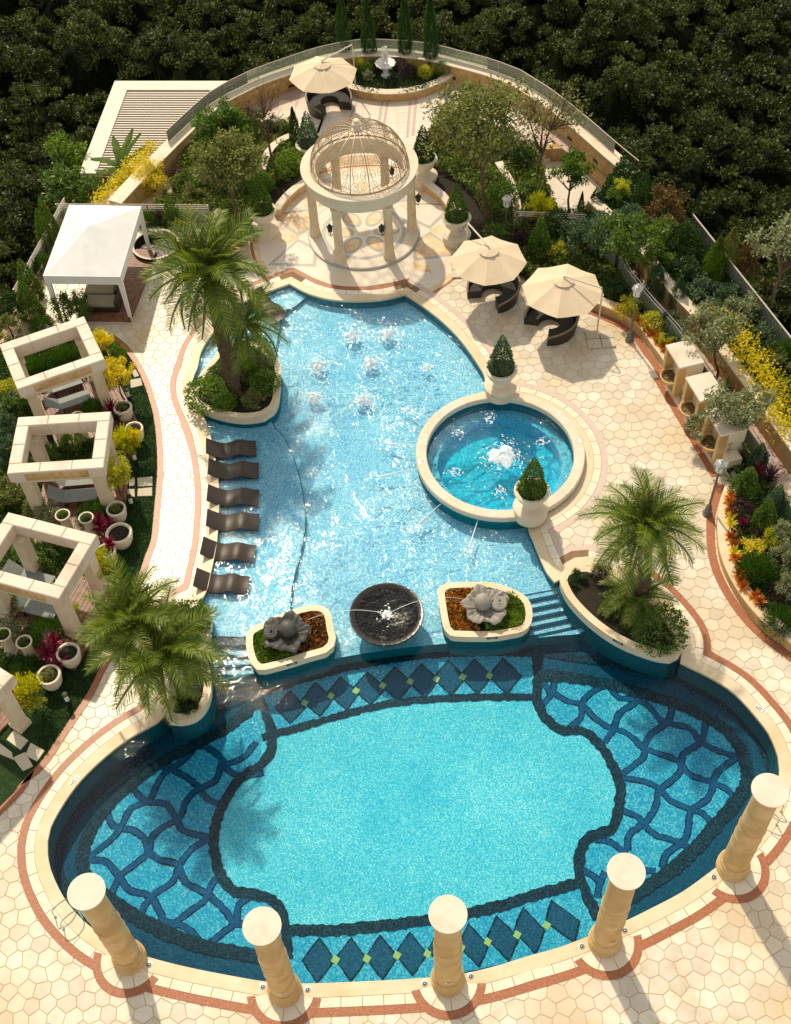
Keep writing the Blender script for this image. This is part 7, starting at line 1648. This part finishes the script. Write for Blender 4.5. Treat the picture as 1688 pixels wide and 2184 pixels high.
plant('loose2', (5.27,42.94), 0.4, 0.8, 0.45, L_bright, 'yellowish ground shrub at the foot of the large spreading tree')
plant('loose3', (8.77,41.37), 1.15, 1.35, 1.1, L_blue, 'large grey green shrub behind the right umbrella, left one')
plant('loose3', (9.80,42.22), 1.0, 1.1, 0.95, L_blue, 'large grey green shrub below the retaining wall corner')
plant('loose', (7.81,41.21), 0.5, 0.75, 0.5, L_yellow, 'yellow green low shrub between the umbrellas')
plant('loose2', (6.93,45.67), 0.5, 0.9, 0.6, L_mid, 'green shrub in front of the thin open tree')
plant('loose2', (6.86,48.31), 0.7, 0.95, 0.75, L_dark, 'dark shrub beside the broad steps')
plant('loose2', (2.82,49.84), 0.6, 0.8, 0.6, L_brown, 'brownish shrub behind the right gazebo urn')
tree((11.02,39.17), 0.3, 1.6, (-0.5, 0.4, 2.4), (1.7, 1.3, 1.0), L_mid, 'broad green tree behind the right umbrella', 3600, 0.16, 46, tr=0.08)
tree((10.38,40.08), 0.3, 1.3, (-0.5, 0.2, 2.0), (1.4, 1.1, 0.9), L_blue, 'grey green tree left of the broad green tree', 3000, 0.16, 40, tr=0.07)
# ---- bed A beside the lamp post
PS, TS = 0.78, 0.85
for kd, p, zc, r, h, m, lb in (('cypress', (11.53,38.20), 0.3, 0.72, 2.2, L_blue, 'dark upright shrub just right of the lamp post'), ('cypress', (12.33,37.44), 0.3, 0.58, 2.1, L_blue, 'upright grey green shrub against the glass railing'),
    ('loose2', (10.25,37.20), 0.75, 0.75, 0.6, L_yellow, 'yellow green shrub left of the lamp post'), ('ball', (11.14,36.36), 0.70, 0.72, 0.5, L_yellow, 'yellow green round shrub above the orange leaves'), ('loose2', (11.86,36.07), 0.75, 0.75, 0.7, L_blue, 'dark leafy shrub behind the yellow round shrub'), ('loose', (11.42,35.28), 0.6, 0.55, 0.45, L_yellow, 'yellow shrub near the uppermost wall fountain'),
    ('loose3', (12.03,35.25), 0.7, 0.7, 0.6, L_blue, 'grey leaved shrub near the uppermost wall fountain'), ('loose2', (12.22,35.67), 0.9, 0.5, 0.5, L_silver, 'pale variegated twig shrub by the glass railing'), ('loose2', (9.78,38.39), 0.7, 0.8, 0.6, L_dark, 'dark shrub in the shade of the right umbrella')):
    plant(kd, p, zc, r, h, m, lb)
for k, (p, w) in enumerate(zip([(9.97,37.36),(10.37,36.99),(10.63,36.63),(10.78,36.28),(10.91,35.98),(11.07,35.73),(11.21,35.40),(11.34,35.00),(11.46,34.80)], ['first', 'second', 'third', 'fourth', 'fifth', 'sixth', 'seventh', 'eighth', 'ninth'])):
    plant('croton', p, 0.36, 0.42, 0.5, L_orange, w + ' orange croton from the umbrella along the upper bed wall', 'orange crotons in the upper bed')
tree((13.20,33.23), 0.3, 1.1, (-0.5, 0.5, 2.2), (1.5, 1.2, 0.9), L_silver, 'variegated oleander tree over the uppermost wall fountain', 3000, 0.17, 46, tr=0.06, wid=0.35, stake=True)
tree((13.31,28.95), 0.3, 1.1, (-0.4, 0.7, 2.2), (1.6, 1.3, 0.9), L_silver, 'variegated oleander tree over the middle wall fountain', 3200, 0.17, 48, tr=0.06, wid=0.35, stake=True)
plant('loose3', (11.73,30.19), 1.0, 0.8, 0.6, L_silver, 'drooping pale shrub between the middle and lowest fountains')
plant('loose2', (12.59,32.35), 0.6, 0.7, 0.6, L_dark, 'dark shrub between the upper and middle fountains')
plant('spike', (13.31,32.56), 0.3, 0.6, 0.8, L_mid, 'green strap leaved plant beside the glass railing')
plant('loose2', (12.56,29.31), 0.9, 0.65, 0.6, L_silver, 'pale shrub above the lowest wall fountain')
plant('spike', (13.45,30.29), 0.3, 0.6, 0.7, L_silver, 'striped strap leaved plant under the oleander')
# ---- bed B
PS, TS = 0.72, 0.85
for kd, p, zc, r, h, m, lb in (('cone', (13.69,28.52), 0.3, 0.66, 1.75, L_blue, 'clipped cone nearest the lowest wall fountain'), ('cone2', (12.93,27.26), 0.3, 0.92, 2.0, L_mid, 'large clipped cone at the top of the lower bed'), ('cone', (13.75,26.33), 0.3, 0.72, 2.1, L_blue, 'tall clipped cone by the glass railing in the lower bed'), ('cone2', (13.26,25.74), 0.3, 0.80, 2.0, L_mid, 'clipped cone in the middle of the lower bed'),
    ('ball2', (12.60,26.30), 0.65, 0.68, 0.5, L_purple, 'dark purple clipped ball in the lower bed'), ('spike2', (13.98,27.73), 0.45, 0.75, 1.0, L_purple, 'dark red cordyline beside the glass railing'), ('spike', (13.60,28.08), 0.5, 0.5, 0.9, L_red, 'red cordyline behind the large clipped cone'), ('spike2', (12.56,25.71), 0.35, 0.62, 0.7, L_purple, 'purple cordyline with pink heart, left one'), ('spike2', (13.06,25.22), 0.35, 0.62, 0.6, L_purple, 'purple cordyline with red heart, right one'), ('croton', (12.48,25.69), 0.55, 0.28, 0.45, L_red, 'bright pink heart leaves of the left purple cordyline'),
    ('loose2', (12.63,24.64), 0.5, 0.72, 0.35, L_gold, 'low yellow shrub above the big feathery bush'), ('fern', (12.50,23.57), 0.45, 1.15, 1.1, L_fern, 'big dark green feathery bush in the lower bed'), ('fern', (12.90,21.50), 0.45, 1.0, 1.0, L_fern, 'feathery bush at the bottom right of the lower bed'), ('loose', (13.45,24.82), 0.8, 0.75, 0.6, L_yellow, 'yellow green shrub right of the purple cordylines'),
    ('loose3', (13.51,23.76), 1.1, 0.75, 1.0, L_silver, 'pale variegated tall shrub at the right edge, upper one'), ('loose3', (13.30,22.63), 1.1, 0.75, 0.9, L_silver, 'pale variegated tall shrub at the right edge, lower one'), ('loose3', (13.57,24.78), 1.2, 0.6, 0.7, L_silver, 'white edged shrub above the yellow green shrub'), ('ball', (13.18,22.72), 0.5, 0.75, 0.4, L_purple, 'low purple shrub between the feathery bushes'), ('spike', (12.52,27.87), 0.4, 0.6, 0.5, L_silver, 'pale strap leaved plant at the tip of the lower bed'),
    ('loose2', (14.02,26.11), 0.9, 0.62, 0.8, L_blue, 'grey leaved shrub by the glass railing in the lower bed'), ('loose2', (12.60,22.19), 0.4, 0.6, 0.3, L_dark, 'low dark green plant near the curb')):
    plant(kd, p, zc, r, h, m, lb)
for k, (p, w) in enumerate(zip([(12.30,27.00),(12.17,26.74),(12.19,26.51),(12.05,26.27),(12.05,26.01),(12.00,25.72),(11.87,25.18),(11.88,24.81),(11.85,24.47),(11.82,24.18),(11.79,23.55),(11.81,23.26),(11.83,22.98),(12.14,22.59),(12.25,22.34)], ['first', 'second', 'third', 'fourth', 'fifth', 'sixth', 'seventh', 'eighth', 'ninth', 'tenth', 'eleventh', 'twelfth', 'thirteenth', 'fourteenth', 'fifteenth'])):
    plant('croton', (p[0]+0.10, p[1]+0.02), 0.36, 0.40, 0.52, L_orange if k not in (4, 5, 8) else L_gold, w + ' croton from the top along the lower bed curb', 'crotons along the lower bed')
# ---- garden above the retaining wall
PS, TS = 0.66, 0.85
hedge = [(13.42,35.34),(13.87,34.92),(14.18,34.13),(14.27,33.38),(14.45,32.63),(14.64,32.02),(14.95,31.35),(14.49,30.78),(14.71,30.03),(14.97,29.25)]
hp = spline(hedge, False, 0.12); Pq = []
for x, y in hp:
    for k in range(58): Pq.append((x+random.gauss(0, 0.36), y+random.gauss(0, 0.36), 0.95+random.random()**0.6*0.8))
me = leaf_mesh('hedge', Pq, np.tile([0, 0, 0.7], (len(Pq), 1)), 0.14, 0.5, 0.8)
t = thing('yellow_hedge', 'long loose yellow hedge on top of the retaining wall', 'hedge'); mesh_obj('foliage', me, L_gold, t)
for kd, p, zc, r, h, m, lb in (('loose2', (10.76,44.02), 1.2, 1.0, 0.7, L_mid, 'green shrub at the upper end of the retaining wall'), ('loose2', (11.05,44.44), 1.4, 0.8, 0.6, L_yellow, 'yellow green shrub at the short wall end'), ('cone', (11.74,43.14), 0.9, 1.0, 3.2, L_dark, 'dark conifer above the retaining wall'), ('loose3', (11.10,42.11), 1.5, 1.3, 0.9, L_blue, 'grey green bush on the retaining wall, first from the top'), ('loose3', (11.49,41.03), 1.5, 1.2, 0.9, L_mid, 'grey green bush on the retaining wall, second from the top'),
    ('ball', (12.30,40.82), 1.8, 1.05, 1.25, L_olive, 'tall rounded olive shrub behind the retaining wall'), ('ball2', (13.02,40.17), 1.8, 1.1, 1.3, L_dark, 'tall rounded dark shrub left of the far glass fence'), ('loose', (11.76,39.42), 1.5, 1.2, 0.7, L_bright, 'bright sprawling shrub draped over the retaining wall'), ('cypress', (13.98,38.51), 0.9, 0.9, 3.0, L_mid, 'upright laurel shrub in the upper right garden'), ('cypress', (14.61,38.88), 0.9, 0.9, 3.2, L_olive, 'upright olive shrub beside the far glass fence'),
    ('loose3', (12.87,38.60), 1.4, 1.3, 0.8, L_dark, 'dark leafy shrub in the middle of the upper right garden'), ('loose3', (13.27,37.39), 1.4, 1.2, 0.7, L_blue, 'blue green shrub above the variegated shrub'), ('loose3', (14.10,36.98), 1.4, 1.1, 0.7, L_blue, 'blue green shrub right of the dark leafy shrub'), ('loose2', (13.31,36.04), 1.4, 0.9, 0.6, L_silver, 'pale variegated shrub at the head of the yellow hedge'), ('loose2', (13.96,36.12), 1.4, 0.9, 0.6, L_mid, 'green shrub between pale shrubs above the yellow hedge'), ('loose', (14.03,35.20), 1.3, 0.9, 0.5, L_bright, 'bright green shrub beside the yellow hedge'),
    ('loose3', (14.76,34.95), 1.3, 1.2, 0.7, L_blue, 'grey shrub right of the yellow hedge, first from the top'), ('loose3', (15.15,33.97), 1.3, 1.2, 0.7, L_dark, 'grey shrub right of the yellow hedge, second from the top'), ('loose3', (15.34,33.15), 1.3, 1.1, 0.7, L_olive, 'grey shrub right of the yellow hedge, third from the top'), ('fern', (15.81,33.48), 1.2, 0.9, 1.1, L_fern, 'feathery green bush at the right edge above the hedge'), ('loose2', (15.37,31.70), 1.3, 0.9, 0.6, L_mid, 'green shrub at the right edge near the hedge foot'), ('loose2', (12.53,41.96), 2.2, 1.7, 1.4, L_brown, 'brownish bush between the garden and the wood'), ('loose2', (15.45,38.76), 1.8, 1.1, 1.2, L_brown, 'rusty brown shrub by the far glass fence'), ('loose', (14.53,35.91), 1.8, 1.2, 0.8, L_silver, 'pale bush under the big pale crown'), ('loose2', (12.87,39.81), 1.2, 1.0, 0.5, L_dark, 'low dark shrub under the tall rounded shrubs')):
    plant(kd, p, zc, r, h, m, lb)
tree((15.78,36.11), 0.9, 1.6, (0.7, 1.2, 2.9), (2.0, 1.6, 1.0), L_silver, 'broad pale crowned tree at the right edge', 4200, 0.17, 60, tr=0.10)
fg = [(13.64,41.60),(14.16,40.44),(14.75,38.66),(15.51,35.29),(15.94,33.67)]
fgs = subdiv(fg[0], fg[-1], 12)
t = thing('glass_fence', 'far straight glass fence between the right garden and the wood', 'fence')
for i in range(12):
    mb = MB(); wall_strip(mb, fgs[i:i+2], -0.01, 0.01, 0.95, 1.85); fix_normals(obj('glass_panel', mb, m_glass, t)); mb = MB(); mb.box((fgs[i][0], fgs[i][1], 1.4), (0.05, 0.05, 1.0)); obj('post', mb, m_metal, t)
mb = MB(); mb.tube([(a, b, 1.90) for a, b in fgs], 0.03, 5); obj('handrail', mb, m_louv, t)
# ---- left garden: pots and shrubs
PS, TS = 0.78, 0.95
P_ = lambda s: s
pot((-11.86,36.93), 0.3, 0.42, 'cream stone pot holding the yellow conifer by the backmost cabana'); plant('feather', (-11.80,36.23), 1.35, 0.85, 1.0, L_gold, 'golden conifer bush in a pot near the backmost cabana')
plant('loose2', (-11.23,36.43), 0.5, 0.62, 0.5, L_bright, 'bright green bush at the top corner of the lawn')
tree((-10.74,33.82), 0.0, 0.95, (-0.1, 0.25, 1.65), (0.85, 0.75, 0.55), L_gold, 'small yellow tree beside the far stepping stones', 2400, 0.14, 38, tr=0.045, wid=0.3)
plant('spike2', (-11.15,33.17), 0.4, 0.6, 0.9, L_red, 'red cordyline near the small yellow tree'); plant('spike', (-10.91,32.73), 0.35, 0.55, 0.7, L_purple, 'dark cordyline beside the round flower pot')
pot((-10.62,33.06), 0.05, 0.50, 'round stone flower pot below the small yellow tree', L_dark)
pot((-10.04,31.77), 0.15, 0.50, 'stone pot behind the yellow conifer right of the middle cabana')
plant('feather', (-10.24,30.92), 1.1, 0.85, 1.15, L_yellow, 'yellow conifer bush at the back right of the middle cabana'); plant('feather2', (-9.82,30.91), 1.4, 0.45, 0.55, L_gold, 'small golden conifer in the pot right of the middle cabana')
tree((-10.27,28.67), 0.0, 0.8, (-0.1, 0.2, 1.6), (0.72, 0.65, 0.85), L_yellow, 'yellow green small tree at the front right of the middle cabana', 2600, 0.14, 36, tr=0.045, wid=0.25)
pot((-10.36,27.87), 0.05, 0.50, 'stone flower pot in front of the middle cabana', L_dark)
pot((-12.25,27.55), 0.0, 0.4, 'tall fluted pot behind the third cabana, left one', L_dark, 0.95); pot((-11.36,27.35), 0.0, 0.4, 'tall fluted pot behind the third cabana, right one', L_dark, 0.95)
plant('spike2', (-10.94,27.31), 0.4, 0.55, 0.95, L_red, 'red cordyline right of the tall fluted pots'); plant('spike2', (-10.60,27.23), 0.35, 0.5, 0.7, L_red, 'pink red cordyline beside the flower pot')
pot((-10.14,26.72), 0.05, 0.66, 'large empty round stone pot on the lawn')
plant('croton', (-10.40,26.16), 0.75, 0.42, 0.5, L_red, 'pink cordyline in the pot beside the yellow conifer'); pot((-10.50,25.91), 0.1, 0.46, 'stone pot right of the large yellow conifer', L_dark)
plant('feather', (-10.70,25.14), 1.1, 0.95, 1.2, L_yellow, 'large yellow conifer bush right of the third cabana')
plant('feather', (-11.40,23.30), 0.8, 0.5, 0.8, L_yellow, 'yellow conifer half hidden by the wide palm')
plant('feather', (-12.41,20.03), 1.1, 0.95, 1.35, L_yellow, 'yellow conifer bush at the lower left beside the foremost cabana')
pot((-13.55,22.31), 0.0, 0.4, 'tall fluted pot at the left edge, left one', L_dark, 1.15); pot((-12.82,22.03), 0.0, 0.4, 'tall fluted pot at the left edge, right one', L_dark, 1.05)
for p, s, m, lb in (((-11.94,22.27), 0.5, L_red, 'pink red cordyline, uppermost of three near the wide palm'), ((-12.15,21.86), 0.65, L_red, 'dark red cordyline, left of three near the wide palm'), ((-11.68,21.52), 0.62, L_red, 'red cordyline, lowest of three near the wide palm')):
    plant('spike2', p, 0.4, s, 0.85, m, lb)
pot((-11.90,20.87), 0.05, 0.55, 'stone pot of orange flowers on the dark lawn', L_dark); pot((-11.36,21.71), 0.05, 0.55, 'stone pot half hidden by the wide palm')
for p, r, h, lb in (((-14.62,35.91), 0.9, 0.85, 'feathery bush seen through the backmost cabana, left one'), ((-13.40,36.44), 0.95, 0.9, 'feathery bush seen through the backmost cabana, right one'), ((-11.93,33.45), 0.7, 0.7, 'feathery bush between the backmost and middle cabanas'), ((-11.27,27.97), 0.9, 0.8, 'feathery bush in front of the middle cabana'), ((-12.35,22.80), 0.95, 0.85, 'feathery bush in front of the third cabana'), ((-12.80,21.35), 0.85, 0.6, 'dark feathery bush beside the left edge pots'), ((-14.69,38.53), 0.8, 0.7, 'feathery bush behind the backmost cabana'), ((-15.19,42.50), 0.8, 0.9, 'feathery bush left of the white pavilion')):
    plant('fern', p, 0.30, r, h, L_fern, lb)
for kd, p, zc, r, h, m, lb in (('cone', (-15.14,44.67), 0.0, 0.75, 3.0, L_mid, 'tall clipped cone left of the white pavilion, right one'), ('cone2', (-15.19,43.94), 0.0, 0.70, 2.9, L_mid, 'tall clipped cone left of the white pavilion, left one'), ('cone', (-15.50,40.77), 0.0, 0.85, 2.7, L_mid, 'clipped cone in front of the white pavilion, back one'), ('cone2', (-15.31,39.48), 0.0, 0.85, 2.5, L_mid, 'clipped cone in front of the white pavilion, front one'),
    ('loose2', (-13.72,38.95), 0.95, 0.85, 0.95, L_mid, 'green bush in front of the left pavilion leg'), ('loose2', (-12.99,38.99), 0.95, 0.75, 0.9, L_mid, 'green bush in front of the pavilion daybeds'), ('loose2', (-16.09,39.35), 0.9, 0.9, 0.9, L_dark, 'dark bush at the left edge beside the clipped cones'), ('loose3', (-15.96,38.19), 0.7, 0.9, 0.7, L_olive, 'twiggy olive shrub behind the backmost cabana'), ('ball', (-15.44,34.39), 0.7, 0.75, 0.55, L_yellow, 'yellow green shrub at the left edge below the backmost cabana'), ('loose3', (-14.98,33.44), 0.8, 0.9, 0.7, L_mid, 'mid green leafy shrub left of the middle cabana'), ('spike', (-15.45,33.74), 0.6, 0.9, 0.9, L_blue, 'long leaved shrub at the left edge, upper one'), ('loose3', (-15.08,32.05), 0.9, 1.0, 0.9, L_blue, 'long leaved grey shrub left of the middle cabana'), ('loose3', (-14.93,30.89), 0.9, 0.9, 0.8, L_blue, 'grey green shrub at the left edge beside the middle cabana'), ('loose2', (-14.61,28.92), 0.8, 1.0, 0.8, L_olive, 'twiggy shrub at the left edge in front of the middle cabana'), ('loose2', (-12.54,31.56), 0.5, 0.7, 0.5, L_bright, 'bright climbing shrub inside the middle cabana frame'), ('loose2', (-13.18,31.04), 0.4, 0.8, 0.4, L_mid, 'green shrub inside the middle cabana frame'), ('loose2', (-12.87,27.89), 0.6, 0.8, 0.5, L_silver, 'pale twiggy shrub behind the third cabana'), ('loose2', (-13.51,28.27), 0.6, 0.7, 0.5, L_olive, 'olive twiggy shrub left of the middle cabana deck'), ('loose2', (-13.58,26.30), 0.5, 0.8, 0.5, L_bright, 'bright green shrub inside the third cabana frame'), ('loose2', (-12.90,25.99), 0.5, 0.9, 0.5, L_mid, 'mid green shrub inside the third cabana frame'), ('loose2', (-13.70,23.94), 0.6, 0.6, 0.5, L_olive, 'twiggy shrub in front of the third cabana'), ('loose2', (-13.67,22.98), 0.4, 0.8, 0.35, L_silver, 'small flowered pale shrub above the left edge pots'), ('loose', (-15.62,52.45), -0.5, 1.6, 1.2, L_bright, 'bright tree crown at the edge of the wood left of the louvres'), ('loose2', (-15.03,48.61), 0.2, 1.9, 1.1, L_mid, 'broad green bush behind the white pavilion railing'), ('loose2', (-13.75,48.00), 0.2, 1.2, 0.8, L_mid, 'green bush between the railing and the yellow wall hedge')):
    plant(kd, p, zc, r, h, m, lb)
pot((-13.64,31.63), 0.0, 0.4, 'white fluted column pot inside the middle cabana frame, left one', L_dark, 1.3); pot((-12.93,31.73), 0.0, 0.4, 'white fluted column pot inside the middle cabana frame, middle one', L_dark, 1.3); pot((-12.19,32.14), 0.0, 0.4, 'white fluted column pot inside the middle cabana frame, right one', L_dark, 1.3)
for t, zt, rr_ in POTS:
    mesh_obj('plants', PROTO['loose2'], random.choice([L_mid, L_olive, L_mid]), t, (0, 0, zt), random.uniform(0, 6), (rr_*0.85, rr_*0.85, 0.13))
# yellow hedge along the curved wall and a banana plant
yw = [(-10.58,50.35),(-10.90,49.68),(-11.30,49.03),(-11.61,48.38),(-12.05,47.51),(-12.42,46.82),(-12.79,46.15)]; Pq = []
for x, y in spline(yw, False, 0.12):
    for k in range(40): Pq.append((x-0.30+random.gauss(0, 0.22), y+0.2+random.gauss(0, 0.22), 0.5+random.random()*0.6))
t = thing('wall_hedge', 'yellow green hedge along the outer side of the curved wall', 'hedge'); mesh_obj('foliage', leaf_mesh('hedge', Pq, np.tile([0, 0, 0.7], (len(Pq), 1)), 0.15, 0.45, 0.8), L_gold, t)
bp_ = (-12.50,50.19); t = thing('banana_plant', 'banana plant with broad torn leaves below the louvred roof', 'banana plant', (bp_[0], bp_[1], -0.6))
for k in range(9):
    a = k*0.78+0.3; e = (1.35, 1.2, 0.9, 0.45, 0.3, 0.25, 0.6, 0.2, 1.0)[k]; l = (1.9, 1.8, 1.7, 1.9, 1.9, 1.7, 1.6, 1.8, 1.6)[k]; mb = MB(); vs = []; fs = []
    for q in range(13):
        u = q/12; r = l*u*math.cos(e-0.5*u); z = 0.5 + l*u*math.sin(e) - 0.5*u*u*l*math.cos(e); w = 0.24*math.sin(math.pi*(0.1+0.86*u))**0.6*(1 if u > 0.12 else 0.15)*(0.78 if q % 3 == 2 else 1.0)
        c_, s_ = math.cos(a), math.sin(a); vs += [(r*c_-w*s_, r*s_+w*c_, z-0.10), (r*c_, r*s_, z), (r*c_+w*s_, r*s_-w*c_, z-0.10)]
    for q in range(12):
        fs += [(3*q, 3*q+1, 3*q+4, 3*q+3), (3*q+1, 3*q+2, 3*q+5, 3*q+4)]
    mb.add(vs, fs); obj('leaf', mb, L_mid, t)
mb = MB(); mb.tube([(0, 0, -0.6), (0, 0, 0.7)], [0.14, 0.09], 8); obj('stem', mb, m_bark, t)

# ------------------------------------------------------------------ the wood all round: one leafy mass
wall_zone = OUTER_IN + [(11, 44), (14, 47), (-17.5, 40)]
zone = [(OUTER_IN[0][0]-2, OUTER_IN[0][1]-6)] + offset(OUTER_IN, 1.1*sgn, False) + [(OUTER_IN[-1][0]+1.5, OUTER_IN[-1][1]-1)]
lou = ccw([Lq(-0.9, -1.0), Lq(wid+3, -1.0), Lq(wid+3, dep2+2.0), Lq(-0.9, dep2+0.6)])
gfl = [fgs[0], fgs[-1]]
def wood_ok(x, y):
    if inside(zone, x, y) or inside(lou, x, y): return False
    if y < 46.5 and -17.0 < x < 13 and not (x < -15.9 and y > 43): return False
    if x > 0:
        a, b = fgs[0], fgs[-1]; side = (b[0]-a[0])*(y-a[1]) - (b[1]-a[1])*(x-a[0])
        if y < a[1]+2.0 and side < 1.2*math.hypot(b[0]-a[0], b[1]-a[1]): return False
        if x < a[0] and y < 49 and x > 6: return False
    return abs(x) < 0.37*y + 4.5
cent = []; grid = {}
rw = random.Random(11)
for tries in range(46000):
    y = rw.uniform(27, 80); x = rw.uniform(-36, 36)
    if not wood_ok(x, y): continue
    R_ = rw.choice((1.15, 1.4, 1.4, 1.8, 2.3)) if tries < 20000 else rw.choice((0.9, 1.1, 1.3)); key = (int(x//2), int(y//2))
    if any((x-q[0])**2+(y-q[1])**2 < (0.62*(R_+q[2]))**2 for i in (-2, -1, 0, 1, 2) for j in (-2, -1, 0, 1, 2) for q in grid.get((key[0]+i, key[1]+j), [])): continue
    grid.setdefault(key, []).append((x, y, R_)); cent.append((x, y, -2.6 + 0.55*(R_-1.2) + rw.uniform(-0.9, 0.9), R_))
cent = np.array(cent); nc = len(cent); RR = cent[:, 3]
tk = np.repeat(np.arange(nc), np.maximum(6, (7*RR**2)).astype(int)); nt_ = len(tk); dd_ = sph(nt_); dd_[:, 2] = np.where(dd_[:, 2] < -0.2, -dd_[:, 2], dd_[:, 2])
tuft = cent[tk, :3] + dd_*RR[tk, None]*np.array([0.95, 0.95, 0.85])*RNG.uniform(0.7, 1.0, (nt_, 1))
nleaf = 760000; k = RNG.integers(0, nt_, nleaf); off = sph(nleaf)*(RNG.uniform(0, 1, (nleaf, 1))**0.5)*np.array([0.46, 0.46, 0.30]); P = tuft[k]+off
me = leaf_mesh('woodland', P, off+np.array([0, 0, 0.3]), 0.22, 0.42, 0.7)
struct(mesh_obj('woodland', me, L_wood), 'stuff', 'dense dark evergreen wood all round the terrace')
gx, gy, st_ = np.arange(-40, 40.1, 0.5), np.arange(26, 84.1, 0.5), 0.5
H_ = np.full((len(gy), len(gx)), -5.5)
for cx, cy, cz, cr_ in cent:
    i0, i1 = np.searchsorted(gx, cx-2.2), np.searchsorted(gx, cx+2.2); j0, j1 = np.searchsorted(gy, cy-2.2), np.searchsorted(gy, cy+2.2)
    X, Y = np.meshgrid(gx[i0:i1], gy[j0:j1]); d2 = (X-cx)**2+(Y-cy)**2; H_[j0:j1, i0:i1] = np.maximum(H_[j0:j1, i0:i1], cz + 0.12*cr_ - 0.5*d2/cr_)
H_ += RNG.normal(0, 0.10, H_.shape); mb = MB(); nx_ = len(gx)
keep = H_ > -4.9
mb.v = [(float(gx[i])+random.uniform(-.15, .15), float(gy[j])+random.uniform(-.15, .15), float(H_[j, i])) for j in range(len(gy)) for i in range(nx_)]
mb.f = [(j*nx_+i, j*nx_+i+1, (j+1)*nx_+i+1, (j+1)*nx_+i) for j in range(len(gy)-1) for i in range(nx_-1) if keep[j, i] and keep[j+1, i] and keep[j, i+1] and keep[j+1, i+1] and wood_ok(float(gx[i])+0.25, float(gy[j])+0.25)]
m_under = stone('understory_shade', [(0.001, 0.002, 0.0005), (0.003, 0.006, 0.001), (0.010, 0.016, 0.003)], 9.0, 1.0, 1.0, 12, spec=0.05)  # near-black colour stands for the deep shade between the crowns
ug = obj('understory_shade', mb, m_under)
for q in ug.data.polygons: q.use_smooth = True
struct(ug, 'stuff', 'near-black understory sheet standing for the shade between the crowns of the wood')
# trunks one can make out at the left edge
for p, lb in (((-18.40,49.97), 'dark trunked tree at the left edge, upper one'), ((-18.00,47.13), 'dark trunked tree at the left edge, lower one')):
    tree(p, -7.0, 4.2, (0.2, 0.4, 5.8), (1.7, 1.6, 1.2), L_wood, lb, 2600, 0.2, 40, tr=0.16, name='dark_tree')
print('objects', len(bpy.data.objects), 'tris', sum(len(m.polygons) for m in bpy.data.meshes)*2, 'crowns', nc)
